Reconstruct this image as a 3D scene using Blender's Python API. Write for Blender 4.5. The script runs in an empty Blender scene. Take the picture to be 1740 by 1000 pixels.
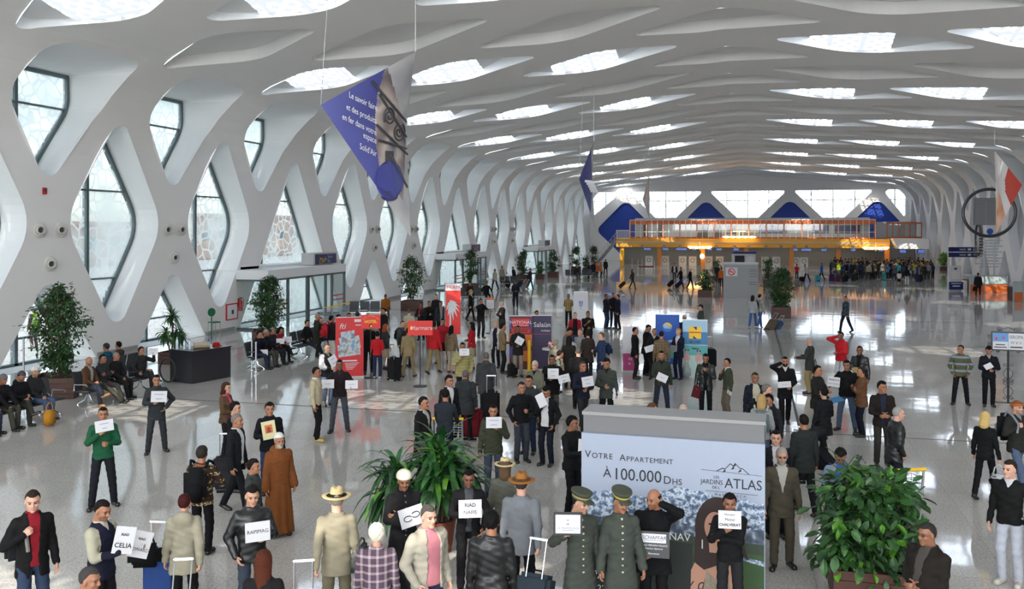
import bpy, bmesh, math, random
import numpy as np
from mathutils import Vector, Matrix, Euler, geometry

# ---------------------------------------------------------------- camera, sky, sun, exposure
SC = bpy.context.scene
COL = SC.collection
FPX, YAW, HORIZON, EYE = 1560.0, math.radians(14.55), 388.0, 5.0
cam_data = bpy.data.cameras.new('camera')
cam = bpy.data.objects.new('camera', cam_data)
COL.objects.link(cam)
cam.location = (0, 0, EYE)
cam.rotation_euler = (math.pi / 2, 0, YAW)
cam_data.sensor_width = 36.0
cam_data.lens = 36.0 * FPX / 1740.0
cam_data.shift_y = -(500.0 - HORIZON) / 1740.0
cam_data.clip_start, cam_data.clip_end = 0.1, 2000
SC.camera = cam

world = bpy.data.worlds.new('world')
SC.world = world
world.use_nodes = True
wn = world.node_tree.nodes
wn.clear()
w_out = wn.new('ShaderNodeOutputWorld')
w_bg = wn.new('ShaderNodeBackground')
w_sky = wn.new('ShaderNodeTexSky')
w_sky.sky_type = 'NISHITA'
w_sky.sun_disc = False
w_sky.sun_elevation = math.radians(42)
w_sky.sun_rotation = math.radians(190)
w_sky.air_density, w_sky.dust_density = 1.0, 1.2
w_bg.inputs['Strength'].default_value = 0.95
w_hsv = wn.new('ShaderNodeHueSaturation')          # thin high haze: a paler, brighter sky
w_hsv.inputs['Saturation'].default_value = 0.45
world.node_tree.links.new(w_sky.outputs[0], w_hsv.inputs['Color'])
world.node_tree.links.new(w_hsv.outputs[0], w_bg.inputs[0])
world.node_tree.links.new(w_bg.outputs[0], w_out.inputs[0])

sun_data = bpy.data.lights.new('sun', 'SUN')
sun_data.energy = 3.8
sun_data.angle = math.radians(0.6)
sun_data.color = (1.0, 0.93, 0.82)
sun = bpy.data.objects.new('sun', sun_data)
COL.objects.link(sun)
# late-morning sun from behind the viewer, a little from the window side
sun.rotation_euler = Vector((0.16, 0.74, -0.66)).to_track_quat('-Z', 'Y').to_euler()

def fill_area(name, loc, direction, sx, sy, energy, color=(0.93, 0.97, 1.0)):
 d = bpy.data.lights.new(name, 'AREA')
 d.shape, d.size, d.size_y, d.energy, d.color = 'RECTANGLE', sx, sy, energy, color
 o = bpy.data.objects.new(name, d)
 COL.objects.link(o)
 o.location = loc
 o.rotation_euler = Vector(direction).to_track_quat('-Z', 'Y').to_euler()
 return o

# fill light added behind the viewer; the back wall has no glazing
fill_area('rear_fill', (-1, -13.5, 8.0), (0, 1, -0.12), 40, 7, 2900)

# strip lights of the check-in hall under and on the far gallery
for lx, ly, lz, sx, en in ((-9, 127, 2.45, 14, 34), (7, 127, 2.45, 14, 34), (-8, 126.5, 6.0, 13, 55), (7, 126.5, 6.0, 13, 55)):
 fill_area('gallery_fill', (lx, ly, lz), (0, 0.35, -1), sx, 0.8, en, (1.0, 0.93, 0.82))

SC.view_settings.view_transform = 'Standard'
SC.view_settings.look = 'None'
SC.view_settings.gamma = 1.0
SC.view_settings.use_curve_mapping = False
SC.view_settings.exposure = 1.55
SC.cycles.max_bounces = 7
SC.cycles.diffuse_bounces = 4
SC.cycles.glossy_bounces = 3
SC.cycles.transparent_max_bounces = 12
SC.cycles.transmission_bounces = 4
SC.cycles.sample_clamp_indirect = 6.0
SC.cycles.caustics_reflective = False
SC.cycles.caustics_refractive = False

SY, CY = math.sin(YAW), math.cos(YAW)

def ground(u, v, z=0.0):
 """Point of the level z that the photograph shows at pixel (u, v)."""
 zc = FPX * (EYE - z) / (v - HORIZON)
 xc = (u - 870.0) / FPX * zc
 return Vector((xc * CY - zc * SY, xc * SY + zc * CY, z))

def at_depth(u, v, zc):
 xc = (u - 870.0) / FPX * zc
 return Vector((xc * CY - zc * SY, xc * SY + zc * CY, EYE - (v - HORIZON) * zc / FPX))

def ppm(p):
 return FPX / (-p[0] * SY + p[1] * CY)

# ---------------------------------------------------------------- materials
MATS = {}

def nodes_of(name):
 m = bpy.data.materials.new(name)
 m.use_nodes = True
 nt = m.node_tree
 return m, nt, nt.nodes['Principled BSDF']

def mat(name, col, rough=0.6, metal=0.0, noise=0.0, scale=8.0, spec=0.5, emit=None, alpha=1.0):
 """Plain painted / moulded surface with a little procedural unevenness."""
 if name in MATS:
  return MATS[name]
 m, nt, b = nodes_of(name)
 c = (col[0], col[1], col[2], 1)
 b.inputs['Base Color'].default_value = c
 b.inputs['Roughness'].default_value = rough
 b.inputs['Metallic'].default_value = metal
 b.inputs['Specular IOR Level'].default_value = spec
 if noise:
  t = nt.nodes.new('ShaderNodeTexNoise')
  t.inputs['Scale'].default_value = scale
  t.inputs['Detail'].default_value = 2
  tc = nt.nodes.new('ShaderNodeTexCoord')
  nt.links.new(tc.outputs['Object'], t.inputs['Vector'])
  r = nt.nodes.new('ShaderNodeMix')
  r.data_type = 'RGBA'
  r.inputs[6].default_value = tuple(max(0, x * (1 - noise)) for x in col[:3]) + (1,)
  r.inputs[7].default_value = tuple(min(1, x * (1 + noise)) for x in col[:3]) + (1,)
  nt.links.new(t.outputs['Fac'], r.inputs[0])
  nt.links.new(r.outputs[2], b.inputs['Base Color'])
 if emit:
  b.inputs['Emission Color'].default_value = (emit[0], emit[1], emit[2], 1)
  b.inputs['Emission Strength'].default_value = emit[3]
 MATS[name] = m
 return m

def hexc(h):
 """sRGB hex to linear colour."""
 out = []
 for i in (0, 2, 4):
  c = int(h[i:i + 2], 16) / 255.0
  out.append(c / 12.92 if c <= 0.04045 else ((c + 0.055) / 1.055) ** 2.4)
 return tuple(out)

# ---------------------------------------------------------------- mesh helpers
def link_mesh(name, verts, faces, mats, parent=None, fmat=None, smooth=False, loc=None):
 me = bpy.data.meshes.new(name)
 me.from_pydata([tuple(v) for v in verts], [], [tuple(f) for f in faces])
 if not isinstance(mats, (list, tuple)):
  mats = [mats]
 for m in mats:
  me.materials.append(m)
 if fmat is not None:
  me.polygons.foreach_set('material_index', np.asarray(fmat, dtype=np.int32))
 if smooth:
  me.polygons.foreach_set('use_smooth', np.ones(len(me.polygons), dtype=bool))
 me.update()
 o = bpy.data.objects.new(name, me)
 COL.objects.link(o)
 if parent is not None:
  o.parent = parent
 if loc is not None:
  o.location = loc
 return o

class MB:
 """Collects boxes, tubes, lathes and sheets, then links them as ONE mesh object."""
 def __init__(self):
  self.v, self.f, self.m = [], [], []

 def add(self, verts, faces, mi=0):
  n = len(self.v)
  self.v += [Vector(p) for p in verts]
  self.f += [tuple(i + n for i in f) for f in faces]
  self.m += [mi] * len(faces)
  return self

 def box(self, c, s, mi=0, rot=None, bevel=0.0):
  hx, hy, hz = s[0] / 2, s[1] / 2, s[2] / 2
  if bevel > 0:
   bm = bmesh.new()
   bmesh.ops.create_cube(bm, size=1)
   bmesh.ops.scale(bm, vec=s, verts=bm.verts)
   bmesh.ops.bevel(bm, geom=bm.edges[:], offset=bevel, segments=2, affect='EDGES')
   bm.verts.index_update()
   pts = [v.co.copy() for v in bm.verts]
   fs = [[v.index for v in f.verts] for f in bm.faces]
   bm.free()
  else:
   pts = [Vector((x * hx, y * hy, z * hz)) for x in (-1, 1) for y in (-1, 1) for z in (-1, 1)]
   fs = [(0, 1, 3, 2), (4, 6, 7, 5), (0, 4, 5, 1), (2, 3, 7, 6), (0, 2, 6, 4), (1, 5, 7, 3)]
  if rot is not None:
   if not isinstance(rot, Matrix):
    rot = Euler(rot).to_matrix()
   pts = [rot @ p for p in pts]
  c = Vector(c)
  return self.add([p + c for p in pts], fs, mi)

 def tube(self, pts, r, n=8, mi=0, cap=True, closed=False):
  pts = [Vector(p) for p in pts]
  rr = r if isinstance(r, (list, tuple)) else [r] * len(pts)
  rings = []
  up = None
  N = len(pts)
  for i, p in enumerate(pts):
   if closed:
    d = pts[(i + 1) % N] - pts[i - 1]
   else:
    d = pts[min(i + 1, N - 1)] - pts[max(i - 1, 0)]
   if d.length < 1e-9:
    d = Vector((0, 0, 1))
   d.normalize()
   if up is None:
    up = Vector((0, 0, 1)) if abs(d.z) < 0.9 else Vector((1, 0, 0))
   a = d.cross(up)
   if a.length < 1e-6:
    a = d.orthogonal()
   a.normalize()
   b = a.cross(d).normalized()
   up = b
   rings.append([p + (a * math.cos(t) + b * math.sin(t)) * rr[i] for t in [2 * math.pi * k / n for k in range(n)]])
  vs = [q for ring in rings for q in ring]
  fs = []
  for i in range(N if closed else N - 1):
   j = (i + 1) % N
   for k in range(n):
    l = (k + 1) % n
    fs.append((i * n + k, i * n + l, j * n + l, j * n + k))
  if cap and not closed:
   fs.append(tuple(range(n)))
   fs.append(tuple((N - 1) * n + k for k in reversed(range(n))))
  return self.add(vs, fs, mi)

 def lathe(self, prof, c=(0, 0, 0), n=16, mi=0):
  c = Vector(c)
  vs, fs = [], []
  for (r, z) in prof:
   for k in range(n):
    t = 2 * math.pi * k / n
    vs.append(c + Vector((r * math.cos(t), r * math.sin(t), z)))
  for i in range(len(prof) - 1):
   for k in range(n):
    l = (k + 1) % n
    fs.append((i * n + k, i * n + l, (i + 1) * n + l, (i + 1) * n + k))
  fs.append(tuple(reversed(range(n))))
  fs.append(tuple((len(prof) - 1) * n + k for k in range(n)))
  return self.add(vs, fs, mi)

 def prism(self, poly, origin, ax, ay, thick, mi=0, side_mi=None):
  """Polygon in the plane (ax, ay) at origin, given a thickness along ax x ay (towards minus)."""
  o, ax, ay = Vector(origin), Vector(ax), Vector(ay)
  nrm = ax.cross(ay).normalized()
  n = len(poly)
  front = [o + ax * p[0] + ay * p[1] for p in poly]
  back = [p - nrm * thick for p in front]
  self.add(front + back, [tuple(range(n)), tuple(reversed(range(n, 2 * n)))], mi)
  base = len(self.v) - 2 * n
  for i in range(n):
   j = (i + 1) % n
   self.f.append((base + j, base + i, base + n + i, base + n + j))
   self.m.append(mi if side_mi is None else side_mi)
  return self

 def build(self, name, mats, parent=None, smooth=False, loc=None):
  return link_mesh(name, self.v, self.f, mats, parent, self.m, smooth, loc)

def thing(name, label, cat, loc=(0, 0, 0), rz=0.0, group=None):
 o = bpy.data.objects.new(name, None)
 o.empty_display_size = 0.2
 COL.objects.link(o)
 o.location = loc
 o.rotation_euler = (0, 0, rz)
 return tag(o, label, cat, group)

def tag(o, label=None, cat=None, group=None, kind=None):
 if label: o['label'] = label
 if cat: o['category'] = cat
 if group: o['group'] = group
 if kind: o['kind'] = kind
 return o

def struct(o, label=None):
 o['kind'] = 'structure'
 if label:
  o['label'] = label
 return o

def copy_tree(o, parent=None):
 c = o.copy()
 COL.objects.link(c)
 if parent is not None:
  c.parent = parent
 for ch in list(o.children):
  copy_tree(ch, c)
 return c

def rounded(poly, r, seg=6):
 """Polygon with rounded corners; r is one radius or one per corner."""
 out = []
 n = len(poly)
 rs = r if isinstance(r, (list, tuple)) else [r] * n
 for i in range(n):
  p0, p, p1 = Vector(poly[i - 1]), Vector(poly[i]), Vector(poly[(i + 1) % n])
  a, b = (p0 - p), (p1 - p)
  la, lb = a.length, b.length
  a.normalize(); b.normalize()
  ang = a.angle(b)
  R = rs[i]
  if R <= 1e-4:
   out.append(p.copy()); continue
  d = min(R / math.tan(ang / 2), la * 0.48, lb * 0.48)
  R = d * math.tan(ang / 2)
  c = p + (a + b).normalized() * (R / math.sin(ang / 2))
  s, e = p + a * d - c, p + b * d - c
  a0 = math.atan2(s.y, s.x)
  da = math.atan2(e.y, e.x) - a0
  while da > math.pi: da -= 2 * math.pi
  while da < -math.pi: da += 2 * math.pi
  for k in range(seg + 1):
   t = a0 + da * k / seg
   out.append(c + Vector((math.cos(t), math.sin(t))) * R)
 return out
def text_mesh(s, size=1.0, align='CENTER', shear=0.0, bold=0.0, spacing=1.0, xscale=1.0):
 """(verts, faces) of flat lettering in the XY plane."""
 cu = bpy.data.curves.new('lettering', 'FONT')
 cu.body = s
 cu.size = size
 cu.align_x = align
 cu.align_y = 'CENTER'
 cu.shear = shear
 cu.offset = 0.0 if any(ch in 'MNWmnwK' for ch in s) else bold
 cu.space_character = spacing
 cu.resolution_u = 3
 o = bpy.data.objects.new('lettering', cu)
 COL.objects.link(o)
 me = o.to_mesh()
 vs = [Vector((v.co.x * xscale, v.co.y, 0)) for v in me.vertices]
 fs = [tuple(p.vertices) for p in me.polygons]
 o.to_mesh_clear()
 bpy.data.objects.remove(o)
 bpy.data.curves.remove(cu)
 return vs, fs

def put_text(mb, s, org, ax, ay, size, mi, off=0.004, **kw):
 """Lettering laid on a surface: org its middle, ax reading direction, ay up."""
 vs, fs = text_mesh(s, size, **kw)
 ax, ay = Vector(ax).normalized(), Vector(ay).normalized()
 n = ax.cross(ay).normalized()
 org = Vector(org)
 return mb.add([org + ax * v.x + ay * v.y + n * off for v in vs], fs, mi)

def put_poly(mb, pts, org, ax, ay, mi, off=0.003):
 ax, ay = Vector(ax).normalized(), Vector(ay).normalized()
 n = ax.cross(ay).normalized(); org = Vector(org)
 return mb.add([org + ax * p[0] + ay * p[1] + n * off for p in pts], [tuple(range(len(pts)))], mi)

def disc(cx, cy, rx, ry=None, n=24, a0=0.0, a1=2 * math.pi):
 ry = rx if ry is None else ry
 return [(cx + rx * math.cos(a0 + (a1 - a0) * k / n), cy + ry * math.sin(a0 + (a1 - a0) * k / n)) for k in range(n if a1 - a0 > 6.2 else n + 1)]

def rect(cx, cy, w, h):
 return [(cx - w / 2, cy - h / 2), (cx + w / 2, cy - h / 2), (cx + w / 2, cy + h / 2), (cx - w / 2, cy + h / 2)]

RIGHT = Vector((CY, SY, 0))
UP = Vector((0, 0, 1))

def facing(p, turn=0.0):
 """Reading direction of an upright panel at p that faces the viewer, turned by some degrees."""
 d = Vector((p[0], p[1], 0)).normalized()
 a = Vector((d.y, -d.x, 0))
 return Matrix.Rotation(math.radians(turn), 3, 'Z') @ a
# ================================================================ THE HALL
XL, XR, XRIDGE = -24.6, 22.4, -1.1
YN, YF = -14.0, 144.0
PER = 7.4
ZARC, RARC = 7.8, 3.7
SLOPE = math.atan(0.085)
GLASSX = 1.2
NODE0 = 28.0           # a crossing of the ribs of the left wall
RNODE0 = 33.0          # the same on the right wall
th_end = math.pi / 2 - SLOPE
S_ARC1 = ZARC + RARC * th_end
XA = RARC * (1 - math.cos(th_end))
ZA = ZARC + RARC * math.sin(th_end)
HALF = XRIDGE - XL
S_RIDGE = S_ARC1 + (HALF - XA) / math.cos(SLOPE)

def prof(s):
 """Distance from the wall foot along the inner skin -> (distance from the wall plane, height)."""
 if s <= ZARC:
  return (0.0, s)
 if s <= S_ARC1:
  t = (s - ZARC) / RARC
  return (RARC * (1 - math.cos(t)), ZARC + RARC * math.sin(t))
 d = s - S_ARC1
 return (XA + d * math.cos(SLOPE), ZA + d * math.sin(SLOPE))

S_TOT = 2 * S_RIDGE

def skin(s, y):
 if s <= S_RIDGE:
  x, z = prof(s)
  return Vector((XL + x, y, z))
 x, z = prof(S_TOT - s)
 return Vector((XR - x, y, z))

def s_of_x(x):
 if x <= XRIDGE:
  return S_ARC1 + (x - XL - XA) / math.cos(SLOPE)
 return S_TOT - (S_ARC1 + (XR - x - XA) / math.cos(SLOPE))

# plaster of the ribs
m_plaster, nt, b = nodes_of('white_plaster')
b.inputs['Base Color'].default_value = (0.80, 0.775, 0.745, 1)
b.inputs['Roughness'].default_value = 0.62
tn = nt.nodes.new('ShaderNodeTexNoise'); tn.inputs['Scale'].default_value = 0.6; tn.inputs['Detail'].default_value = 4
tcn = nt.nodes.new('ShaderNodeTexCoord')
nt.links.new(tcn.outputs['Object'], tn.inputs['Vector'])
rm = nt.nodes.new('ShaderNodeMix'); rm.data_type = 'RGBA'
rm.inputs[6].default_value = (0.82, 0.79, 0.755, 1); rm.inputs[7].default_value = (0.85, 0.83, 0.80, 1)
nt.links.new(tn.outputs['Fac'], rm.inputs[0]); nt.links.new(rm.outputs[2], b.inputs['Base Color'])
m_reveal = mat('reveal_paint', (0.82, 0.83, 0.83), 0.7, noise=0.02, scale=1.5)
m_coffer = mat('coffer_paint', (0.78, 0.77, 0.75), 0.6, noise=0.02, scale=1.0)
m_frame = mat('window_frame_green_grey', (0.13, 0.17, 0.18), 0.4, 0.4)
m_grey_panel = mat('grey_infill_panel', (0.45, 0.46, 0.48), 0.5, noise=0.03, scale=0.8)
m_blue = mat('cobalt_blue_panel', hexc('1b3f9e'), 0.55, noise=0.04, scale=0.8)

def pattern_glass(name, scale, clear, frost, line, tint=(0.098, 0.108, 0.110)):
 """Glazing printed with a curling tracery: clear panes, frosted lines."""
 m = bpy.data.materials.new(name); m.use_nodes = True
 nt = m.node_tree; nt.nodes.clear()
 out = nt.nodes.new('ShaderNodeOutputMaterial')
 tc = nt.nodes.new('ShaderNodeTexCoord')
 dist = nt.nodes.new('ShaderNodeTexNoise'); dist.inputs['Scale'].default_value = scale * 0.8
 add = nt.nodes.new('ShaderNodeMix'); add.data_type = 'RGBA'; add.blend_type = 'ADD'; add.inputs[0].default_value = 0.28
 vo = nt.nodes.new('ShaderNodeTexVoronoi'); vo.feature = 'DISTANCE_TO_EDGE'; vo.inputs['Scale'].default_value = scale
 ramp = nt.nodes.new('ShaderNodeValToRGB')
 e = ramp.color_ramp.elements
 e[0].position, e[0].color = line, (1, 1, 1, 1)
 e[1].position, e[1].color = line + 0.05, (0, 0, 0, 1)
 big = nt.nodes.new('ShaderNodeTexNoise'); big.inputs['Scale'].default_value = 0.35
 r2 = nt.nodes.new('ShaderNodeMapRange'); r2.inputs[1].default_value = 0.42; r2.inputs[2].default_value = 0.62
 r2.inputs[3].default_value = clear; r2.inputs[4].default_value = frost
 mx = nt.nodes.new('ShaderNodeMath'); mx.operation = 'MAXIMUM'
 ml = nt.nodes.new('ShaderNodeMath'); ml.operation = 'MULTIPLY'; ml.inputs[1].default_value = 0.85
 tr = nt.nodes.new('ShaderNodeBsdfTransparent'); tr.inputs[0].default_value = (*tint, 1)
 tl = nt.nodes.new('ShaderNodeBsdfTranslucent'); tl.inputs[0].default_value = (0.105, 0.122, 0.120, 1)
 df = nt.nodes.new('ShaderNodeBsdfDiffuse'); df.inputs[0].default_value = (0.33, 0.385, 0.38, 1)
 m0 = nt.nodes.new('ShaderNodeMixShader'); m0.inputs[0].default_value = 0.3
 m1 = nt.nodes.new('ShaderNodeMixShader')
 gl = nt.nodes.new('ShaderNodeBsdfGlossy'); gl.inputs['Roughness'].default_value = 0.05
 m2 = nt.nodes.new('ShaderNodeMixShader')
 m2.inputs[0].default_value = 0.05
 L = nt.links.new
 L(tc.outputs['Object'], dist.inputs['Vector'])
 L(tc.outputs['Object'], add.inputs[6]); L(dist.outputs['Color'], add.inputs[7])
 L(add.outputs[2], vo.inputs['Vector']); L(vo.outputs['Distance'], ramp.inputs[0])
 L(tc.outputs['Object'], big.inputs['Vector']); L(big.outputs['Fac'], r2.inputs[0])
 L(ramp.outputs[0], ml.inputs[0]); L(ml.outputs[0], mx.inputs[0]); L(r2.outputs[0], mx.inputs[1])
 L(tl.outputs[0], m0.inputs[1]); L(df.outputs[0], m0.inputs[2])
 L(mx.outputs[0], m1.inputs[0]); L(tr.outputs[0], m1.inputs[1]); L(m0.outputs[0], m1.inputs[2])
 L(m1.outputs[0], m2.inputs[1]); L(gl.outputs[0], m2.inputs[2])
 L(m2.outputs[0], out.inputs[0])
 return m

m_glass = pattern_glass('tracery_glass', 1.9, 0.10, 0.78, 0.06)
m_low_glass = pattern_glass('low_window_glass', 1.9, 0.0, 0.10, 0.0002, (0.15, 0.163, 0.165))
m_far_glass = pattern_glass('far_tracery_glass', 1.6, 0.1, 0.3, 0.03, (0.25, 0.265, 0.29))

# skylight glazing: white screen cut in a lattice of diamonds and crosses
def skylight_material():
 m = bpy.data.materials.new('skylight_screen'); m.use_nodes = True
 nt = m.node_tree; nt.nodes.clear(); L = nt.links.new
 out = nt.nodes.new('ShaderNodeOutputMaterial')
 tc = nt.nodes.new('ShaderNodeTexCoord')
 sep = nt.nodes.new('ShaderNodeSeparateXYZ'); L(tc.outputs['Object'], sep.inputs[0])
 def M(op, a, b=None):
  n = nt.nodes.new('ShaderNodeMath'); n.operation = op
  for i, q in enumerate((a, b)):
   if q is None: continue
   if isinstance(q, (int, float)): n.inputs[i].default_value = q
   else: L(q, n.inputs[i])
  return n.outputs[0]
 X, Y = sep.outputs[0], sep.outputs[1]
 def cell(sc, w):
  a = M('ABSOLUTE', M('SUBTRACT', M('FRACT', M('MULTIPLY', M('ADD', X, Y), sc)), 0.5))
  c = M('ABSOLUTE', M('SUBTRACT', M('FRACT', M('MULTIPLY', M('SUBTRACT', X, Y), sc)), 0.5))
  return M('LESS_THAN', M('MAXIMUM', a, c), w)
 fine = cell(1.7, 0.30)
 bars = M('MINIMUM', M('GREATER_THAN', M('ABSOLUTE', M('SUBTRACT', M('FRACT', M('MULTIPLY', X, 0.75)), 0.5)), 0.075),
    M('GREATER_THAN', M('ABSOLUTE', M('SUBTRACT', M('FRACT', M('MULTIPLY', Y, 0.62)), 0.5)), 0.075))
 opn = M('MULTIPLY', bars, M('SUBTRACT', 1.0, M('MULTIPLY', fine, 1.0)))
 tr = nt.nodes.new('ShaderNodeBsdfTransparent'); tr.inputs[0].default_value = (0.60, 0.605, 0.61, 1)
 tl = nt.nodes.new('ShaderNodeBsdfTranslucent'); tl.inputs[0].default_value = (0.085, 0.087, 0.09, 1)
 mx = nt.nodes.new('ShaderNodeMixShader')
 L(opn, mx.inputs[0]); L(tl.outputs[0], mx.inputs[1]); L(tr.outputs[0], mx.inputs[2])
 L(mx.outputs[0], out.inputs[0])
 return m
m_skylight = skylight_material()

DOOR_Y = [46.5 + 29.6 * k for k in range(-1, 4)]          # entrance vestibules in the left wall
holes = []     # (polygon in (s, y), kind, extra)

def clip(poly):
 return [Vector((p.x, min(max(p.y, YN + 0.02), YF - 0.02))) for p in poly]

def add_hole(poly, kind, extra=None):
 ys = [p.y for p in poly]
 if max(ys) > YF - 0.3 or min(ys) < YN + 0.3:
  return
 holes.append((poly, kind, extra))

def wall_row(node0, flip, doors):
 F = (lambda s: S_TOT - s) if flip else (lambda s: s)
 ks = range(-7, 18)
 for k in ks:
  yn = node0 + PER * k
  ym = yn + PER / 2
  dm = any(abs(ym - d) < 0.5 for d in doors)
  dn = any(abs(yn - d) < 4.5 for d in doors)
  up = [(F(6.5), yn), (F(9.7), yn + 2.35), (F(12.35), yn + 2.3), (F(12.35), yn - 2.3), (F(9.7), yn - 2.35)]
  add_hole(rounded(up, [0.6, 1.7, 0.95, 0.95, 1.7]), 'up' + ('R' if flip else 'L'), yn)
  if dm:
   big = [(F(9.1), ym), (F(0.02), ym + 5.7), (F(0.02), ym - 5.7)]
   add_hole(rounded(big, [0.55, 0, 0]), 'door' + ('R' if flip else 'L'), ym)
  else:
   mid = [(F(0.75), ym), (F(5.2), ym + 2.95), (F(9.65), ym), (F(5.2), ym - 2.95)]
   add_hole(rounded(mid, [0.62, 1.6, 0.62, 1.6]), 'mid' + ('R' if flip else 'L'), ym)
  if not dn:
   low = [(F(3.35), yn), (F(0.02), yn + 2.45), (F(0.02), yn - 2.45)]
   add_hole(rounded(low, [0.55, 0, 0]), 'low' + ('R' if flip else 'L'), yn)
wall_row(NODE0, False, DOOR_Y)
wall_row(RNODE0, True, [])

def roof_row(tl, tr, hw, sky_phase, bend=0.0, top_shift=0.0):
 """tl, tr: (x, y) of the two tips of one opening; repeats every bay, every second one a skylight."""
 for k in range(-8, 16):
  dy = PER * k
  a = Vector((s_of_x(tl[0]), tl[1] + dy)); c = Vector((s_of_x(tr[0]), tr[1] + dy))
  mid = (a + c) / 2 + Vector((0, bend))
  w = c.x - a.x
  d = [a, mid + Vector((w * 0.06, -hw)), c, mid + Vector((-w * 0.06, hw))]
  sky = (k % 2 == 0) if sky_phase is not None else False
  add_hole(rounded([tuple(p) for p in d], [0.42, 2.4, 0.42, 2.4], 8), 'sky' if sky else 'coffer', None)
roof_row((-22.6, 38.9), (-14.6, 37.0), 2.45, 0)
roof_row((-17.6, 41.5), (-8.7, 39.0), 2.5, 0)
roof_row((-11.1, 43.4), (-2.7, 40.8), 2.5, 0)
roof_row((-5.0, 37.6), (3.0, 36.8), 2.3, None, bend=-0.5)
roof_row((0.7, 40.4), (9.2, 40.9), 2.5, 0)
roof_row((6.8, 37.7), (15.9, 39.2), 2.5, 0)
roof_row((13.2, 35.3), (20.6, 36.7), 2.4, 0)

# --- the skin, triangulated around all the openings
pv, pe, pf = [], [], []
def add_pt(p):
 pv.append(Vector((p[0], p[1]))); return len(pv) - 1
corner = [add_pt((0, YN)), add_pt((S_TOT, YN)), add_pt((S_TOT, YF)), add_pt((0, YF))]
def ccw(poly):
 a = sum(poly[i - 1].x * poly[i].y - poly[i].x * poly[i - 1].y for i in range(len(poly)))
 return poly if a > 0 else list(reversed(poly))
for poly, kind, ex in holes:
 ids = [add_pt(p) for p in ccw(poly)]
 pf.append(ids)
NH = len(pf)
sl = [0, 2.5, 5, ZARC] + [ZARC + (S_ARC1 - ZARC) * k / 9 for k in range(1, 10)] + [S_ARC1 + (S_RIDGE - S_ARC1) * k / 8 for k in range(1, 8)] + [S_RIDGE]
sl = sl + [S_TOT - s for s in sl[:-1]]
for s in sorted(sl):
 a = None
 for k in range(0, 87):
  i = add_pt((s, YN + (YF - YN) * k / 86))
  if a is not None: pe.append((a, i))
  a = i
for a, b2 in ((0, 1), (1, 2), (2, 3), (3, 0)):
 pe.append((corner[a], corner[b2]))
r = geometry.delaunay_2d_cdt(pv, pe, pf, 0, 1e-5)
cv, cf, cof = r[0], r[2], r[5]
skins = {'wall_left': [], 'wall_right': [], 'ceiling': []}
for f, of in zip(cf, cof):
 if any(i < NH for i in of):
  continue
 cs = sum(cv[i].x for i in f) / 3
 key = 'wall_left' if cs < ZARC + 1.0 else ('wall_right' if cs > S_TOT - ZARC - 1.0 else 'ceiling')
 skins[key].append(f)
P3 = [skin(v.x, v.y) for v in cv]
SKIN_OBJ = {}
revs = {'wall_left': MB(), 'wall_right': MB(), 'ceiling': MB()}
glass_left, panels_right = [], []
m_sheet = [m_plaster, m_reveal, m_coffer]
for key, fl in skins.items():
 used = sorted({i for f in fl for i in f})
 mp = {i: n for n, i in enumerate(used)}
 mb = MB()
 mb.add([P3[i] for i in used], [tuple(mp[i] for i in reversed(f)) for f in fl], 0)
 SKIN_OBJ[key] = mb

def ring_faces(n):
 return [(i, (i + 1) % n, n + (i + 1) % n, n + i) for i in range(n)]

skylights = []
for poly, kind, ex in holes:
 inner = [skin(p.x, p.y) for p in poly]
 n = len(inner)
 cy = sum(p.y for p in inner) / n
 if kind in ('sky', 'coffer'):
  c = sum(inner, Vector()) / n
  ymax = max(p.y for p in inner)
  outer = []
  for p in inner:
   q = c + (p - c) * 0.97
   if kind == 'coffer':
    q.z = p.z + 0.45
   else:       # the glazing slopes up from the far rim towards the near one
    q.z = p.z + 0.08 + 0.22 * max(0.0, (ymax - p.y))
   outer.append(q)
  mid = [(a + b3) / 2 + Vector((0, 0, 0.0)) for a, b3 in zip(inner, outer)]
  SKIN_OBJ['ceiling'].add(inner + outer, ring_faces(n), 1 if kind == 'sky' else 2)
  if kind == 'coffer':
   SKIN_OBJ['ceiling'].add(outer, [tuple(range(n))], 2)
  else:
   skylights.append(outer)
 else:
  left = kind.endswith('L')
  gx = (XL - GLASSX) if left else (XR + 0.8)
  outer = [Vector((gx, p.y, min(p.z, 10.95 if kind.startswith('up') else 99))) for p in inner]
  # keep the rim of the arched openings from folding back
  SKIN_OBJ['wall_left' if left else 'wall_right'].add(inner + outer, ring_faces(n), 1)
  (glass_left if left else panels_right).append((outer, kind, ex))
for key, mb in SKIN_OBJ.items():
 o = struct(mb.build(key, m_sheet))
 SKIN_OBJ[key] = o

def inset_poly(pts, d):
 """Shrink a planar polygon lying in a plane x = const."""
 n = len(pts); out = []
 cen = sum(pts, Vector()) / n
 for i in range(n):
  a, p, b3 = pts[i - 1], pts[i], pts[(i + 1) % n]
  e = (b3 - a)
  if e.length < 1e-6: out.append(p.copy()); continue
  nn = Vector((0, -e.z, e.y)).normalized()
  if nn.dot(cen - p) < 0: nn = -nn
  out.append(p + nn * d)
 return out

wcount = 0
def span_at(pts, axis, val):
 """Extent of a closed polygon along the other axis where axis == val."""
 o = 2 if axis == 1 else 1
 hit = []
 n = len(pts)
 for i in range(n):
  a, b3 = pts[i], pts[(i + 1) % n]
  if (a[axis] - val) * (b3[axis] - val) < 0:
   t = (val - a[axis]) / (b3[axis] - a[axis])
   hit.append(a[o] + (b3[o] - a[o]) * t)
 return (min(hit), max(hit)) if len(hit) >= 2 else None

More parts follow.
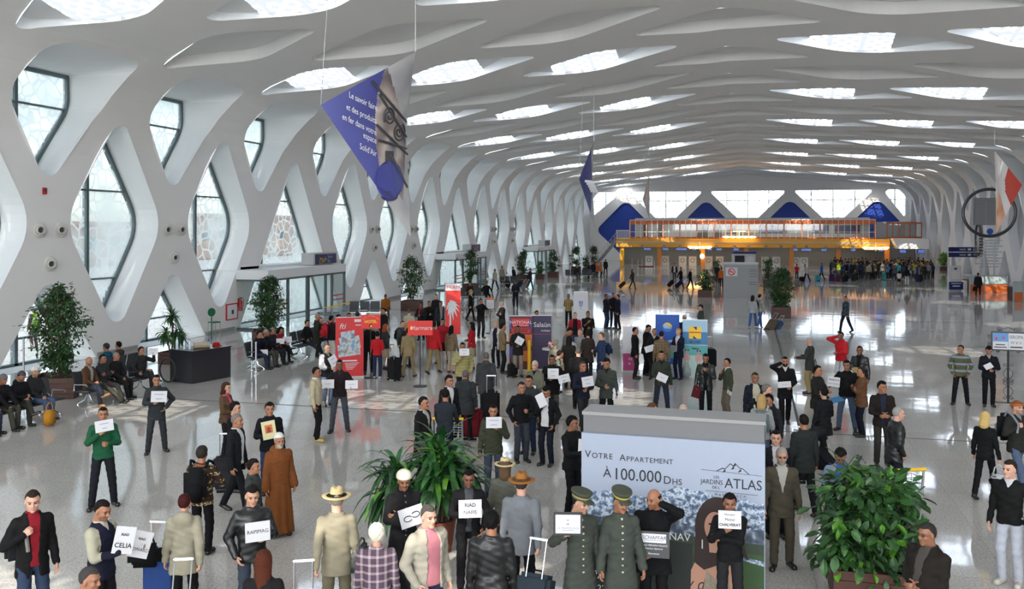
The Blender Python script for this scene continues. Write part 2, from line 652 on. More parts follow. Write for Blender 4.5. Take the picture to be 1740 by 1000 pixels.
for outer, kind, ex in glass_left:
 wcount += 1
 root = thing('window_%d' % wcount, None, None)
 root['kind'] = 'structure'
 n = len(outer)
 zs = [p.z for p in outer]
 pane = MB()
 flat = [Vector((p.x, p.y, p.z)) for p in outer]
 pane.add(flat, [tuple(range(n))], 0)
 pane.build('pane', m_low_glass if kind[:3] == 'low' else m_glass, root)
 fr = MB()
 ins = inset_poly(flat, 0.14)
 for off, rev in ((0.10, False), (-0.08, True)):
  fr.add([p + Vector((off, 0, 0)) for p in flat] + [p + Vector((off, 0, 0)) for p in ins], ring_faces(n), 0)
 fr.add([p + Vector((0.10, 0, 0)) for p in ins] + [p + Vector((-0.08, 0, 0)) for p in ins], ring_faces(n), 0)
 fr.build('frame', m_frame, root)
 mu = MB()
 X = flat[0].x
 zlist = [2.95, 6.55] if kind[:3] in ('mid', 'doo') else ([9.6] if kind[:2] == 'up' else [1.0, 2.0])
 for z in zlist:
  sp = span_at(flat, 2, z)
  if sp: mu.box((X, (sp[0] + sp[1]) / 2, z), (0.14, sp[1] - sp[0], 0.07))
 for dy in ((-0.35,) if kind[:3] != 'doo' else (-1.6,)):
  sp = span_at(flat, 1, ex + dy)
  if sp: mu.box((X, ex + dy, (sp[0] + sp[1]) / 2), (0.2, 0.15, sp[1] - sp[0]))
 if mu.v: mu.build('mullion', m_frame, root)

pr = MB()
for outer, kind, ex in panels_right:
 pr.add(outer, [tuple(range(len(outer)))], 0)
struct(pr.build('wall_right_infill', m_grey_panel))

# skylights: the middle of each opening is glazed, the two ends are closed
for outer in skylights:
 n = len(outer)
 xs = [p.x for p in outer]
 x0, x1 = min(xs), max(xs)
 left_side = (x0 + x1) / 2 < XRIDGE
 ca, cb = x0 + (x1 - x0) * 0.17, x0 + (x1 - x0) * 0.62
 def slab(lo, hi):
  pts = []
  for i in range(n):
   a, b3 = outer[i], outer[(i + 1) % n]
   ina = lo <= a.x <= hi
   if ina: pts.append(a.copy())
   ts = []
   for val in (lo, hi):
    if (a.x - val) * (b3.x - val) < 0:
     ts.append((val - a.x) / (b3.x - a.x))
   for t in sorted(ts): pts.append(a + (b3 - a) * t)
  return pts
 wcount += 1
 root = thing('window_%d' % wcount, None, None)
 root['kind'] = 'structure'
 g = MB(); pts = slab(ca, cb); g.add(pts, [tuple(range(len(pts)))], 0); g.build('skylight_pane', m_skylight, root)
 e = MB()
 for lo, hi in ((x0 - 1, ca), (cb, x1 + 1)):
  pts = slab(lo, hi)
  if len(pts) > 2: e.add(pts, [tuple(range(len(pts)))], 0)
 e.build('skylight_surround', m_reveal, root)

# ---------------------------------------------------------------- far wall
FX0, FPER = -0.4, 12.35
fv, fe, ff, fk = [], [], [], []
def far_pt(p):
 fv.append(Vector((p[0], p[1]))); return len(fv) - 1
outline = [skin(s, YF) for s in sorted(set([0, ZARC] + [ZARC + (S_ARC1 - ZARC) * k / 9 for k in range(10)] + [S_RIDGE] + [S_TOT - (ZARC + (S_ARC1 - ZARC) * k / 9) for k in range(10)] + [S_TOT]))]
oid = [far_pt((p.x, p.z)) for p in outline]
for i in range(len(oid)):
 fe.append((oid[i], oid[(i + 1) % len(oid)]))
far_holes = []
zt = 10.75
for k in range(-2, 3):
 xb = FX0 + FPER * (k + 0.5)      # blue diamond
 xw = FX0 + FPER * k
 d = rounded([(xb, 0.2), (min(xb + 4.75, XR - 0.1), 4.75), (xb, 9.5), (xb - 4.75, 4.75)], [1.0, 0.9, 1.2, 0.9])
 if XL + 0.3 < xb - 4.4 and xb + 4.0 < XR + 0.5:
  far_holes.append((d, 'blue'))
 if abs(xw - XL) > 6 and abs(xw - XR) > 6:
  far_holes.append((rounded([(xw - 5.4, zt), (xw - 5.4, zt - 0.35), (xw, 5.1), (xw + 5.4, zt - 0.35), (xw + 5.4, zt)], [0.3, 0.9, 0.5, 0.9, 0.3]), 'win'))
far_holes.append((rounded([(XL + 0.45, zt), (XL + 0.45, 6.9), (FX0 - 2 * FPER + 5.0, zt - 0.5), (FX0 - 2 * FPER + 4.6, zt)], [0.9, 0.2, 0.5, 0.5]), 'win'))
far_holes.append((rounded([(XR - 0.45, zt), (XR - 0.45, 6.4), (FX0 + 2 * FPER - 5.2, zt - 0.5), (FX0 + 2 * FPER - 4.8, zt)], [0.9, 0.2, 0.5, 0.5]), 'win'))
for poly, kind in far_holes:
 ff.append([far_pt(p) for p in ccw(poly)])
r = geometry.delaunay_2d_cdt(fv, fe, ff, 1, 1e-5)
mb = MB()
sel = [f for f, of in zip(r[2], r[5]) if not of]
mb.add([Vector((v.x, YF, v.y)) for v in r[0]], [tuple(f) for f in sel], 0)
bl = MB()
for poly, kind in far_holes:
 n = len(poly); dep = 0.9 if kind == 'win' else 0.35
 inner = [Vector((p.x, YF, p.y)) for p in poly]; outer = [Vector((p.x, YF + dep, p.y)) for p in poly]
 mb.add(inner + outer, ring_faces(n), 1)
 if kind == 'blue':
  bl.add(outer, [tuple(range(n))], 0)
 else:
  wcount += 1
  root = thing('window_%d' % wcount, None, None); root['kind'] = 'structure'
  g = MB(); g.add(outer, [tuple(range(n))]); g.build('pane', m_far_glass, root)
  mu = MB()
  for z in (6.6, 9.3):
   sp = span_at([Vector((0, p.x, p.z)) for p in outer], 2, z)
   if sp: mu.box(((sp[0] + sp[1]) / 2, YF + dep, z), (sp[1] - sp[0], 0.1, 0.09))
  xs = [p.x for p in outer]; xm = (min(xs) + max(xs)) / 2
  for dx in (-3.1, 0, 3.1):
   sp = span_at([Vector((0, p.x, p.z)) for p in outer], 1, xm + dx)
   if sp: mu.box((xm + dx, YF + dep, (sp[0] + sp[1]) / 2), (0.1, 0.1, sp[1] - sp[0]))
  if mu.v: mu.build('mullion', m_frame, root)
struct(mb.build('wall_far', m_sheet))
struct(bl.build('wall_far_infill', m_blue))

# the wall behind the viewer's gallery
mb = MB()
op = [skin(s2, YN) for s2 in sorted(set([0, ZARC] + [ZARC + (S_ARC1 - ZARC) * k / 9 for k in range(10)] + [S_RIDGE] + [S_TOT - (ZARC + (S_ARC1 - ZARC) * k / 9) for k in range(10)] + [S_TOT]))]
mb.add(op, [tuple(range(len(op)))], 0)
struct(mb.build('wall_back', m_plaster))

# ---------------------------------------------------------------- floor: polished granite slabs
m_floor, nt, b = nodes_of('polished_granite')
L = nt.links.new
tc = nt.nodes.new('ShaderNodeTexCoord')
n1 = nt.nodes.new('ShaderNodeTexNoise'); n1.inputs['Scale'].default_value = 28; n1.inputs['Detail'].default_value = 3
n2 = nt.nodes.new('ShaderNodeTexNoise'); n2.inputs['Scale'].default_value = 0.45; n2.inputs['Detail'].default_value = 3
br = nt.nodes.new('ShaderNodeTexBrick')
br.offset = 0.0
br.inputs['Scale'].default_value = 1.0
br.inputs['Brick Width'].default_value = 0.9; br.inputs['Row Height'].default_value = 0.9
br.inputs['Mortar Size'].default_value = 0.006; br.inputs['Mortar Smooth'].default_value = 0.2
br.inputs['Color1'].default_value = (0.47, 0.452, 0.418, 1); br.inputs['Color2'].default_value = (0.52, 0.50, 0.464, 1)
br.inputs['Mortar'].default_value = (0.38, 0.37, 0.345, 1)
mxa = nt.nodes.new('ShaderNodeMix'); mxa.data_type = 'RGBA'; mxa.blend_type = 'MULTIPLY'; mxa.inputs[0].default_value = 1
rp = nt.nodes.new('ShaderNodeValToRGB')
rp.color_ramp.elements[0].position = 0.3; rp.color_ramp.elements[0].color = (0.72, 0.72, 0.72, 1)
rp.color_ramp.elements[1].position = 0.7; rp.color_ramp.elements[1].color = (1.2, 1.2, 1.2, 1)
mxb = nt.nodes.new('ShaderNodeMix'); mxb.data_type = 'RGBA'; mxb.blend_type = 'MULTIPLY'; mxb.inputs[0].default_value = 0.35
L(tc.outputs['Object'], br.inputs['Vector']); L(tc.outputs['Object'], n1.inputs['Vector']); L(tc.outputs['Object'], n2.inputs['Vector'])
L(n1.outputs['Fac'], rp.inputs[0]); L(br.outputs['Color'], mxa.inputs[6]); L(rp.outputs[0], mxa.inputs[7])
L(mxa.outputs[2], mxb.inputs[6]); L(n2.outputs['Color'], mxb.inputs[7]); L(mxa.outputs[2], b.inputs['Base Color'])
wob = nt.nodes.new('ShaderNodeTexNoise'); wob.inputs['Scale'].default_value = 1.1; wob.inputs['Detail'].default_value = 1
bp = nt.nodes.new('ShaderNodeBump'); bp.inputs['Strength'].default_value = 0.012; bp.inputs['Distance'].default_value = 0.25
L(tc.outputs['Object'], wob.inputs['Vector']); L(wob.outputs['Fac'], bp.inputs['Height']); L(bp.outputs[0], b.inputs['Normal'])
b.inputs['Roughness'].default_value = 0.055
b.inputs['IOR'].default_value = 1.5
mb = MB()
mb.add([(XL - 1.2, YN, 0), (XR + 1, YN, 0), (XR + 1, YF + 1, 0), (XL - 1.2, YF + 1, 0)], [(0, 1, 2, 3)])
struct(mb.build('floor', m_floor))
m_joint = mat('dark_expansion_joint', (0.03, 0.03, 0.03), 0.5)
mb = MB()
mb.box((1.2, (YN + YF) / 2, 0.003), (0.07, YF - YN, 0.006))
for y in (23.6, 53.2, 82.8, 112.4):
 mb.box(((XL + XR) / 2, y, 0.002), (XR - XL, 0.05, 0.004))
struct(mb.build('trim_1', m_joint))
m_skirt = mat('grey_skirting', (0.33, 0.32, 0.30), 0.4)
mb = MB()
for k in range(-7, 18):
 yn = NODE0 + PER * k
 if any(abs(yn + PER / 2 - d) < 4 for d in DOOR_Y): continue
 if yn + PER > YF: break
 mb.box((XL + 0.03, yn + PER / 2, 0.09), (0.06, 2.4, 0.18))
struct(mb.build('baseboard_left', m_skirt))

# ---------------------------------------------------------------- outside, seen through the left windows
m_paving = mat('pale_paving', (0.55, 0.53, 0.50), 0.8, noise=0.08, scale=0.5)
mb = MB()
mb.add([(-400, -150, -0.06), (XL - 1.2, -150, -0.06), (XL - 1.2, 400, -0.06), (-400, 400, -0.06)], [(0, 1, 2, 3)])
struct(mb.build('ground', m_paving))

m_terracotta = mat('terracotta_render', hexc('d2b4a4'), 0.8, noise=0.05, scale=0.3)
for i, (y, w, h) in enumerate(((62, 26, 6.5), (100, 34, 5.5), (150, 40, 7.0))):
 t = thing('low_building', ('nearest', 'middle', 'farthest')[i] + ' terracotta building seen through the window wall', 'building', (-92, y, 0), 0, 'buildings outside the windows')
 mb = MB(); mb.box((0, 0, h / 2), (12, w, h)); mb.box((0, 0, h + 0.2), (12.6, w + 0.6, 0.5)); mb.build('wall', m_terracotta, t)
 for j in range(int(w / 5)):
  mb = MB(); mb.box((6.03, -w / 2 + 2.5 + 5 * j, h * 0.55), (0.1, 2.0, 1.6)); mb.build('window', m_frame, t)
car0 = None
m_carglass = mat('car_glass', (0.03, 0.04, 0.05), 0.1)
CARS = (('silver', 'b9bcc0'), ('navy', '23345c'), ('white', 'e0e0e0'), ('blue', '2f5a9e'), ('red', '9e2a24'), ('grey', '6a6e74'))
for i, (cn, ch) in enumerate(CARS):
 t = thing('parked_car', cn + ' car parked outside beyond the window wall', 'car', (-58 - (i % 2) * 7, 52 + 7.5 * i, -0.06), 0.25, 'cars outside the windows')
 pm = mat('car_' + cn, hexc(ch), 0.25, 0.2)
 mb = MB(); mb.prism([(-2.1, 0.3), (2.1, 0.3), (2.15, 0.65), (1.9, 0.85), (0.9, 0.95), (0.3, 1.42), (-1.3, 1.45), (-1.85, 0.98), (-2.1, 0.9)], (0, -0.85, 0), (1, 0, 0), (0, 0, 1), -1.7); mb.build('body', pm, t)
 mb = MB(); mb.prism([(0.85, 0.96), (0.28, 1.36), (-1.25, 1.38), (-1.7, 0.98)], (0, -0.87, 0), (1, 0, 0), (0, 0, 1), -1.74); mb.build('side_window', m_carglass, t)
 for x in (-1.3, 1.3):
  for y in (-0.8, 0.8):
   mb = MB(); mb.tube([(x, y - 0.1, 0.32), (x, y + 0.1, 0.32)], 0.32, 14); mb.build('wheel', m_carglass, t)
# ================================================================ PEOPLE: bodies, clothes, hair
F32 = np.float32

def surface_nets(val, org, h):
 """Closed quad surface of the zero level of a sampled field (negative = inside)."""
 nx, ny, nz = val.shape
 ins = val < 0
 cs = np.zeros((nx - 1, ny - 1, nz - 1, 3), F32)
 cn = np.zeros((nx - 1, ny - 1, nz - 1), F32)
 for ax in range(3):
  n_ax = (nx, ny, nz)[ax]
  lo = [slice(None)] * 3; hi = [slice(None)] * 3
  lo[ax] = slice(0, n_ax - 1); hi[ax] = slice(1, n_ax)
  a, b = val[tuple(lo)], val[tuple(hi)]
  cr = ins[tuple(lo)] != ins[tuple(hi)]
  idx = np.argwhere(cr)
  if len(idx) == 0: continue
  t = a[cr] / (a[cr] - b[cr])
  p = idx.astype(F32); p[:, ax] += t
  o1, o2 = [i for i in range(3) if i != ax]
  for d1 in (0, 1):
   for d2 in (0, 1):
    c = idx.copy(); c[:, o1] -= d1; c[:, o2] -= d2
    ok = (c[:, o1] >= 0) & (c[:, o2] >= 0) & (c[:, 0] < nx - 1) & (c[:, 1] < ny - 1) & (c[:, 2] < nz - 1)
    cc = c[ok]
    np.add.at(cs, (cc[:, 0], cc[:, 1], cc[:, 2]), p[ok])
    np.add.at(cn, (cc[:, 0], cc[:, 1], cc[:, 2]), 1)
 m = cn > 0
 vid = -np.ones(cn.shape, np.int32)
 vid[m] = np.arange(m.sum())
 V = cs[m] / cn[m][:, None] * h + np.asarray(org, F32)
 Q = []
 for ax in range(3):
  n_ax = (nx, ny, nz)[ax]
  lo = [slice(None)] * 3; hi = [slice(None)] * 3
  lo[ax] = slice(0, n_ax - 1); hi[ax] = slice(1, n_ax)
  cr = ins[tuple(lo)] != ins[tuple(hi)]
  idx = np.argwhere(cr)
  o1, o2 = (ax + 1) % 3, (ax + 2) % 3
  ok = (idx[:, o1] > 0) & (idx[:, o2] > 0) & (idx[:, o1] < val.shape[o1] - 1) & (idx[:, o2] < val.shape[o2] - 1)
  idx = idx[ok]
  if len(idx) == 0: continue
  flip = ~ins[tuple(lo)][idx[:, 0], idx[:, 1], idx[:, 2]]
  qs = []
  for d1, d2 in ((1, 1), (0, 1), (0, 0), (1, 0)):
   c = idx.copy(); c[:, o1] -= d1; c[:, o2] -= d2
   qs.append(vid[c[:, 0], c[:, 1], c[:, 2]])
  q = np.stack(qs, 1)
  q[flip] = q[flip][:, ::-1]
  Q.append(q)
 return V, (np.concatenate(Q) if Q else np.zeros((0, 4), np.int32))

class Grid:
 def __init__(self, lo, hi, h):
  self.h = h; self.lo = np.asarray(lo, F32)
  n = [int(math.ceil((hi[i] - lo[i]) / h)) + 1 for i in range(3)]
  ax = [self.lo[i] + h * np.arange(n[i], dtype=F32) for i in range(3)]
  self.x, self.y, self.z = np.meshgrid(*ax, indexing='ij', sparse=True)
  self.shape = tuple(n)
 def cap(self, a, b, ra, rb, sx=1.0, sy=1.0):
  """Tapered capsule."""
  ax, ay, az = a; dx, dy, dz = b[0] - ax, b[1] - ay, b[2] - az
  L2 = dx * dx + dy * dy + dz * dz + 1e-9
  px, py, pz = self.x - ax, self.y - ay, self.z - az
  t = np.clip((px * dx + py * dy + pz * dz) / L2, 0, 1)
  qx, qy, qz = px - t * dx, py - t * dy, pz - t * dz
  return np.sqrt((qx / sx) ** 2 + (qy / sy) ** 2 + qz ** 2) - (ra + (rb - ra) * t)
 def ell(self, c, r):
  k = np.sqrt(((self.x - c[0]) / r[0]) ** 2 + ((self.y - c[1]) / r[1]) ** 2 + ((self.z - c[2]) / r[2]) ** 2)
  return (k - 1) * min(r)
 def mesh(self, f):
  f = np.broadcast_to(f, self.shape)
  return surface_nets(np.ascontiguousarray(f, F32), self.lo, self.h)

def smin(a, b, k):
 h = np.clip(0.5 + 0.5 * (b - a) / k, 0, 1)
 return b + (a - b) * h - k * h * (1 - h)

def smax(a, b, k):
 return -smin(-a, -b, k)

# ---------------------------------------------------------------- heads
def make_head(h, fem=False):
 g = Grid((-0.12, -0.14, -0.24), (0.12, 0.16, 0.16), h)
 jw, jd = (0.047, 0.056) if fem else (0.055, 0.062)
 f = g.ell((0, -0.008, 0.034), (0.074, 0.094, 0.094))
 f = smin(f, g.ell((0, 0.028, -0.052), (jw, jd, 0.062)), 0.035)
 f = smin(f, g.ell((0, 0.075, -0.09), (0.022, 0.018, 0.018)), 0.02)        # chin
 f = smin(f, g.ell((0, 0.076, 0.034), (0.05, 0.016, 0.012)), 0.018)        # brow
 for s in (-1, 1):
  f = smax(f, -g.ell((s * 0.031, 0.098, 0.012), (0.017, 0.014, 0.010)), 0.012)
  f = smin(f, g.ell((s * 0.031, 0.077, 0.011), (0.012, 0.012, 0.010)), 0.003)
  f = smin(f, g.ell((s * 0.042, 0.066, -0.022), (0.018, 0.016, 0.016)), 0.02)   # cheek
  f = smin(f, g.ell((s * 0.077, -0.004, -0.002), (0.009, 0.02, 0.032)), 0.006)  # ear
 f = smin(f, g.cap((0, 0.084, 0.02), (0, 0.105, -0.020), 0.008, 0.013), 0.012)     # nose
 f = smin(f, g.ell((0, 0.094, -0.026), (0.019, 0.011, 0.008)), 0.008)
 f = smin(f, g.ell((0, 0.086, -0.051), (0.022, 0.011, 0.0055)), 0.005)
 f = smin(f, g.ell((0, 0.085, -0.061), (0.018, 0.010, 0.0055)), 0.005)
 f = smin(f, g.cap((0, -0.022, -0.05), (0, -0.04, -0.22), 0.048 if fem else 0.056, 0.056 if fem else 0.064), 0.03)
 V, Q = g.mesh(f)
 c = V[Q].mean(1)
 ax = np.abs(c[:, 0]); y, z = c[:, 1], c[:, 2]
 m = np.zeros(len(Q), np.int32)
 m[(y > 0.035) & (z < -0.034) & (z > -0.125) & (ax < 0.06)] = 4
 m[(y > 0.02) & (z < -0.05) & (z > -0.11) & (ax < 0.07)] = 4
 m[(y > 0.075) & (ax < 0.03) & (z < -0.036) & (z > -0.046)] = 5             # moustache zone
 m[(y > 0.07) & (ax < 0.021) & (np.abs(z + 0.056) < 0.0105)] = 3
 m[(y > 0.064) & (np.abs(ax - 0.031) < 0.0125) & (np.abs(z - 0.011) < 0.0075)] = 1
 m[(y > 0.06) & (np.abs(ax - 0.032) < 0.019) & (np.abs(z - 0.031) < 0.0055)] = 2
 return V, Q, m

HEADS = {}
def head_of(lod, fem):
 k = (lod, fem)
 if k not in HEADS:
  HEADS[k] = make_head({0: 0.0068, 1: 0.010, 2: 0.017}[lod], fem)
 return HEADS[k]

HAIRS = {}
def hair_of(style, lod):
 k = (style, lod)
 if k in HAIRS: return HAIRS[k]
 h = {0: 0.009, 1: 0.013, 2: 0.02}[lod]
 g = Grid((-0.16, -0.19, -0.36), (0.16, 0.15, 0.20), h)
 th = {'short': 0.009, 'crop': 0.006, 'bald': 0.008, 'curly': 0.026, 'long': 0.02, 'bob': 0.024, 'bun': 0.014, 'thick': 0.016}[style]
 sh = g.ell((0, -0.010, 0.034), (0.074 + th, 0.094 + th, 0.094 + th))
 wob = {'thick': 0.005, 'curly': 0.006}.get(style, 0.0025) * np.sin(g.x * 110 + 2 * np.sin(g.y * 60)) * np.sin(g.y * 95 + g.z * 80)
 sh = sh + wob
 # hairline: from the forehead back over the ears down to the nape
 hl = np.where(g.y > 0.03, 0.072 + 0.10 * (g.y - 0.03) + 4.0 * g.x ** 2, np.where(g.y > -0.03, 0.072 - (0.03 - g.y) * 1.41 + 4.0 * g.x ** 2 * np.clip((g.y + 0.03) / 0.06, 0, 1), -0.013 - (-0.03 - g.y) * 0.95))
 cut = hl - g.z
 side = np.abs(g.x) - 0.2
 if style == 'bald':
  f = np.maximum(sh, np.maximum(g.z - 0.055 + 0.25 * np.maximum(0, g.y), np.maximum(cut, g.y - 0.03)))
 elif style in ('long', 'bob'):
  zlo = -0.30 if style == 'long' else -0.12
  curtain = g.cap((0, -0.035, 0.0), (0, -0.075, zlo), 0.088, 0.085, sx=1.1, sy=0.9)
  face = g.ell((0, 0.085, -0.03), (0.062, 0.085, 0.10))
  f = smin(smax(sh, cut * 0.7, 0.02), smax(curtain, g.y - 0.02, 0.02), 0.02)
  f = smax(f, -face, 0.012)
 else:
  f = smax(sh, cut, 0.008)
  if style == 'bun': f = smin(f, g.ell((0, -0.125, 0.05), (0.045, 0.04, 0.045)), 0.015)
 HAIRS[k] = g.mesh(f)
 return HAIRS[k]

# ---------------------------------------------------------------- hands (fingers along x, thumb side y, palm towards -z)
def make_hand(h, curl, thumb=(0.55, 0.75, -0.3)):
 g = Grid((-0.05, -0.065, -0.11), (0.21, 0.10, 0.045), h)
 f = g.cap((-0.03, 0, 0), (0.02, 0, 0), 0.024, 0.026)
 f = smin(f, g.cap((0.025, 0.024, 0), (0.085, 0.028, 0), 0.017, 0.014), 0.02)
 f = smin(f, g.cap((0.025, -0.022, 0), (0.080, -0.030, 0), 0.017, 0.013), 0.02)
 f = smin(f, g.cap((0.03, 0, 0), (0.088, 0, 0.002), 0.018, 0.014), 0.02)
 for i, (y, L) in enumerate(((0.030, 0.070), (0.010, 0.080), (-0.011, 0.074), (-0.031, 0.058))):
  p = np.array((0.088 - 0.004 * abs(i - 1), y, 0.0)); a = 0.0
  segs = (0.45, 0.31, 0.24)
  fan = (1.5 - i) * 0.05
  r = 0.0098
  for j, sfr in enumerate(segs):
   a += curl[j] * (1 + 0.12 * i)
   q = p + np.array((math.cos(a) * math.cos(fan), math.sin(fan) * math.cos(a), -math.sin(a))) * L * sfr * 1.05
   f = smin(f, g.cap(p, q, r, r - 0.0011), 0.004)
   p = q; r -= 0.0011
 t = np.array(thumb); t = t / np.linalg.norm(t)
 p = np.array((0.022, 0.030, -0.004)); q = p + t * 0.045
 t2 = t + np.array((0.45, -0.25, -0.1)); t2 /= np.linalg.norm(t2)
 r2 = q + t2 * 0.036
 f = smin(f, g.cap(p, q, 0.015, 0.0115), 0.010)
 f = smin(f, g.cap(q, r2, 0.0115, 0.0092), 0.004)
 return g.mesh(f)

HANDS = {}
HANDPOSE = {'relax': (0.25, 0.45, 0.35), 'grip': (0.75, 1.25, 0.9), 'pinch': (0.55, 0.75, 0.3), 'flat': (0.1, 0.15, 0.1)}
def hand_of(pose, lod):
 k = (pose, lod)
 if k not in HANDS:
  HANDS[k] = make_hand({0: 0.0055, 1: 0.0085, 2: 0.016}[lod], HANDPOSE[pose], (0.75, 0.35, -0.55) if pose in ('pinch', 'grip') else (0.55, 0.75, -0.3))
 return HANDS[k]

def ik(s, t, l1, l2, pole):
 s, t, pole = Vector(s), Vector(t), Vector(pole)
 d = t - s
 L = d.length
 mx = (l1 + l2) * 0.995
 if L > mx:
  d = d * (mx / L); L = mx; t = s + d
 L = max(L, abs(l1 - l2) + 0.02)
 u = d.normalized()
 a = (l1 * l1 - l2 * l2 + L * L) / (2 * L)
 hgt = math.sqrt(max(0.0, l1 * l1 - a * a))
 p = pole - u * pole.dot(u)
 if p.length < 1e-5: p = u.orthogonal()
 return s + u * a + p.normalized() * hgt, t

# hand targets in the chest frame (for the wearer's right arm; mirrored for the left): position, elbow pole, hand shape
ARMS = {
 'down':   ((0.255, 0.05, 0.83), (0.3, -1, 0.1), 'relax'),
 'swing_f': ((0.24, 0.26, 0.90), (0.3, -1, 0.0), 'relax'),
 'swing_b': ((0.27, -0.22, 0.88), (0.3, -1, 0.1), 'relax'),
 'pocket': ((0.205, 0.09, 0.915), (1.0, -0.8, 0.0), 'relax'),
 'sign':   ((0.10, 0.30, 1.17), (0.8, -0.3, -1.0), 'pinch'),
 'sign_hi': ((0.09, 0.29, 1.33), (0.8, -0.2, -1.0), 'pinch'),
 'sign_lo': ((0.12, 0.30, 1.04), (0.8, -0.5, -0.8), 'pinch'),
 'sign_out': ((0.33, 0.28, 1.13), (0.8, -0.5, -1.0), 'pinch'),
 'frame_up': ((0.30, 0.24, 1.33), (0.8, -0.3, -1.0), 'pinch'),
 'belly':  ((0.03, 0.21, 1.08), (0.9, -0.5, -0.5), 'relax'),
 'chest':  ((0.04, 0.19, 1.30), (0.8, -0.2, -0.9), 'relax'),
 'cross':  ((-0.12, 0.19, 1.19), (0.9, 0.2, -0.9), 'relax'),
 'phone':  ((0.115, 0.07, 1.58), (0.9, 0.4, -0.5), 'grip'),
 'text':   ((0.06, 0.27, 1.15), (0.9, -0.4, -0.8), 'grip'),
 'pull':   ((0.26, -0.26, 0.80), (0.5, -0.6, 0.3), 'grip'),
 'carry':  ((0.27, 0.04, 0.80), (0.3, -1, 0.1), 'grip'),
 'push':   ((0.21, 0.44, 1.02), (0.6, -0.5, -0.8), 'grip'),
 'strap':  ((0.13, 0.15, 1.28), (0.9, -0.4, -0.8), 'grip'),
 'hips':   ((0.19, 0.06, 1.00), (1.0, -0.6, 0.0), 'relax'),
 'back':   ((0.03, -0.16, 0.95), (1.0, -0.4, 0.0), 'relax'),
 'face':   ((0.03, 0.17, 1.50), (0.7, 0.3, -0.9), 'relax'),
 'lap':    ((0.07, 0.26, 0.98), (0.9, -0.5, -0.2), 'relax'),
 'knee':   ((0.14, 0.40, 0.98), (0.9, -0.4, -0.2), 'relax'),
 'armrest': ((0.33, 0.15, 1.02), (0.7, -0.8, -0.3), 'relax'),
 'raised': ((0.20, 0.30, 1.45), (0.9, 0.0, -0.8), 'relax'),
 'grab':   ((-0.16, 0.24, 1.20), (0.9, 0.1, -0.9), 'relax'),
}
SKINS = {'l': 'b98d75', 'm': '9c6c52', 'd': '744c37', 'k': '4d3226', 'p': 'c99b86', 'o': '895d46'}

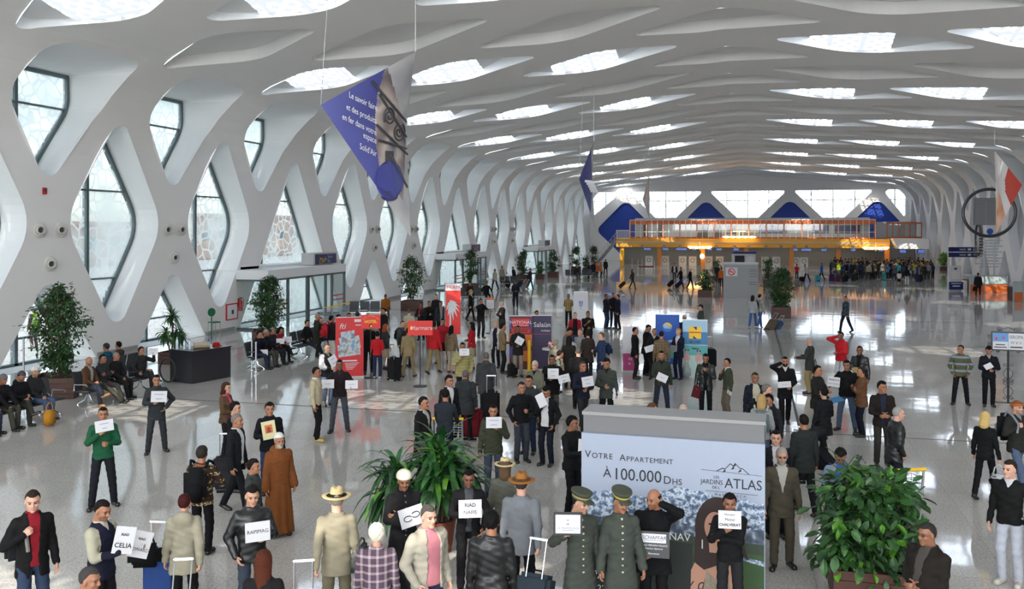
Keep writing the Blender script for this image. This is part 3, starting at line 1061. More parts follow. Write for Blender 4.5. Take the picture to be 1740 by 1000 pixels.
def cloth(hexcol, kind='plain'):
 """Woven cloth of one colour, or one of the patterns the photograph shows."""
 name = 'cloth_%s_%s' % (kind, hexcol)
 if name in MATS: return MATS[name]
 cols = [tuple(0.84 * q for q in hexc(c)) for c in hexcol.split('/')]
 c0 = cols[0]
 m, nt, b = nodes_of(name); L = nt.links.new
 b.inputs['Roughness'].default_value = 0.38 if kind == 'leather' else 0.82
 b.inputs['Specular IOR Level'].default_value = 0.5 if kind == 'leather' else 0.2
 tc = nt.nodes.new('ShaderNodeTexCoord')
 nz = nt.nodes.new('ShaderNodeTexNoise'); nz.inputs['Scale'].default_value = 9; nz.inputs['Detail'].default_value = 3
 L(tc.outputs['Object'], nz.inputs['Vector'])
 mx = nt.nodes.new('ShaderNodeMix'); mx.data_type = 'RGBA'; mx.blend_type = 'MULTIPLY'; mx.inputs[0].default_value = 0.26
 cr = nt.nodes.new('ShaderNodeValToRGB')
 cr.color_ramp.elements[0].position = 0.3; cr.color_ramp.elements[0].color = (0.62, 0.62, 0.62, 1)
 cr.color_ramp.elements[1].position = 0.7; cr.color_ramp.elements[1].color = (1.12, 1.12, 1.12, 1)
 L(nz.outputs['Fac'], cr.inputs[0]); L(cr.outputs[0], mx.inputs[7])
 bp = nt.nodes.new('ShaderNodeBump'); bp.inputs['Strength'].default_value = 0.18; bp.inputs['Distance'].default_value = 0.03
 L(nz.outputs['Fac'], bp.inputs['Height']); L(bp.outputs[0], b.inputs['Normal'])
 if kind in ('plaid', 'stripes', 'camo', 'knit') and len(cols) > 1:
  sep = nt.nodes.new('ShaderNodeSeparateXYZ'); L(tc.outputs['Object'], sep.inputs[0])
  def band(out, sc, w, off=0.0):
   a = nt.nodes.new('ShaderNodeMath'); a.operation = 'MULTIPLY_ADD'; a.inputs[1].default_value = sc; a.inputs[2].default_value = off
   L(out, a.inputs[0])
   f = nt.nodes.new('ShaderNodeMath'); f.operation = 'FRACT'; L(a.outputs[0], f.inputs[0])
   g = nt.nodes.new('ShaderNodeMath'); g.operation = 'LESS_THAN'; g.inputs[1].default_value = w; L(f.outputs[0], g.inputs[0])
   return g.outputs[0]
  if kind == 'plaid':
   fz, fx = band(sep.outputs[2], 11, 0.3), band(sep.outputs[0], 11, 0.3)
   ad = nt.nodes.new('ShaderNodeMath'); ad.operation = 'ADD'; L(fz, ad.inputs[0]); L(fx, ad.inputs[1])
   hf = nt.nodes.new('ShaderNodeMath'); hf.operation = 'MULTIPLY'; hf.inputs[1].default_value = 0.5; L(ad.outputs[0], hf.inputs[0])
   fac = hf.outputs[0]
  elif kind == 'stripes':
   fac = band(sep.outputs[2], 5.2, 0.32, 0.1)
  elif kind == 'knit':
   v = nt.nodes.new('ShaderNodeTexVoronoi'); v.inputs['Scale'].default_value = 26
   mp = nt.nodes.new('ShaderNodeMapping'); mp.inputs['Scale'].default_value = (1, 1, 1.5)
   L(tc.outputs['Object'], mp.inputs[0]); L(mp.outputs[0], v.inputs['Vector'])
   g = nt.nodes.new('ShaderNodeMath'); g.operation = 'LESS_THAN'; g.inputs[1].default_value = 0.42; L(v.outputs['Distance'], g.inputs[0])
   h2 = nt.nodes.new('ShaderNodeMath'); h2.operation = 'MULTIPLY'; L(g.outputs[0], h2.inputs[0]); L(band(sep.outputs[2], 9, 0.55), h2.inputs[1])
   fac = h2.outputs[0]
  else:
   n2 = nt.nodes.new('ShaderNodeTexNoise'); n2.inputs['Scale'].default_value = 11
   L(tc.outputs['Object'], n2.inputs['Vector'])
   g = nt.nodes.new('ShaderNodeMath'); g.operation = 'GREATER_THAN'; g.inputs[1].default_value = 0.52; L(n2.outputs['Fac'], g.inputs[0])
   fac = g.outputs[0]
  pm = nt.nodes.new('ShaderNodeMix'); pm.data_type = 'RGBA'
  pm.inputs[6].default_value = (*c0, 1); pm.inputs[7].default_value = (*cols[1], 1)
  L(fac, pm.inputs[0]); L(pm.outputs[2], mx.inputs[6])
 else:
  mx.inputs[6].default_value = (*c0, 1)
 L(mx.outputs[2], b.inputs['Base Color'])
 MATS[name] = m
 return m

def skin_mats(sk, hair, beard, moustache):
 s = mat('skin_' + sk, hexc(SKINS[sk]), 0.55, noise=0.06, scale=25)
 hm = hair_mat(hair)
 lip = mat('lips_' + sk, tuple(c * f for c, f in zip(hexc(SKINS[sk]), (0.85, 0.62, 0.62))), 0.5)
 eye = mat('eyes', (0.035, 0.025, 0.02), 0.25)
 st = mat('stubble_' + sk, tuple(c * 0.62 for c in hexc(SKINS[sk])), 0.7)
 bm_ = {'': s, 'stubble': st, 'full': hm}[beard]
 return [s, eye, hm, lip, bm_, hm if (moustache or beard == 'full') else (st if beard else s)]

def hair_mat(h):
 return mat('hair_' + h, hexc(h), 0.75, noise=0.4, scale=60, spec=0.15)

SHOE = {}
def shoe_mesh(color, lod):
 k = (color, lod)
 if k in SHOE: return SHOE[k]
 if ('g', lod) not in SHOE:
  g = Grid((-0.08, -0.12, -0.02), (0.08, 0.24, 0.16), {0: 0.011, 1: 0.015, 2: 0.022}[lod])
  f = g.cap((0, -0.045, 0.038), (0, 0.13, 0.032), 0.044, 0.046, sx=1.0)
  f = smin(f, g.cap((0, -0.04, 0.04), (0, -0.03, 0.115), 0.042, 0.042), 0.03)
  f = smax(f, 0.002 - g.z, 0.006)
  SHOE[('g', lod)] = g.mesh(f)
 V, Q = SHOE[('g', lod)]
 me = np_mesh('shoe', V, Q, np.zeros(len(Q), np.int32), [mat('shoe_' + color, hexc(color), 0.35)])
 SHOE[k] = me
 return me

def np_mesh(name, V, Q, M, mats):
 me = bpy.data.meshes.new(name)
 nv, nq = len(V), len(Q)
 me.vertices.add(nv); me.vertices.foreach_set('co', np.ascontiguousarray(V, F32).ravel())
 me.loops.add(nq * 4); me.loops.foreach_set('vertex_index', np.ascontiguousarray(Q, np.int32).ravel())
 me.polygons.add(nq)
 me.polygons.foreach_set('loop_start', np.arange(0, nq * 4, 4, dtype=np.int32))
 me.polygons.foreach_set('loop_total', np.full(nq, 4, np.int32))
 me.polygons.foreach_set('use_smooth', np.ones(nq, bool))
 for m in mats: me.materials.append(m)
 me.polygons.foreach_set('material_index', np.ascontiguousarray(M, np.int32))
 me.update(calc_edges=True)
 me.validate()
 return me

# half-width, half-depth of the garments by height (1.75 m wearer)
TORSO = np.array([  # z, a, b, y
 (0.70, .178, .128, -.005), (0.86, .172, .125, -.008), (0.95, .165, .118, -.004), (1.06, .150, .106, .004), (1.18, .160, .113, .006),
 (1.30, .176, .120, .002), (1.36, .178, .114, -.004), (1.405, .158, .098, -.010), (1.44, .118, .080, -.016), (1.475, .074, .066, -.020), (1.53, .060, .058, -.022)], F32)

def rot_to(d, pref):
 """Columns x, y, z with x along d and y as near to pref as possible."""
 x = Vector(d).normalized()
 y = Vector(pref) - x * Vector(pref).dot(x)
 if y.length < 1e-4: y = x.orthogonal()
 y.normalize()
 z = x.cross(y)
 return Matrix((x, y, z)).transposed()

def rotz(a):
 return Matrix.Rotation(a, 3, 'Z')

PEOPLE = []

def person(label, u=None, v=None, hv=None, pos=None, h=1.74, face=0, legs='stand', R='down', L='down', head=(0, 0), lean=0.0, twist=0.0,
     hair='short', hc='1d1916', skin='m', fem=False, beard='', mous=False, fat=1.0,
     top='jacket', tc='222222', tk='plain', shirt=None, opening='closed', hem=None,
     pants='1b1d22', pk='plain', shoes='15120f', skirt=None, hat=None, hatc='222222', hood=None,
     group=None, lod=None, seat=0.44, glasses=False, world_face=None, scarf=None, yoke=None, belt=None, buttons=None):
 # ---- where the person stands
 if pos is None:
  if v is not None:
   pos = ground(u, v)
  else:                                   # only the head shows: from the height of its crown
   hh = h if legs != 'sit' else h - 0.45
   pos = ground(u, hv, hh * 1.0)
   pos.z = 0
 pos = Vector((pos[0], pos[1], pos[2] if len(pos) > 2 else 0.0))
 dc = Vector((-pos.x, -pos.y)).normalized()
 if world_face is None:
  a = math.radians(face)
  fw = Vector((dc.x * math.cos(a) - dc.y * math.sin(a), dc.x * math.sin(a) + dc.y * math.cos(a)))
 else:
  fw = Vector((world_face[0], world_face[1])).normalized()
 rz = math.atan2(fw.y, fw.x) - math.pi / 2
 zc = -pos.x * SY + pos.y * CY
 if lod is None:
  lod = 0 if zc < 24 else (1 if zc < 52 else 2)
 sc = h / 1.75
 hv_ = {0: 0.0115, 1: 0.018, 2: 0.032}[lod]
 wd = fat * (0.93 if fem else 1.0)
 # ---- skeleton
 sit = legs.startswith('sit')
 hipz = 0.92 if not sit else (seat / sc + 0.095)
 lean_r = math.radians(lean)
 RT = Matrix.Rotation(math.radians(twist), 3, 'Z') @ Matrix.Rotation(-lean_r, 3, 'X')
 hip0 = Vector((0, 0, 0.92)); hip = Vector((0, 0, hipz))
 def t2p(p):
  return RT @ (Vector(p) - hip0) + hip
 arm = {}
 for side, spec in ((1, R), (-1, L)):
  tgt, pole, hp = ARMS[spec] if isinstance(spec, str) else spec
  tgt = Vector((tgt[0] * side, tgt[1], tgt[2])); pole = Vector((pole[0] * side, pole[1], pole[2]))
  S = Vector((0.170 * side * wd, -0.012, 1.385))
  el, wr = ik(S, tgt, 0.285, 0.255, pole)
  arm[side] = (S, el, wr, hp)
 leg = {}
 for side in (1, -1):
  J = Vector((0.088 * side, 0, hipz))
  yaw_out = 0.16 * side
  if legs == 'stand':      A = Vector((0.105 * side, -0.015, 0.085))
  elif legs == 'apart':    A = Vector((0.185 * side, -0.01 + 0.06 * side, 0.085)); yaw_out = 0.3 * side
  elif legs == 'weight':   A = Vector((0.12 * side, 0.07 if side > 0 else -0.05, 0.085)); yaw_out = 0.28 * side
  elif legs == 'walk':     A = Vector((0.085 * side, 0.27 * side - 0.03, 0.085 if side > 0 else 0.13)); yaw_out = 0.05 * side
  elif legs == 'walk2':    A = Vector((0.085 * side, -0.24 * side - 0.03, 0.085 if side < 0 else 0.12)); yaw_out = 0.05 * side
  elif legs == 'sit':      A = Vector((0.12 * side, 0.47 + 0.05 * side, 0.085))
  elif legs == 'sit_out':  A = Vector((0.10 * side, 0.66 + 0.06 * side, 0.085))
  elif legs == 'sit_cross': A = Vector((0.09, 0.45, 0.085)) if side > 0 else Vector((0.20, 0.62, 0.36))
  elif legs == 'sit_wide': A = Vector((0.20 * side, 0.44, 0.085))
  pole = Vector((0.10 * side, 1, 0.35 if not sit else 1.0))
  if legs == 'sit_cross' and side < 0: pole = Vector((0.25, 0.5, 1.0))
  kn, A = ik(J, A, 0.432, 0.416, pole)
  leg[side] = (J, kn, A, yaw_out)
 # ---- top garment, in the chest frame
 prof_t = TORSO.copy()
 grow = {'jacket': 0.016, 'coat': 0.020, 'sweater': 0.007, 'suit': 0.012, 'puffy': 0.036, 'tunic': 0.012, 'djellaba': 0.02, 'tee': 0.004, 'vest': 0.012}[top]
 hz = hem if hem is not None else {'jacket': 0.82, 'coat': 0.62, 'sweater': 0.86, 'suit': 0.74, 'puffy': 0.80, 'tunic': 0.58, 'djellaba': 0.07, 'tee': 0.86, 'vest': 0.84}[top]
 if sit: hz = max(hz, 0.84)
 g = Grid((-0.52, -0.34, min(hz, 0.86) - 0.06), (0.52, 0.62, 1.80 if any(arm[s][2].z > 1.5 for s in arm) else 1.60), hv_)
 zz = g.z
 aa = np.interp(zz.ravel(), prof_t[:, 0], prof_t[:, 1]).reshape(zz.shape).astype(F32) * wd + grow
 bb = np.interp(zz.ravel(), prof_t[:, 0], prof_t[:, 2]).reshape(zz.shape).astype(F32) * (0.5 + 0.5 * fat) * fat + grow
 yy = np.interp(zz.ravel(), prof_t[:, 0], prof_t[:, 3]).reshape(zz.shape).astype(F32)
 if fat > 1.08:                               # a rounder belly
  bel = np.exp(-((zz - 1.08) / 0.14) ** 2) * (fat - 1.0) * 0.35
  bb = bb + bel; yy = yy + bel * 0.6
 if top in ('coat', 'tunic', 'djellaba'):
  fl = np.maximum(0, 0.9 - zz)
  aa = aa + fl * (0.10 if top != 'djellaba' else 0.085); bb = bb + fl * (0.08 if top != 'djellaba' else 0.10)
 qx, qy = np.abs(g.x / aa), np.abs((g.y - yy) / bb)
 tor = ((qx ** 2.3 + qy ** 2.3) ** (1 / 2.3) - 1) * np.minimum(aa, bb)
 if fem and top != 'puffy':
  for s in (-1, 1):
   tor = smin(tor, g.ell((0.075 * s, 0.085, 1.27), (0.07, 0.06 + grow * 0.5, 0.065)), 0.05)
 tor = np.maximum(tor, hz - zz)
 tor = smax(tor, zz - 1.49, 0.01)
 gr2 = min(grow, 0.024) * 0.8
 f = tor
 if top in ('jacket', 'suit', 'coat', 'puffy', 'tunic', 'vest'):      # collar
  rr = np.sqrt((g.x / 1.12) ** 2 + (g.y + 0.022) ** 2)
  f = smin(f, np.sqrt((rr - 0.076) ** 2 + ((zz - 1.468 + 0.10 * np.maximum(0, g.y)) * 0.55) ** 2) - 0.014, 0.012)
 shirt_f = None
 if opening != 'closed':                      # the front stands open over the shirt
  ax_ = np.abs(g.x)
  w_ = {'v': (zz - 1.12) * 0.24, 'open': 0.034 + np.maximum(0, zz - 1.0) * 0.06 + np.maximum(0, 1.0 - zz) * 0.10,
     'wide': 0.085 + np.maximum(0, 1.0 - zz) * 0.06 - np.maximum(0, zz - 1.36) * 0.25, 'neck': (zz - 1.375) * 0.55}[opening]
  wedge = np.maximum(ax_ - w_, 0.03 - g.y)
  f = smax(f, -wedge, 0.004)
  a2, b2 = aa - grow + 0.003, bb - grow + 0.003
  q1, q2 = np.abs(g.x / a2), np.abs((g.y - yy) / b2)
  shirt_f = ((q1 ** 2.3 + q2 ** 2.3) ** (1 / 2.3) - 1) * np.minimum(a2, b2)
  shirt_f = smax(shirt_f, np.maximum(zz - 1.50, max(hz, 0.84) + 0.03 - zz), 0.004)
  rr = np.sqrt(g.x ** 2 + (g.y + 0.02) ** 2)
  shirt_f = smin(shirt_f, np.sqrt((rr - 0.066) ** 2 + ((zz - 1.488 + 0.18 * np.maximum(0, g.y)) * 0.6) ** 2) - 0.010, 0.008)
  shirt_f = np.maximum(shirt_f, np.maximum(-0.09 - g.y, np.minimum(wedge - 0.025, 1.46 - zz)))
 sleeve = {'tee': 0.45, 'vest': 0.0}.get(top, 1.0)
 wr_r = {'djellaba': 0.078, 'tunic': 0.055}.get(top, 0.037 + gr2 * 0.6)
 for s in arm:
  S, el, wr, hp = arm[s]
  if top == 'vest':
   f = smin(f, g.cap(S, S + Vector((0.01 * s, 0, -0.03)), 0.056 * wd, 0.05), 0.04)
   continue
  f = smin(f, g.cap(S, el, 0.058 * wd + gr2, 0.047 + gr2), 0.035)
  e2 = wr + (wr - el).normalized() * 0.005 if sleeve == 1.0 else el + (wr - el) * 0.05
  f = smin(f, g.cap(el, e2, 0.046 + gr2, wr_r if sleeve == 1.0 else 0.045), 0.02)
 if top == 'puffy':
  f = f + 0.010 * np.cos(zz * 2 * math.pi / 0.085)
 # folds
 fold_amp = {'suit': 0.8, 'djellaba': 0.5, 'puffy': 0.4}.get(top, 1.0)
 f = f + fold_amp * 0.0040 * np.sin(g.x * 19 - zz * 33 + 1.3 * np.sin(zz * 17 + g.y * 9)) * np.clip(1.5 - np.abs(zz - 1.05) * 3.2, 0.25, 1)
 f = f + 0.0045 * np.sin(g.x * 31 + zz * 27) * np.sin(zz * 46 + g.y * 22) * (1.0 if top not in ('suit', 'djellaba') else 0.6)
 if top in ('djellaba',):
  ang = np.arctan2(g.y - yy, g.x)
  f = f + 0.012 * np.cos(ang * 9) * np.clip(1.0 - zz, 0, 1)
 if hood or top == 'djellaba':
  f = smin(f, g.ell((0, -0.10, 1.44), (0.13, 0.075, 0.10)), 0.03)
 V, Q = g.mesh(f)
 c = V[Q].mean(1)
 cx, cy_, cz = np.abs(c[:, 0]), c[:, 1], c[:, 2]
 M = np.zeros(len(Q), np.int32)
 front = cy_ > 0.035
 if yoke:
  for s in arm:
   S, el, wr, hp = arm[s]
   for a_, b_, lim in ((S, el, 0.095), (el, wr, 0.085)) if yoke.endswith('+') else ((S, el, 0.095),):
    a_, b_ = np.array(a_), np.array(b_); d = b_ - a_
    t = np.clip(((c - a_) @ d) / (d @ d), 0, 1)
    M[(np.linalg.norm(c - (a_ + t[:, None] * d), axis=1) < lim) & (np.abs(c[:, 0]) > 0.125)] = 1
 if buttons: M[front & (cx < 0.010) & (cz > 0.80) & (np.mod(cz, 0.075) < 0.019)] = 1
 mats_t = [cloth(tc, tk), cloth((yoke or buttons or tc).rstrip('+'))]
 Vp = (V - np.array(hip0)) @ np.array(RT).T + np.array(hip)
 root_parts = []
 root_parts.append((({'coat': 'coat', 'sweater': 'sweater', 'suit': 'suit_jacket', 'tunic': 'tunic', 'djellaba': 'robe', 'tee': 'shirt', 'vest': 'vest'}.get(top, 'jacket')), Vp * sc, Q, M, mats_t))
 if shirt_f is not None:
  V2, Q2 = g.mesh(shirt_f)
  V2 = (V2 - np.array(hip0)) @ np.array(RT).T + np.array(hip)
  root_parts.append(('shirt', V2 * sc, Q2, np.zeros(len(Q2), np.int32), [cloth(shirt or tc)]))
 # ---- trousers or skirt
 gl_ = 0.011 if not fem else 0.006
 lo = Vector((-0.42, -0.42, 0.04)); hi = Vector((0.42, 0.95 if sit else 0.48, hipz + 0.16))
 g = Grid(lo, hi, hv_)
 f = g.ell((0, -0.008, hipz + 0.02), (0.148 * wd, 0.104 * fat, 0.13))
 for s in leg:
  J, kn, A, yo = leg[s]
  f = smin(f, g.cap(J, kn, 0.082 * (0.5 + wd / 2) + gl_ * 0.5, 0.060 + gl_), 0.03)
  low = Vector(A) + (kn - A).normalized() * 0.0
  f = smin(f, g.cap(kn, low, 0.060 + gl_, 0.048 + gl_), 0.012)
 f = f + 0.004 * np.sin(g.z * 52 + g.x * 20) * np.sin(g.x * 37 + g.y * 29)
 f = np.maximum(f, g.z - (hipz + 0.12))
 if top not in ('djellaba',):
  if skirt:
   ks = (hipz - 0.92)
   s1 = ((g.x / (0.160 + np.maximum(0, 0.95 - g.z) * 0.1)) ** 2 + (g.y / (0.112 + np.maximum(0, 0.95 - g.z) * 0.12)) ** 2)
   fs = np.maximum((np.sqrt(s1) - 1) * 0.12, np.maximum(g.z - (hipz + 0.10), (0.50 + ks) - g.z))
   V, Q = g.mesh(fs)
   root_parts.append(('skirt', V * sc, Q, np.zeros(len(Q), np.int32), [cloth(skirt)]))
  else:
   V, Q = g.mesh(f)
   root_parts.append(('trousers', V * sc, Q, np.zeros(len(Q), np.int32), [cloth(pants, pk)]))
 # ---- body: one skin mesh (torso, limbs, neck, head, hands)
 hb = {0: 0.026, 1: 0.034, 2: 0.05}[lod]
 g = Grid((-0.5, -0.45, 0.03), (0.5, 0.95 if sit else 0.6, hipz + 0.92), hb)
 f = None
 def U(d, k=0.03):
  nonlocal f
  f = d if f is None else smin(f, d, k)
 U(g.cap(t2p((0, 0, 0.98)), t2p((0, 0, 1.12)), 0.085, 0.08)); U(g.cap(t2p((-0.06, -0.01, 1.30)), t2p((0.06, -0.01, 1.30)), 0.085, 0.085), 0.05)
 U(g.cap(t2p((0, 0, 1.1)), t2p((0, -0.01, 1.30)), 0.08, 0.085)); U(g.cap(t2p((0, -0.02, 1.38)), t2p((0, -0.015, 1.56)), 0.06, 0.05))
 U(g.cap(t2p((-0.13, -0.012, 1.37)), t2p((0.13, -0.012, 1.37)), 0.036, 0.036))
 for s in arm:
  S, el, wr, hp = arm[s]
  U(g.cap(t2p(S), t2p(el), 0.042, 0.036)); U(g.cap(t2p(el), t2p(wr), 0.035, 0.024))
 for s in leg:
  J, kn, A, yo = leg[s]
  U(g.cap(J, kn, 0.064, 0.040), 0.01); U(g.cap(kn, A, 0.040, 0.028), 0.006)
 V, Q = g.mesh(f)
 BV, BQ, BM = [V], [Q], [np.zeros(len(Q), np.int32)]
 nb = len(V)
 # head
 hy, hp_ = math.radians(head[0]), math.radians(head[1])
 RH = RT @ Matrix.Rotation(hy, 3, 'Z') @ Matrix.Rotation(hp_, 3, 'X') @ Matrix.Rotation(lean_r * 0.6, 3, 'X')
 hc_ = t2p((0, 0.015, 1.615))
 HS = 1.03 * (0.97 if fem else 1.0) * (1.0 + max(0.0, 1.62 - h) * 0.35)
 def h2p(V):
  return (V * HS) @ np.array(RH).T.astype(F32) + np.array(hc_, F32)
 V, Q, Mh = head_of(lod, fem)
 BV.append(h2p(V)); BQ.append(Q + nb); BM.append(Mh); nb += len(V)
 hands = {}
 for s in arm:
  S, el, wr, hp = arm[s]
  d = (wr - el).normalized()
  pref = Vector((0, 1, 0.35)) if d.z < -0.6 else (Vector((-0.3 * s, 0.1, 1)) if abs(d.z) < 0.75 else Vector((-0.6 * s, -0.8, 0)))
  Rm = rot_to(RT @ d, RT @ pref)
  V, Q = hand_of(hp, lod)
  V = V * F32(0.93)
  if s < 0:
   V[:, 2] *= -1; Q = Q[:, ::-1]
  w0 = t2p(wr)
  Vh = V @ np.array(Rm).T.astype(F32) + np.array(w0, F32)
  BV.append(Vh); BQ.append(Q + nb); BM.append(np.zeros(len(Q), np.int32)); nb += len(V)
  hands[s] = w0 + (Rm @ Vector((0.085, 0.0, -0.02 if s > 0 else 0.02)))
 Vb, Qb, Mb = np.concatenate(BV) * sc, np.concatenate(BQ), np.concatenate(BM)
 me = np_mesh('person', Vb, Qb, Mb, skin_mats(skin, hc, beard, mous))
 o = bpy.data.objects.new('person', me)
 COL.objects.link(o)
 o.location = pos; o.rotation_euler = (0, 0, rz)
 tag(o, label, 'person', group)
 for nm, V, Q, M, ms in root_parts:
  ch = bpy.data.objects.new(nm, np_mesh(nm, V, Q, M, ms)); COL.objects.link(ch); ch.parent = o
 for s in leg:
  J, kn, A, yo = leg[s]
  ch = bpy.data.objects.new('shoe', shoe_mesh(shoes, lod)); COL.objects.link(ch); ch.parent = o
  back = legs in ('walk', 'walk2') and A.z > 0.09
  tilt = -0.45 if back else 0.0
  if legs == 'sit_cross' and s < 0: tilt = 0.35; yo = -0.5
  ch.rotation_euler = (tilt, 0, -yo)
  ch.scale = (sc, sc, sc)
  up = Vector((0, -0.03, 0.085)); up.rotate(ch.rotation_euler)
  ch.location = (Vector(A) - up) * sc
 # ---- hair and hats, in the head frame
 def head_part(nm, V, Q, ms, M=None):
  ch = bpy.data.objects.new(nm, np_mesh(nm, h2p(V) * sc, Q, np.zeros(len(Q), np.int32) if M is None else M, ms)); COL.objects.link(ch); ch.parent = o
  return ch
 if hair:
  V, Q = hair_of(hair, lod); head_part('hair', V, Q, [hair_mat(hc)])
 if hat:
  gh = Grid((-0.24, -0.26, -0.07), (0.24, 0.28, 0.26), {0: 0.0085, 1: 0.012, 2: 0.02}[lod])
  band = None
  cran = gh.ell((0, -0.010, 0.036), (0.092, 0.112, 0.112))
  if hat == 'beanie':
   ff = smax(cran, 0.035 + gh.y * 0.22 - gh.z, 0.008) + 0.0025 * np.sin(gh.x * 160)
  elif hat == 'kufi':
   ff = smax(gh.ell((0, -0.012, 0.045), (0.088, 0.108, 0.105)), 0.055 + gh.y * 0.2 - gh.z, 0.006)
  elif hat == 'turban':
   ff = smax(gh.ell((0, -0.012, 0.07), (0.105, 0.122, 0.09)), 0.045 + gh.y * 0.15 - gh.z, 0.01)
  elif hat == 'cap':
   ff = smax(gh.ell((0, -0.010, 0.04), (0.088, 0.106, 0.105)), 0.055 + gh.y * 0.05 - gh.z, 0.006)
   vis = smax(gh.ell((0, 0.11, 0.062), (0.075, 0.085, 0.012)), -(gh.y - 0.03), 0.01)
   ff = np.minimum(ff, vis)
  elif hat == 'straw':
   rr = np.sqrt(gh.x ** 2 + (gh.y + 0.01) ** 2)
   crown = smax(gh.cap((0, -0.012, 0.03), (0, -0.006, 0.13), 0.098, 0.078, sx=0.93), np.abs(gh.z - 0.11) - 0.06, 0.02)
   crown = smax(crown, -gh.ell((0, 0.0, 0.20), (0.022, 0.09, 0.05)), 0.02)
   brim = np.maximum(rr - 0.172, np.abs(gh.z - 0.062 - 0.25 * np.maximum(0, rr - 0.10) * np.abs(gh.x) / 0.17 * 0.6 + 0.06 * np.maximum(0, rr - 0.1)) - 0.009)
   ff = smin(crown, brim, 0.008); band = (0.066, 0.096)
  elif hat == 'porter':
   rr = np.sqrt(gh.x ** 2 + (gh.y + 0.01) ** 2)
   ff = np.maximum(np.sqrt((gh.x / 0.093) ** 2 + ((gh.y + 0.012) / 0.112) ** 2) - 1, np.abs(gh.z - 0.092) / 0.04 - 1) * 0.04
   flare = np.maximum((np.sqrt((gh.x / 0.115) ** 2 + ((gh.y + 0.012) / 0.132) ** 2) - 1) * 0.1, np.abs(gh.z - 0.135) - 0.014)
   vis = smax(gh.ell((0, 0.105, 0.052), (0.078, 0.07, 0.012)), -(gh.y - 0.03), 0.01)
   ff = np.minimum(smin(ff, flare, 0.01), vis); band = (0.078, 0.092)
  elif hat == 'headband':
   ff = np.maximum(np.abs(cran) - 0.008, np.abs(gh.z - 0.055 - gh.y * 0.15) - 0.024)
  V, Q = gh.mesh(ff)
  c = V[Q].mean(1); M = np.zeros(len(Q), np.int32)
  cols = hatc.split('/')
  if band is not None and len(cols) > 1:
   M[(c[:, 2] > band[0]) & (c[:, 2] < band[1]) & (np.hypot(c[:, 0], c[:, 1] + 0.01) < 0.122)] = 1
  head_part('hat', V, Q, [cloth(cols[0]), cloth(cols[-1])], M)
 if glasses:
  mb = MB()
  for s in (-1, 1):
   mb.tube([(s * 0.031 + 0.019 * math.cos(t), 0.094, 0.011 + 0.015 * math.sin(t)) for t in [k * math.pi / 5 for k in range(10)]], 0.0022, 5, closed=True)
   mb.tube([(s * 0.05, 0.092, 0.014), (s * 0.08, 0.0, 0.014)], 0.0022, 5)
  mb.tube([(-0.012, 0.096, 0.013), (0.012, 0.096, 0.013)], 0.0022, 5)
  mb.v = [Vector(p) for p in (h2p(np.array([tuple(q) for q in mb.v], F32)) * sc)]
  mb.build('glasses', mat('dark_wire', (0.03, 0.03, 0.03), 0.3, 0.5), o)
 if scarf:
  mb = MB()
  mb.tube([t2p((0.088 * math.cos(t), 0.078 * math.sin(t) - 0.015, 1.455 + 0.01 * math.sin(2 * t))) * sc for t in [k * math.pi / 7 for k in range(14)]], 0.032 * sc, 8, closed=True)
  mb.tube([t2p(p) * sc for p in ((0.04, 0.07, 1.44), (0.05, 0.135, 1.34), (0.05, 0.15, 1.2), (0.055, 0.14, 1.06))], [0.03, 0.034, 0.036, 0.03], 8)
  mb.build('scarf', cloth(scarf), o, smooth=True)
 R3 = rotz(rz)
 info = dict(obj=o, pos=pos, rz=rz, fw=R3 @ Vector((0, 1, 0)), rt=R3 @ Vector((1, 0, 0)), sc=sc, zc=zc, group=group,
    hand={s: pos + R3 @ (hands[s] * sc) for s in hands}, chest=pos + R3 @ (t2p((0, 0, 1.25)) * sc), RT=RT, R3=R3,
    back=pos + R3 @ (t2p((0, -0.13, 1.2)) * sc), t2w=lambda p: pos + R3 @ (t2p(p) * sc))
 PEOPLE.append(info)
 return info
# ================================================================ FIXTURES OF THE HALL
m_white = mat('white_paint', (0.80, 0.80, 0.79), 0.45)
m_paper = mat('white_paper', (0.62, 0.62, 0.645), 0.7)
m_black = mat('black_paint', (0.015, 0.015, 0.017), 0.4)
m_ink = mat('black_ink', (0.02, 0.02, 0.025), 0.7)
m_steel = mat('brushed_steel', (0.55, 0.56, 0.58), 0.28, 1.0)
m_chrome = mat('polished_steel', (0.72, 0.73, 0.75), 0.15, 1.0)
m_lightgrey = mat('light_grey_paint', (0.50, 0.50, 0.50), 0.5)
m_midgrey = mat('mid_grey_laminate', (0.30, 0.31, 0.315), 0.45, noise=0.04, scale=1)
m_darkgrey = mat('dark_grey_plastic', (0.06, 0.06, 0.065), 0.5)
m_navy = mat('navy_sign', hexc('1c2460'), 0.4)
m_yellow = mat('ochre_yellow_fascia', hexc('d39a2a'), 0.5, noise=0.05, scale=0.5)
m_yellow_sign = mat('yellow_print', hexc('f2c21a'), 0.5)
m_orange = mat('orange_panel', hexc('c8662e'), 0.45, noise=0.04, scale=1)
m_red = mat('red_print', hexc('c4262b'), 0.5)
m_red2 = mat('bright_red_print', hexc('d8281f'), 0.45)
m_blueprint = mat('blue_print', hexc('1d55b0'), 0.5)
m_sky_print = mat('pale_blue_print', hexc('9fc3dc'), 0.5)
m_sea_print = mat('sea_green_print', hexc('4f9f9c'), 0.5)
m_pink = mat('pink_print', hexc('a8336f'), 0.5)
m_skinprint = mat('printed_skin', hexc('b98a74'), 0.6)
m_wood = mat('planter_wood', hexc('4a2c20'), 0.5, noise=0.25, scale=6)
m_soil = mat('potting_soil', (0.03, 0.022, 0.017), 0.95, noise=0.4, scale=25)
m_granite = mat('black_granite', (0.025, 0.025, 0.03), 0.18, noise=0.5, scale=60)
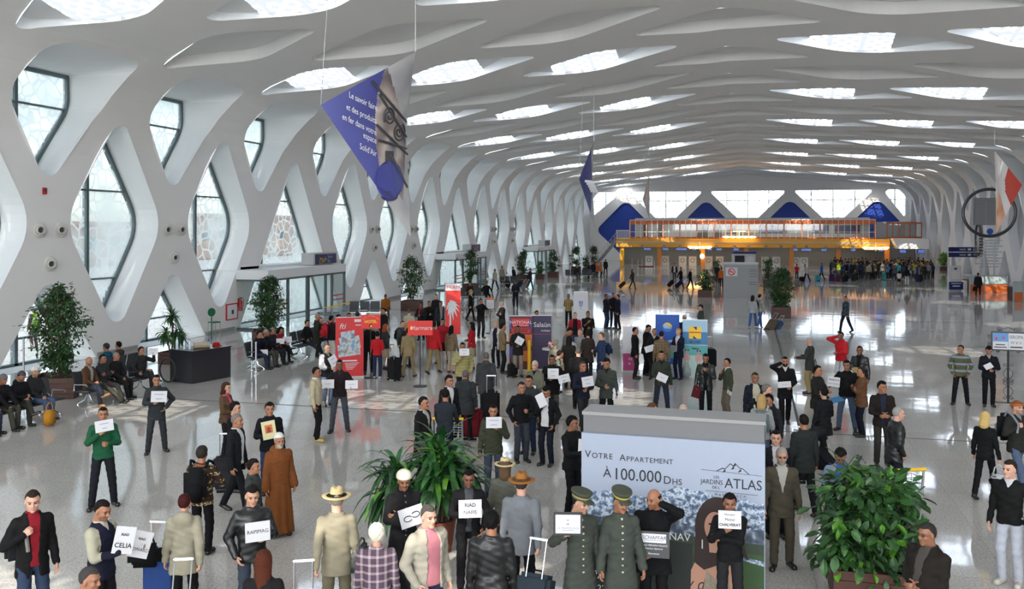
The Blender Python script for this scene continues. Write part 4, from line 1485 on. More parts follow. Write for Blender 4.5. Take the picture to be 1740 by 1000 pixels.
m_seat = mat('slate_seat_pad', (0.045, 0.05, 0.058), 0.5)
m_clearglass = bpy.data.materials.new('clear_glass'); m_clearglass.use_nodes = True
_nt = m_clearglass.node_tree; _nt.nodes.clear()
_o = _nt.nodes.new('ShaderNodeOutputMaterial'); _t = _nt.nodes.new('ShaderNodeBsdfTransparent'); _t.inputs[0].default_value = (0.90, 0.96, 0.955, 1)
_g = _nt.nodes.new('ShaderNodeBsdfGlossy'); _g.inputs['Roughness'].default_value = 0.03
_m = _nt.nodes.new('ShaderNodeMixShader'); _m.inputs[0].default_value = 0.08
_nt.links.new(_t.outputs[0], _m.inputs[1]); _nt.links.new(_g.outputs[0], _m.inputs[2]); _nt.links.new(_m.outputs[0], _o.inputs[0])

# ---------------------------------------------------------------- air nozzles on the ribs of the left wall
m_nozzle = mat('nozzle_ivory', (0.62, 0.60, 0.55), 0.4)
LBL_NOZ = ['nearest bay', 'second bay', 'third bay', 'fourth bay', 'fifth bay', 'sixth bay', 'seventh bay', 'eighth bay']
noz0 = None
bay = 0
for k in (0, 1, 4, 5, 8, 9):
 yn = NODE0 + PER * k
 for j, (dy, z, ps) in enumerate(((-0.52, 4.95, 'upper pair, near one'), (0.52, 4.95, 'upper pair, far one'), (0.0, 3.72, 'lower one below the pair'))):
  if noz0 is None:
   t = thing('air_nozzle', '', 'air nozzle')
   mb = MB(); mb.lathe([(0.0, 0.0), (0.27, 0.0), (0.27, 0.05), (0.22, 0.10), (0.17, 0.12), (0.17, 0.06)], n=24); mb.build('flange', m_nozzle, t, smooth=False)
   mb = MB(); mb.lathe([(0.165, 0.05), (0.165, 0.24), (0.14, 0.28), (0.115, 0.28), (0.10, 0.12)], n=20); mb.build('barrel', m_nozzle, t, smooth=False)
   mb = MB(); mb.lathe([(0.0, 0.13), (0.10, 0.13), (0.10, 0.135)], n=16); mb.build('throat', m_darkgrey, t)
   noz0 = t
  else:
   t = copy_tree(noz0)
  t.location = (XL + 0.005, yn + dy, z)
  t.rotation_euler = (0, math.pi / 2, -0.5)
  tag(t, 'round ivory air nozzle on white rib, %s, %s' % (ps, LBL_NOZ[bay]), 'air nozzle', 'air nozzles on the window wall')
 bay += 1
mb = MB(); mb.box((XL + 0.03, 27.75, 6.35), (0.06, 0.2, 0.24), bevel=0.015); mb.box((XL + 0.065, 27.75, 6.37), (0.02, 0.12, 0.1), 1)
tag(mb.build('fire_alarm', [m_red, m_darkgrey]), 'small red fire alarm sounder high on white rib', 'alarm')

# ---------------------------------------------------------------- entrance vestibules
def vestibule(yc, label, first=False):
 t = thing('entrance_vestibule', label, 'vestibule', (XL, yc, 0), group='glass entrance vestibules')
 y0, y1, xf = -6.0, 2.9, 1.75
 hb = MB()
 hb.box((xf / 2 - 0.6, (y0 + y1) / 2, 2.72), (xf + 1.2, y1 - y0, 0.46))
 hb.box((-0.55, (y0 + y1) / 2 + 1.5, 3.0), (1.1, y1 - y0 + 2.2, 0.14))
 hb.build('canopy', m_lightgrey if False else m_white, t)
 fr = MB()
 posts = [y0 + 0.06, y0 + 2.1, y0 + 4.2, y0 + 4.35, y0 + 6.4, y0 + 7.2, y1 - 0.08]
 for y in posts:
  fr.box((xf - 0.06, y, 1.25), (0.12, 0.12, 2.5))
 for y in (y0 + 0.06, y1 - 0.06):
  fr.box((xf / 2, y, 0.05), (xf, 0.1, 0.1)); fr.box((xf / 2, y, 2.44), (xf, 0.1, 0.1))
 fr.box((xf - 0.06, (y0 + y1) / 2, 2.45), (0.12, y1 - y0, 0.1))
 fr.build('door_frame', m_frame, t)
 gl = MB()
 for a, b in ((y0 + 0.12, y0 + 2.04), (y0 + 2.16, y0 + 4.14), (y0 + 4.41, y0 + 6.34), (y0 + 7.26, y1 - 0.14)):
  gl.add([(xf - 0.06, a, 0.05), (xf - 0.06, b, 0.05), (xf - 0.06, b, 2.4), (xf - 0.06, a, 2.4)], [(0, 1, 2, 3)])
 for y in (y0 + 0.06, y1 - 0.06):
  gl.add([(0, y, 0.1), (xf - 0.12, y, 0.1), (xf - 0.12, y, 2.4), (0, y, 2.4)], [(0, 1, 2, 3)])
 gl.build('glazing', m_clearglass, t)
 st = MB()
 for z in (0.95, 1.2):
  for a, b in ((y0 + 7.26, y1 - 0.14), (y0 + 0.12, y0 + 2.04)):
   st.box((xf - 0.045, (a + b) / 2, z), (0.008, b - a, 0.06))
 st.build('warning_stripe', m_red, t)
 sb = MB()
 sb.prism([(0.2, 2.97), (1.15, 2.97), (1.15, 3.62), (0.75, 3.62)], (0, y0 + 6.2, 0), (1, 0, 0), (0, 0, 1), 0.02)
 sb.box((0.75, y0 + 7.55, 3.3), (0.75, 2.9, 0.64))
 sg = sb.build('sign_box', m_lightgrey, t)
 face = MB()
 o = Vector((1.15, y0 + 7.55, 3.28))
 face.add([o + Vector((0, -1.35, -0.27)), o + Vector((0, 1.35, -0.27)), o + Vector((0, 1.35, 0.27)), o + Vector((0, -1.35, 0.27))], [(0, 1, 2, 3)], 0)
 for v in range(4): face.v[v].x += 0.01
 put_text(face, '\uFE9D\uFEED\uFEAE\uFEA7', o + Vector((0, -0.35, 0.03)), (0, 1, 0), (0, 0, 1), 0.46, 1, off=0.016)
 put_text(face, 'Sortie', o + Vector((0, 0.5, 0.11)), (0, 1, 0), (0, 0, 1), 0.24, 2, off=0.016)
 put_text(face, 'Exit', o + Vector((0, 0.38, -0.13)), (0, 1, 0), (0, 0, 1), 0.22, 2, off=0.016)
 face.build('sign_face', [m_navy, m_yellow_sign, m_sky_print], sg)
 ex = MB(); ex.box((xf + 0.02, y0 + 0.3, 2.55), (0.03, 0.38, 0.2)); ex.build('exit_light', mat('green_exit', (0.02, 0.35, 0.15), 0.4), t)
 return t
for i, yc in enumerate((46.5, 76.1, 105.7)):
 vestibule(yc, ('nearest glass entrance vestibule with navy exit sign behind the big ficus', 'second glass entrance vestibule along the window wall', 'farthest glass entrance vestibule between two potted trees')[i])

# ---------------------------------------------------------------- plants
def leaf_mat(name, a, b):
 m, nt, bs = nodes_of(name); L = nt.links.new
 oi = nt.nodes.new('ShaderNodeTexNoise'); oi.inputs['Scale'].default_value = 3.5
 tc = nt.nodes.new('ShaderNodeTexCoord'); L(tc.outputs['Object'], oi.inputs['Vector'])
 r = nt.nodes.new('ShaderNodeValToRGB')
 r.color_ramp.elements[0].position = 0.35; r.color_ramp.elements[0].color = (*a, 1)
 r.color_ramp.elements[1].position = 0.68; r.color_ramp.elements[1].color = (*b, 1)
 L(oi.outputs['Fac'], r.inputs[0]); L(r.outputs[0], bs.inputs['Base Color'])
 bs.inputs['Roughness'].default_value = 0.42
 return m
m_leaf_ficus = leaf_mat('ficus_leaf', hexc('16301a'), hexc('3f6a34'))
m_leaf_bright = leaf_mat('glossy_schefflera_leaf', hexc('1c3a16'), hexc('5f9a2e'))
m_leaf_drac = leaf_mat('dracaena_leaf', hexc('16351c'), hexc('346a2c'))
m_leaf_lit = leaf_mat('yellow_green_lit_leaf', hexc('3f7420'), hexc('7fb43a'))  # lit foliage: the sunlight is put into the leaf colour
m_bark = mat('grey_bark', hexc('5a4a3a'), 0.85, noise=0.3, scale=12)

def planter(t, w, h, d=None, round_=False):
 mb = MB()
 d = d or w
 if round_:
  mb.lathe([(0.0, 0.0), (w * 0.36, 0.0), (w * 0.5, h), (w * 0.46, h), (w * 0.44, h - 0.06)], n=24)
  p = mb.build('planter', mat('terracotta', hexc('7a3f2a'), 0.7, noise=0.1, scale=6), t)
 else:
  for sx, sy, cx, cy in ((w, 0.05, 0, -d / 2 + 0.025), (w, 0.05, 0, d / 2 - 0.025), (0.05, d - 0.1, -w / 2 + 0.025, 0), (0.05, d - 0.1, w / 2 - 0.025, 0)):
   n = 4
   for i in range(n):
    mb.box((cx, cy, h * (i + 0.5) / n), (sx, sy, h / n - 0.008))
  mb.box((0, 0, 0.03), (w - 0.12, d - 0.12, 0.06))
  p = mb.build('planter', m_wood, t)
 s = MB(); s.lathe([(0.0, h - 0.12), (min(w, d) * 0.46, h - 0.12), (min(w, d) * 0.3, h - 0.04), (0.0, h - 0.03)], n=14); s.build('soil', m_soil, p)
 return p

def leaf(mb, p, d, n, L, W, droop=0.0, mi=0):
 """One folded leaf blade from p along d, n its upper side."""
 d = d.normalized(); s = d.cross(n)
 if s.length < 1e-3: s = d.orthogonal()
 s.normalize(); n = s.cross(d)
 vs = [p]
 for f, w in ((0.3, 0.82), (0.62, 1.0), (0.85, 0.62)):
  c = p + d * L * (f * 0.97) - n * droop * L * f * f
  vs += [c - s * W * w / 2 + n * W * 0.12, c, c + s * W * w / 2 + n * W * 0.12]
 vs.append(p + d * L * 0.97 - n * droop * L)
 mb.add(vs, [(0, 2, 1), (0, 3, 2), (1, 2, 5, 4), (2, 3, 6, 5), (4, 5, 8, 7), (5, 6, 9, 8), (7, 8, 10), (8, 9, 10)], mi)

def ficus(pos, label, height, crown_r, pot=(1.0, 0.55), seed=1, n=900, lsize=0.12, low=0.0, rz=0.0, mats=None, profile=None, name='potted_ficus', stems=4, pot_d=None):
 rnd = random.Random(seed)
 t = thing(name, label, 'potted plant', (pos[0], pos[1], 0), rz, 'potted plants in the hall')
 planter(t, pot[0], pot[1], pot_d)
 tr = MB(); fo = MB()
 z0 = pot[1] - 0.1
 tips = []
 H = height
 prof_ = profile or (lambda f: (0.35 + 1.35 * f if f < 0.45 else 1.0 - 0.85 * max(0, f - 0.62) / 0.38))
 for i in range(stems):
  a = 2 * math.pi * i / stems + rnd.random()
  r0 = 0.06 if stems > 1 else 0.0
  p = Vector((r0 * math.cos(a), r0 * math.sin(a), z0)); pts = [p.copy()]
  top = H * (0.97 if i == 0 else rnd.uniform(0.75, 0.92))
  k = 7
  for j in range(1, k + 1):
   f = j / k
   p = Vector((p.x + rnd.uniform(-0.06, 0.06) + math.cos(a) * crown_r * 0.055, p.y + rnd.uniform(-0.06, 0.06) + math.sin(a) * crown_r * 0.055, z0 + (top - z0) * f))
   pts.append(p.copy())
  tr.tube(pts, [0.028 * (1 - 0.8 * j / k) + 0.005 for j in range(k + 1)], 6)
  tips += pts[2:]
 nb = max(26, n // 22)
 for i in range(nb):
  f = rnd.random() ** 0.85
  z = z0 + low * (H - z0) + (H - z0) * (1 - low) * f
  a = rnd.uniform(0, 2 * math.pi)
  R = crown_r * prof_(f) * rnd.uniform(0.55, 1.08)
  base = min(tips, key=lambda q: abs(q.z - (z - 0.25)) + rnd.random() * 0.3)
  end = Vector((R * math.cos(a), R * math.sin(a), z))
  mid = (base + end) / 2 + Vector((0, 0, 0.10))
  tr.tube([base, mid, end], [0.010, 0.007, 0.003], 4, cap=False)
  for j in range(max(8, n // nb)):
   u = rnd.uniform(0.25, 1.05)
   q = base.lerp(mid, u * 2) if u < 0.5 else mid.lerp(end, (u - 0.5) * 2)
   d = Vector((rnd.gauss(0, 1), rnd.gauss(0, 1), rnd.gauss(-0.35, 0.7))).normalized()
   q = q + d * rnd.uniform(0, 0.10 + lsize * 0.5)
   s = lsize * rnd.uniform(0.7, 1.25)
   leaf(fo, q, d, Vector((rnd.gauss(0, 0.4), rnd.gauss(0, 0.4), 1)), s, s * (0.42 if lsize < 0.19 or n < 2000 else 0.5), rnd.uniform(0, 0.5), 1 if rnd.random() < 0.16 else 0)
 tr.build('trunk', m_bark, t)
 fo.build('foliage', mats or [m_leaf_ficus, m_leaf_ficus], t)
 return t

def dracaena(pos, label, canes, pot=(0.6, 0.5), seed=3, round_=False, L=0.6, nleaf=34, W=0.06, name='potted_dracaena', mats=None):
 rnd = random.Random(seed)
 t = thing(name, label, 'potted plant', (pos[0], pos[1], 0), 0, 'potted plants in the hall')
 planter(t, pot[0], pot[1], round_=round_)
 tr = MB(); fo = MB()
 for (dx, dy, h) in canes:
  b = Vector((dx * 0.25, dy * 0.25, pot[1] - 0.1)); e = Vector((dx, dy, h))
  m = b.lerp(e, 0.55) + Vector((rnd.uniform(-0.05, 0.05), rnd.uniform(-0.05, 0.05), 0))
  tr.tube([b, m, e], [0.032, 0.028, 0.02], 8)
  for i in range(nleaf):
   a = rnd.uniform(0, 2 * math.pi); el = rnd.uniform(-0.15, 1.35)
   d = Vector((math.cos(a) * math.cos(el), math.sin(a) * math.cos(el), math.sin(el)))
   p = e + Vector((0, 0, rnd.uniform(-0.22, 0.04)))
   ll = L * rnd.uniform(0.75, 1.2); w = W * rnd.uniform(0.8, 1.2)
   vs = []; K = 7
   side = d.cross(Vector((0, 0, 1)))
   if side.length < 0.05: side = Vector((1, 0, 0))
   side.normalize()
   q = p.copy(); dd = d.copy()
   for j in range(K + 1):
    f = j / K
    ww = w * (0.35 + 1.6 * f if f < 0.4 else (1 - ((f - 0.4) / 0.6) ** 2)) * 0.5 + 0.001
    vs += [q - side * ww, q - Vector((0, 0, 0.18 * ww)), q + side * ww]
    dd = (dd + Vector((0, 0, -0.36 * (1.0 - 0.25 * el)))).normalized()
    q = q + dd * ll / K
   fs = []
   for j in range(K):
    o = j * 3
    fs += [(o, o + 1, o + 4, o + 3), (o + 1, o + 2, o + 5, o + 4)]
   fo.add(vs, fs, 1 if rnd.random() < 0.09 else 0)
 tr.build('cane', m_bark, t)
 fo.build('foliage', mats or [m_leaf_drac, m_leaf_lit], t, smooth=True)
 return t

ficus(ground(98, 672), 'big weeping ficus in brown wooden planter behind the seated men', 3.3, 0.95, (1.3, 0.62), 11, 4200, 0.13, 0.02, 0.4)
dracaena(ground(292, 617), 'dracaena with upright strappy leaves behind the black granite counter', [(0, 0, 1.75), (0.3, -0.1, 1.25), (-0.3, 0.1, 1.15), (0.1, 0.3, 1.0)], (0.7, 0.45), 5, L=0.55, nleaf=40, W=0.075)
ficus(ground(456, 583), 'bushy ficus in brown planter in front of the nearest vestibule', 2.9, 0.9, (1.35, 0.6), 21, 3800, 0.125, 0.0, 0.5)
ficus(ground(700, 527), 'tall ficus in brown planter by the wall behind the tour reps', 3.3, 0.95, (1.15, 0.62), 31, 1700, 0.15, 0.05, 0.15)
ficus(ground(800, 494), 'tall narrow ficus beside the second vestibule behind the palm flag', 3.4, 0.75, (1.0, 0.6), 41, 1300, 0.17, 0.0)
ficus(ground(888, 477), 'leaning tall ficus with the rolling suitcase man before it', 2.95, 0.75, (1.0, 0.6), 51, 1000, 0.2, 0.05)
ficus(ground(918, 474), 'small bright green potted plant before the farthest vestibule door', 1.75, 0.38, (0.75, 0.5), 61, 380, 0.2, 0.0, mats=[m_leaf_drac, m_leaf_bright])
ficus(ground(940, 471), 'dark bushy ficus in brown planter just past the farthest vestibule', 2.75, 0.7, (1.0, 0.6), 71, 900, 0.2, 0.0)
ficus(ground(979, 461), 'tall ficus in brown planter behind the far seated group', 2.9, 0.62, (1.0, 0.6), 81, 600, 0.24, 0.05)
ficus(ground(995, 461), 'short round potted shrub among the far seated group', 1.9, 0.4, (0.6, 0.45), 91, 320, 0.22, 0.0)
ficus(ground(1009, 457), 'slender ficus by the blue wall diamond near the check-in stairs', 2.9, 0.55, (0.8, 0.5), 101, 420, 0.26, 0.05)
ficus(ground(1198, 504), 'low spreading ficus in brown planter beside the grey kiosk', 2.0, 0.82, (1.0, 0.5), 111, 1200, 0.17, 0.0)
ficus(ground(1217, 476), 'small ficus behind the grey kiosk beside the person in orange', 1.95, 0.5, (0.7, 0.45), 121, 420, 0.2, 0.0)
ficus(ground(1327, 539), 'big round ficus in brown planter out on the open floor', 2.8, 0.92, (1.05, 0.62), 131, 3600, 0.14, 0.0)
ficus(ground(1306, 487), 'ficus in orange-brown planter standing behind the big round ficus', 2.5, 0.7, (0.9, 0.6), 141, 700, 0.18, 0.0, mats=[m_leaf_ficus, m_leaf_bright])
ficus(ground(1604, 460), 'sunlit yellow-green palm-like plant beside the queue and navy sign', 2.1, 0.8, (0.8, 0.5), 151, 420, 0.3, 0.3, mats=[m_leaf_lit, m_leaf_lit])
dracaena(ground(745, 935), 'large dracaena with drooping leaves between the two sign holders in dark clothes', [(0.02, 0.1, 1.52), (0.2, -0.05, 1.38), (-0.18, 0.15, 1.40), (0.36, 0.15, 1.2), (-0.72, 0.05, 1.22), (0.05, -0.25, 1.18), (-0.8, -0.1, 0.95), (0.0, 0.3, 1.3)], (0.55, 0.5), 7, True, L=0.66, nleaf=60, W=0.095)
ficus(ground(1474, 1015), 'glossy green schefflera in wooden planter behind the man in brown jacket', 1.68, 0.78, (0.95, 0.5), 161, 2600, 0.195, 0.0, mats=[m_leaf_ficus, m_leaf_bright],
   profile=lambda f: 0.62 + 0.34 * math.sin(f * 3.0) if f < 0.7 else 0.85 - 1.3 * (f - 0.7), name='potted_schefflera', stems=5)

# ---------------------------------------------------------------- benches of the waiting rows
def bench(pos, d, seats, label, back=None, first=None):
 """Row of linked seats on one beam; d = direction in which the sitters look."""
 t = thing('waiting_bench', label, 'bench', (pos[0], pos[1], 0), math.atan2(d[1], d[0]) - math.pi / 2, 'rows of linked waiting seats')
 W = 0.58; n = seats
 for i in range(n):
  x = (i - (n - 1) / 2) * W
  mb = MB(); mb.box((x, 0.02, 0.42), (W - 0.06, 0.46, 0.05), bevel=0.02); mb.build('seat', m_seat, t)
  mb = MB(); mb.box((x, -0.26, 0.70), (W - 0.06, 0.045, 0.50), rot=(0.2, 0, 0), bevel=0.02); mb.build('backrest', m_seat, t)
 mb = MB(); mb.box((0, 0, 0.36), (n * W, 0.09, 0.06)); mb.build('beam', m_steel, t)
 for s in (-1, 1):
  x = s * (n * W / 2 - 0.3)
  mb = MB()
  mb.tube([(x, 0.32, 0.03), (x, 0.1, 0.14), (x, 0, 0.36)], 0.025, 8); mb.tube([(x, -0.32, 0.03), (x, -0.1, 0.14), (x, 0, 0.36)], 0.025, 8)
  mb.lathe([(0.0, 0.0), (0.04, 0.0), (0.04, 0.025), (0.0, 0.03)], (x, 0.33, 0), 10); mb.lathe([(0.0, 0.0), (0.04, 0.0), (0.04, 0.025), (0.0, 0.03)], (x, -0.33, 0), 10)
  mb.build('leg', m_chrome, t)
 for i in range(n + 1):
  x = (i - n / 2) * W
  mb = MB(); mb.tube([(x, -0.22, 0.44), (x, -0.2, 0.62), (x, 0.18, 0.63), (x, 0.22, 0.58)], 0.016, 6); mb.build('armrest', m_chrome, t)
 return t
SEATX = -18.15
bench((SEATX, 19.55), (1, 0), 5, 'bench full of men in dark coats nearest the viewer by the big ficus')
bench((SEATX, 23.3), (1, 0), 5, 'bench with the man in tan jacket in front of the dark counter')
bench((-19.78, 25.3), (-1, 0), 3, 'bench facing the windows where the teal coat sits')
bench((-17.1, 30.6), (1, 0), 5, 'bench of waiting people with papers by the steel posts')
bench((-17.1, 33.9), (1, 0), 5, 'bench behind the standing bald man near the vestibule')
bench(ground(628, 541), (0.35, -1), 4, 'slate grey bench against the wall with a person in orange')
bench(ground(806, 512), (0.6, -1), 4, 'bench beside the palm flag where passengers wait')
bench(ground(870, 488), (0.9, -0.6), 4, 'bench below the leaning ficus with no visible sitter')
bench(ground(985, 474), (0.6, -1), 5, 'far bench by the tall ficus with a sprawled passenger')

# ---------------------------------------------------------------- black granite counter and what stands on it
P1, P2, P3 = ground(327, 652), ground(392, 640), ground(300, 646)
ex_, ey_ = (P2 - P1), (P3 - P1)
cw, cd_ = ex_.length, 1.05
exn = ex_.normalized(); eyn = Vector((-exn.y, exn.x, 0))
cc = P1 + exn * cw / 2 + eyn * cd_ / 2
crz = math.atan2(exn.y, exn.x)
t = thing('counter', 'black granite counter standing alone near the window wall', 'counter', cc, crz)
mb = MB(); mb.box((0, 0, 0.51), (cw, cd_, 1.02)); mb.build('body', m_granite, t)
mb = MB(); mb.box((0, 0, 1.035), (cw + 0.06, cd_ + 0.06, 0.03), bevel=0.008); mb.build('counter_top', m_granite, t)
mb = MB(); mb.tube([(-cw / 2 - 0.18, cd_ / 2 - 0.1 + 0.38 * math.cos(a), 0.40 + 0.38 * math.sin(a)) for a in [k * math.pi / 10 for k in range(20)]], 0.03, 8, closed=True); mb.build('hoop', m_black, t)
def on_counter(x, y): return cc + rotz(crz) @ Vector((x, y, 1.05))
def bottle(p, label, h=0.30, capcol=m_blueprint, body=None):
 t = thing('water_bottle', label, 'bottle', p, 0, 'bottles on the counter')
 mb = MB(); mb.lathe([(0.0, 0), (0.04, 0.0), (0.042, 0.02), (0.038, h * 0.35), (0.042, h * 0.4), (0.042, h * 0.62), (0.016, h * 0.86), (0.014, h * 0.93)], n=14); mb.build('body', body or mat('pet_bottle', (0.62, 0.75, 0.85), 0.15), t, smooth=True)
 mb = MB(); mb.lathe([(0.0, h * 0.93), (0.017, h * 0.93), (0.017, h), (0.0, h)], n=12); mb.build('cap', capcol, t)
bottle(on_counter(-0.72, 0.30), 'clear water bottle at the window end of the counter', 0.40, m_white)
bottle(on_counter(-0.58, 0.12), 'clear water bottle with blue cap beside the rolled paper', 0.31)
bottle(on_counter(-0.50, -0.05), 'clear water bottle with blue cap nearest the counter front', 0.31)
bottle(on_counter(0.42, 0.1), 'solid blue bottle beside the red cap on the counter', 0.26, m_blueprint, m_blueprint)
mb = MB(); mb.tube([on_counter(-0.30, 0.0) + Vector((0, 0, 0.10)), on_counter(0.12, -0.28) + Vector((0, 0, 0.10))], 0.10, 14)
tag(mb.build('rolled_bundle', cloth('b9ab92'), smooth=False), 'beige rolled bundle lying on the black counter', 'bundle')
mb = MB(); q = on_counter(0.28, 0.15); mb.lathe([(0.0, 0.0), (0.09, 0.0), (0.10, 0.06), (0.07, 0.12), (0.0, 0.14)], q, 12)
tag(mb.build('small_bag', cloth('3a4652'), smooth=True), 'small dark slate bag between bundle and blue bottle', 'bag')
q = on_counter(0.62, -0.05); mb = MB()
mb.lathe([(0.13, 0.0), (0.125, 0.05), (0.09, 0.10), (0.0, 0.12)], q, 16); mb.prism(disc(0.16, -0.05, 0.10, 0.09, 14), q + Vector((0, 0, 0.012)), (1, 0, 0), (0, 1, 0), 0.01)
tag(mb.build('red_hat', cloth('b8202a'), smooth=False), 'red peaked cap lying on the counter edge', 'hat')

# green bar stool, extinguisher and hose cabinet by the wall
p = ground(364, 578)
t = thing('bar_stool', 'green bar stool with round back by the window wall', 'stool', (p.x, p.y, 0), -0.4)
mg = mat('green_lacquer', hexc('1f6a48'), 0.4)
mb = MB(); mb.box((0, 0, 0.82), (0.42, 0.42, 0.05), bevel=0.02); mb.build('seat', mg, t)
mb = MB(); mb.tube([(-0.2, 0.0, 0.0), (-0.2, 0.0, 1.15)], 0.025, 8); mb.lathe([(0.0, -0.02), (0.19, -0.02), (0.19, 0.02), (0.0, 0.02)], (0, 0, 0), 20)
for v in mb.v[-80:]: v.xyz = Vector((-0.2 + v.z, v.x, 1.25 + v.y))
mb.build('backrest', mg, t)
for x, y in ((0.18, -0.18), (0.18, 0.18), (-0.18, -0.18), (-0.18, 0.18)):
 mb = MB(); mb.tube([(x * 1.1, y * 1.1, 0), (x, y, 0.8)], 0.016, 6); mb.build('leg', m_steel, t)
def at_wall(u, v):
 """Point of the left wall seen at pixel (u, v)."""
 r_ = (u - 870.0) / FPX
 Y = (XL * CY + r_ * XL * SY) / (r_ * CY - SY)
 zc = -XL * SY + Y * CY
 return Vector((XL, Y, EYE - (v - HORIZON) * zc / FPX))
q = at_wall(405, 517)
t = thing('fire_extinguisher', 'red fire extinguisher hanging on wall beside the hose cabinet', 'fire extinguisher', q + Vector((0.12, 0, -0.3)))
mb = MB(); mb.lathe([(0.0, 0.0), (0.09, 0.0), (0.095, 0.03), (0.095, 0.45), (0.05, 0.54), (0.03, 0.55), (0.03, 0.6), (0, 0.6)], n=14); mb.build('cylinder', m_red, t, smooth=True)
mb = MB(); mb.tube([(0.02, 0, 0.6), (0.1, 0.05, 0.66), (0.12, 0.08, 0.5), (0.11, 0.06, 0.2)], 0.014, 6); mb.box((0, 0, 0.63), (0.05, 0.2, 0.04)); mb.build('valve_and_hose', m_black, t)
mb = MB(); mb.box((-0.11, 0, 0.4), (0.04, 0.14, 0.4)); mb.build('wall_bracket', m_red, t)
q = at_wall(393, 529)
t = thing('hose_cabinet', 'white hose cabinet with red outline set in wall', 'cabinet', q)
mb = MB(); mb.box((0.02, 0, 0), (0.05, 0.95, 0.72)); mb.build('door', m_white, t)
mb = MB()
for a, b, s, h in ((-0.48, 0, 0.05, 0.78), (0.48, 0, 0.05, 0.78)): mb.box((0.03, a, b), (0.06, s, h))
for z in (-0.37, 0.37): mb.box((0.03, 0, z), (0.06, 1.0, 0.05))
mb.build('frame', m_red, t)
mb = MB(); mb.box((0.05, 0.05, -0.02), (0.02, 0.18, 0.2)); mb.build('label_plate', m_darkgrey, t)

# steel barrier posts
def post(p, label, h=0.98):
 t = thing('barrier_post', label, 'post', p, 0, 'steel barrier posts')
 mb = MB(); mb.lathe([(0.0, 0.0), (0.17, 0.0), (0.17, 0.015), (0.03, 0.03), (0.0, 0.03)], n=20); mb.build('base', m_steel, t)
 mb = MB(); mb.lathe([(0.0, 0.02), (0.032, 0.02), (0.032, h), (0.04, h), (0.04, h + 0.04), (0.0, h + 0.05)], n=14); mb.build('pole', m_steel, t)
 return t
post(ground(428, 627), 'steel barrier post at the end of the paper-holders bench, nearer the counter')
post(ground(435, 630), 'steel barrier post at the end of the paper-holders bench, touching its frame')
post(ground(40, 640), 'steel barrier post by the window behind the seated men', 1.25)
for i, (u, v) in enumerate(((1074, 452), (1084, 455), (1091, 452), (1112, 456), (1123, 453), (1137, 460), (1166, 452))):
 post(ground(u, v), '%s steel barrier post from the check-in stairs before the counters' % ('first', 'second', 'third', 'fourth', 'fifth', 'sixth', 'seventh')[i])
# ================================================================ FAR END: upper gallery, check-in desks
GY = 123.5
def gx(u, y=GY):
 r_ = (u - 870.0) / FPX
 return (r_ * y * CY - y * SY) / (CY + r_ * SY)
gx0, gx1 = gx(1047), gx(1512)
t = thing('upper_gallery', 'yellow-fronted gallery with orange-framed glazing above check-in desks', 'gallery', (0, GY, 0))
mb = MB()
mb.box(((gx0 + gx1) / 2, 1.0, 3.1), (gx1 - gx0, 2.0, 1.15))
mb.build('fascia', m_yellow, t)
mb = MB(); mb.box(((gx0 + gx1) / 2, -0.03, 3.22), (gx1 - gx0, 0.06, 0.08)); mb.box(((gx0 + gx1) / 2, -0.03, 3.06), (gx1 - gx0, 0.06, 0.04)); mb.build('fascia_rail', m_lightgrey, t)
mb = MB(); mb.box(((gx0 + gx1) / 2, 8.5, 2.95), (gx1 - gx0, 13.0, 0.7)); mb.build('deck', m_lightgrey, t)
for i, u in enumerate((1052, 1120, 1194, 1268, 1345, 1425, 1508)):
 x = gx(u) + (0.35 if i == 0 else 0)
 mb = MB(); mb.box((x, 0.5, 1.27), (0.55, 0.55, 2.54)); mb.build('column', mat('column_amber', hexc('c47a30'), 0.5) if i else m_yellow, t)
ga, gb = gx(1070), gx(1488)
mb = MB(); mb.box(((ga + gb) / 2, 0.3, 5.85), (gb - ga, 0.12, 0.55)); mb.box(((ga + gb) / 2, 0.3, 3.78), (gb - ga, 0.12, 0.22))
n_m = 42
for i in range(0, n_m + 1, 3): mb.box((ga + (gb - ga) * i / n_m, 0.3, 4.8), (0.2, 0.12, 2.2))
mb.build('orange_frame', m_orange, t)
mb = MB()
for i in range(n_m + 1): mb.box((ga + (gb - ga) * i / n_m, 0.22, 4.9), (0.06, 0.06, 2.5))
for z in (4.55, 6.12): mb.box(((ga + gb) / 2, 0.22, z), (gb - ga, 0.05, 0.05))
mb.build('white_mullions', m_white, t)
mb = MB(); mb.add([(ga, 0.32, 3.85), (gb, 0.32, 3.85), (gb, 0.32, 5.6), (ga, 0.32, 5.6)], [(0, 1, 2, 3)]); mb.build('glazing', m_clearglass, t)
mb = MB(); mb.box(((ga + gb) / 2, 6.0, 5.0), (gb - ga, 0.2, 2.9)); mb.box(((ga + gb) / 2, 3.2, 6.15), (gb - ga, 5.8, 0.12))
for u0, u1 in ((1085, 1093), (1110, 1120), (1180, 1200), (1212, 1224)): mb.box((gx((u0 + u1) / 2), 5.85, 4.7), (gx(u1) - gx(u0), 0.1, 1.7), 1)
for u0, u1 in ((1233, 1250), (1290, 1340), (1385, 1415), (1425, 1470)): mb.box((gx((u0 + u1) / 2), 5.85, 4.9), (gx(u1) - gx(u0), 0.1, 1.1), 2)
mb.build('inner_wall', [m_lightgrey, m_darkgrey, m_navy], t)
mb = MB()
for i in range(14):
 x = gx0 + (ga - gx0) * i / 13
 mb.tube([(x, 0.1, 3.65), (x, 0.1, 4.75)], 0.03, 6)
mb.tube([(gx0, 0.1, 4.75), (ga, 0.1, 4.75)], 0.04, 6); mb.tube([(gx0, 0.1, 3.7), (ga, 0.1, 3.7)], 0.04, 6)
mb.build('railing', m_white, t)
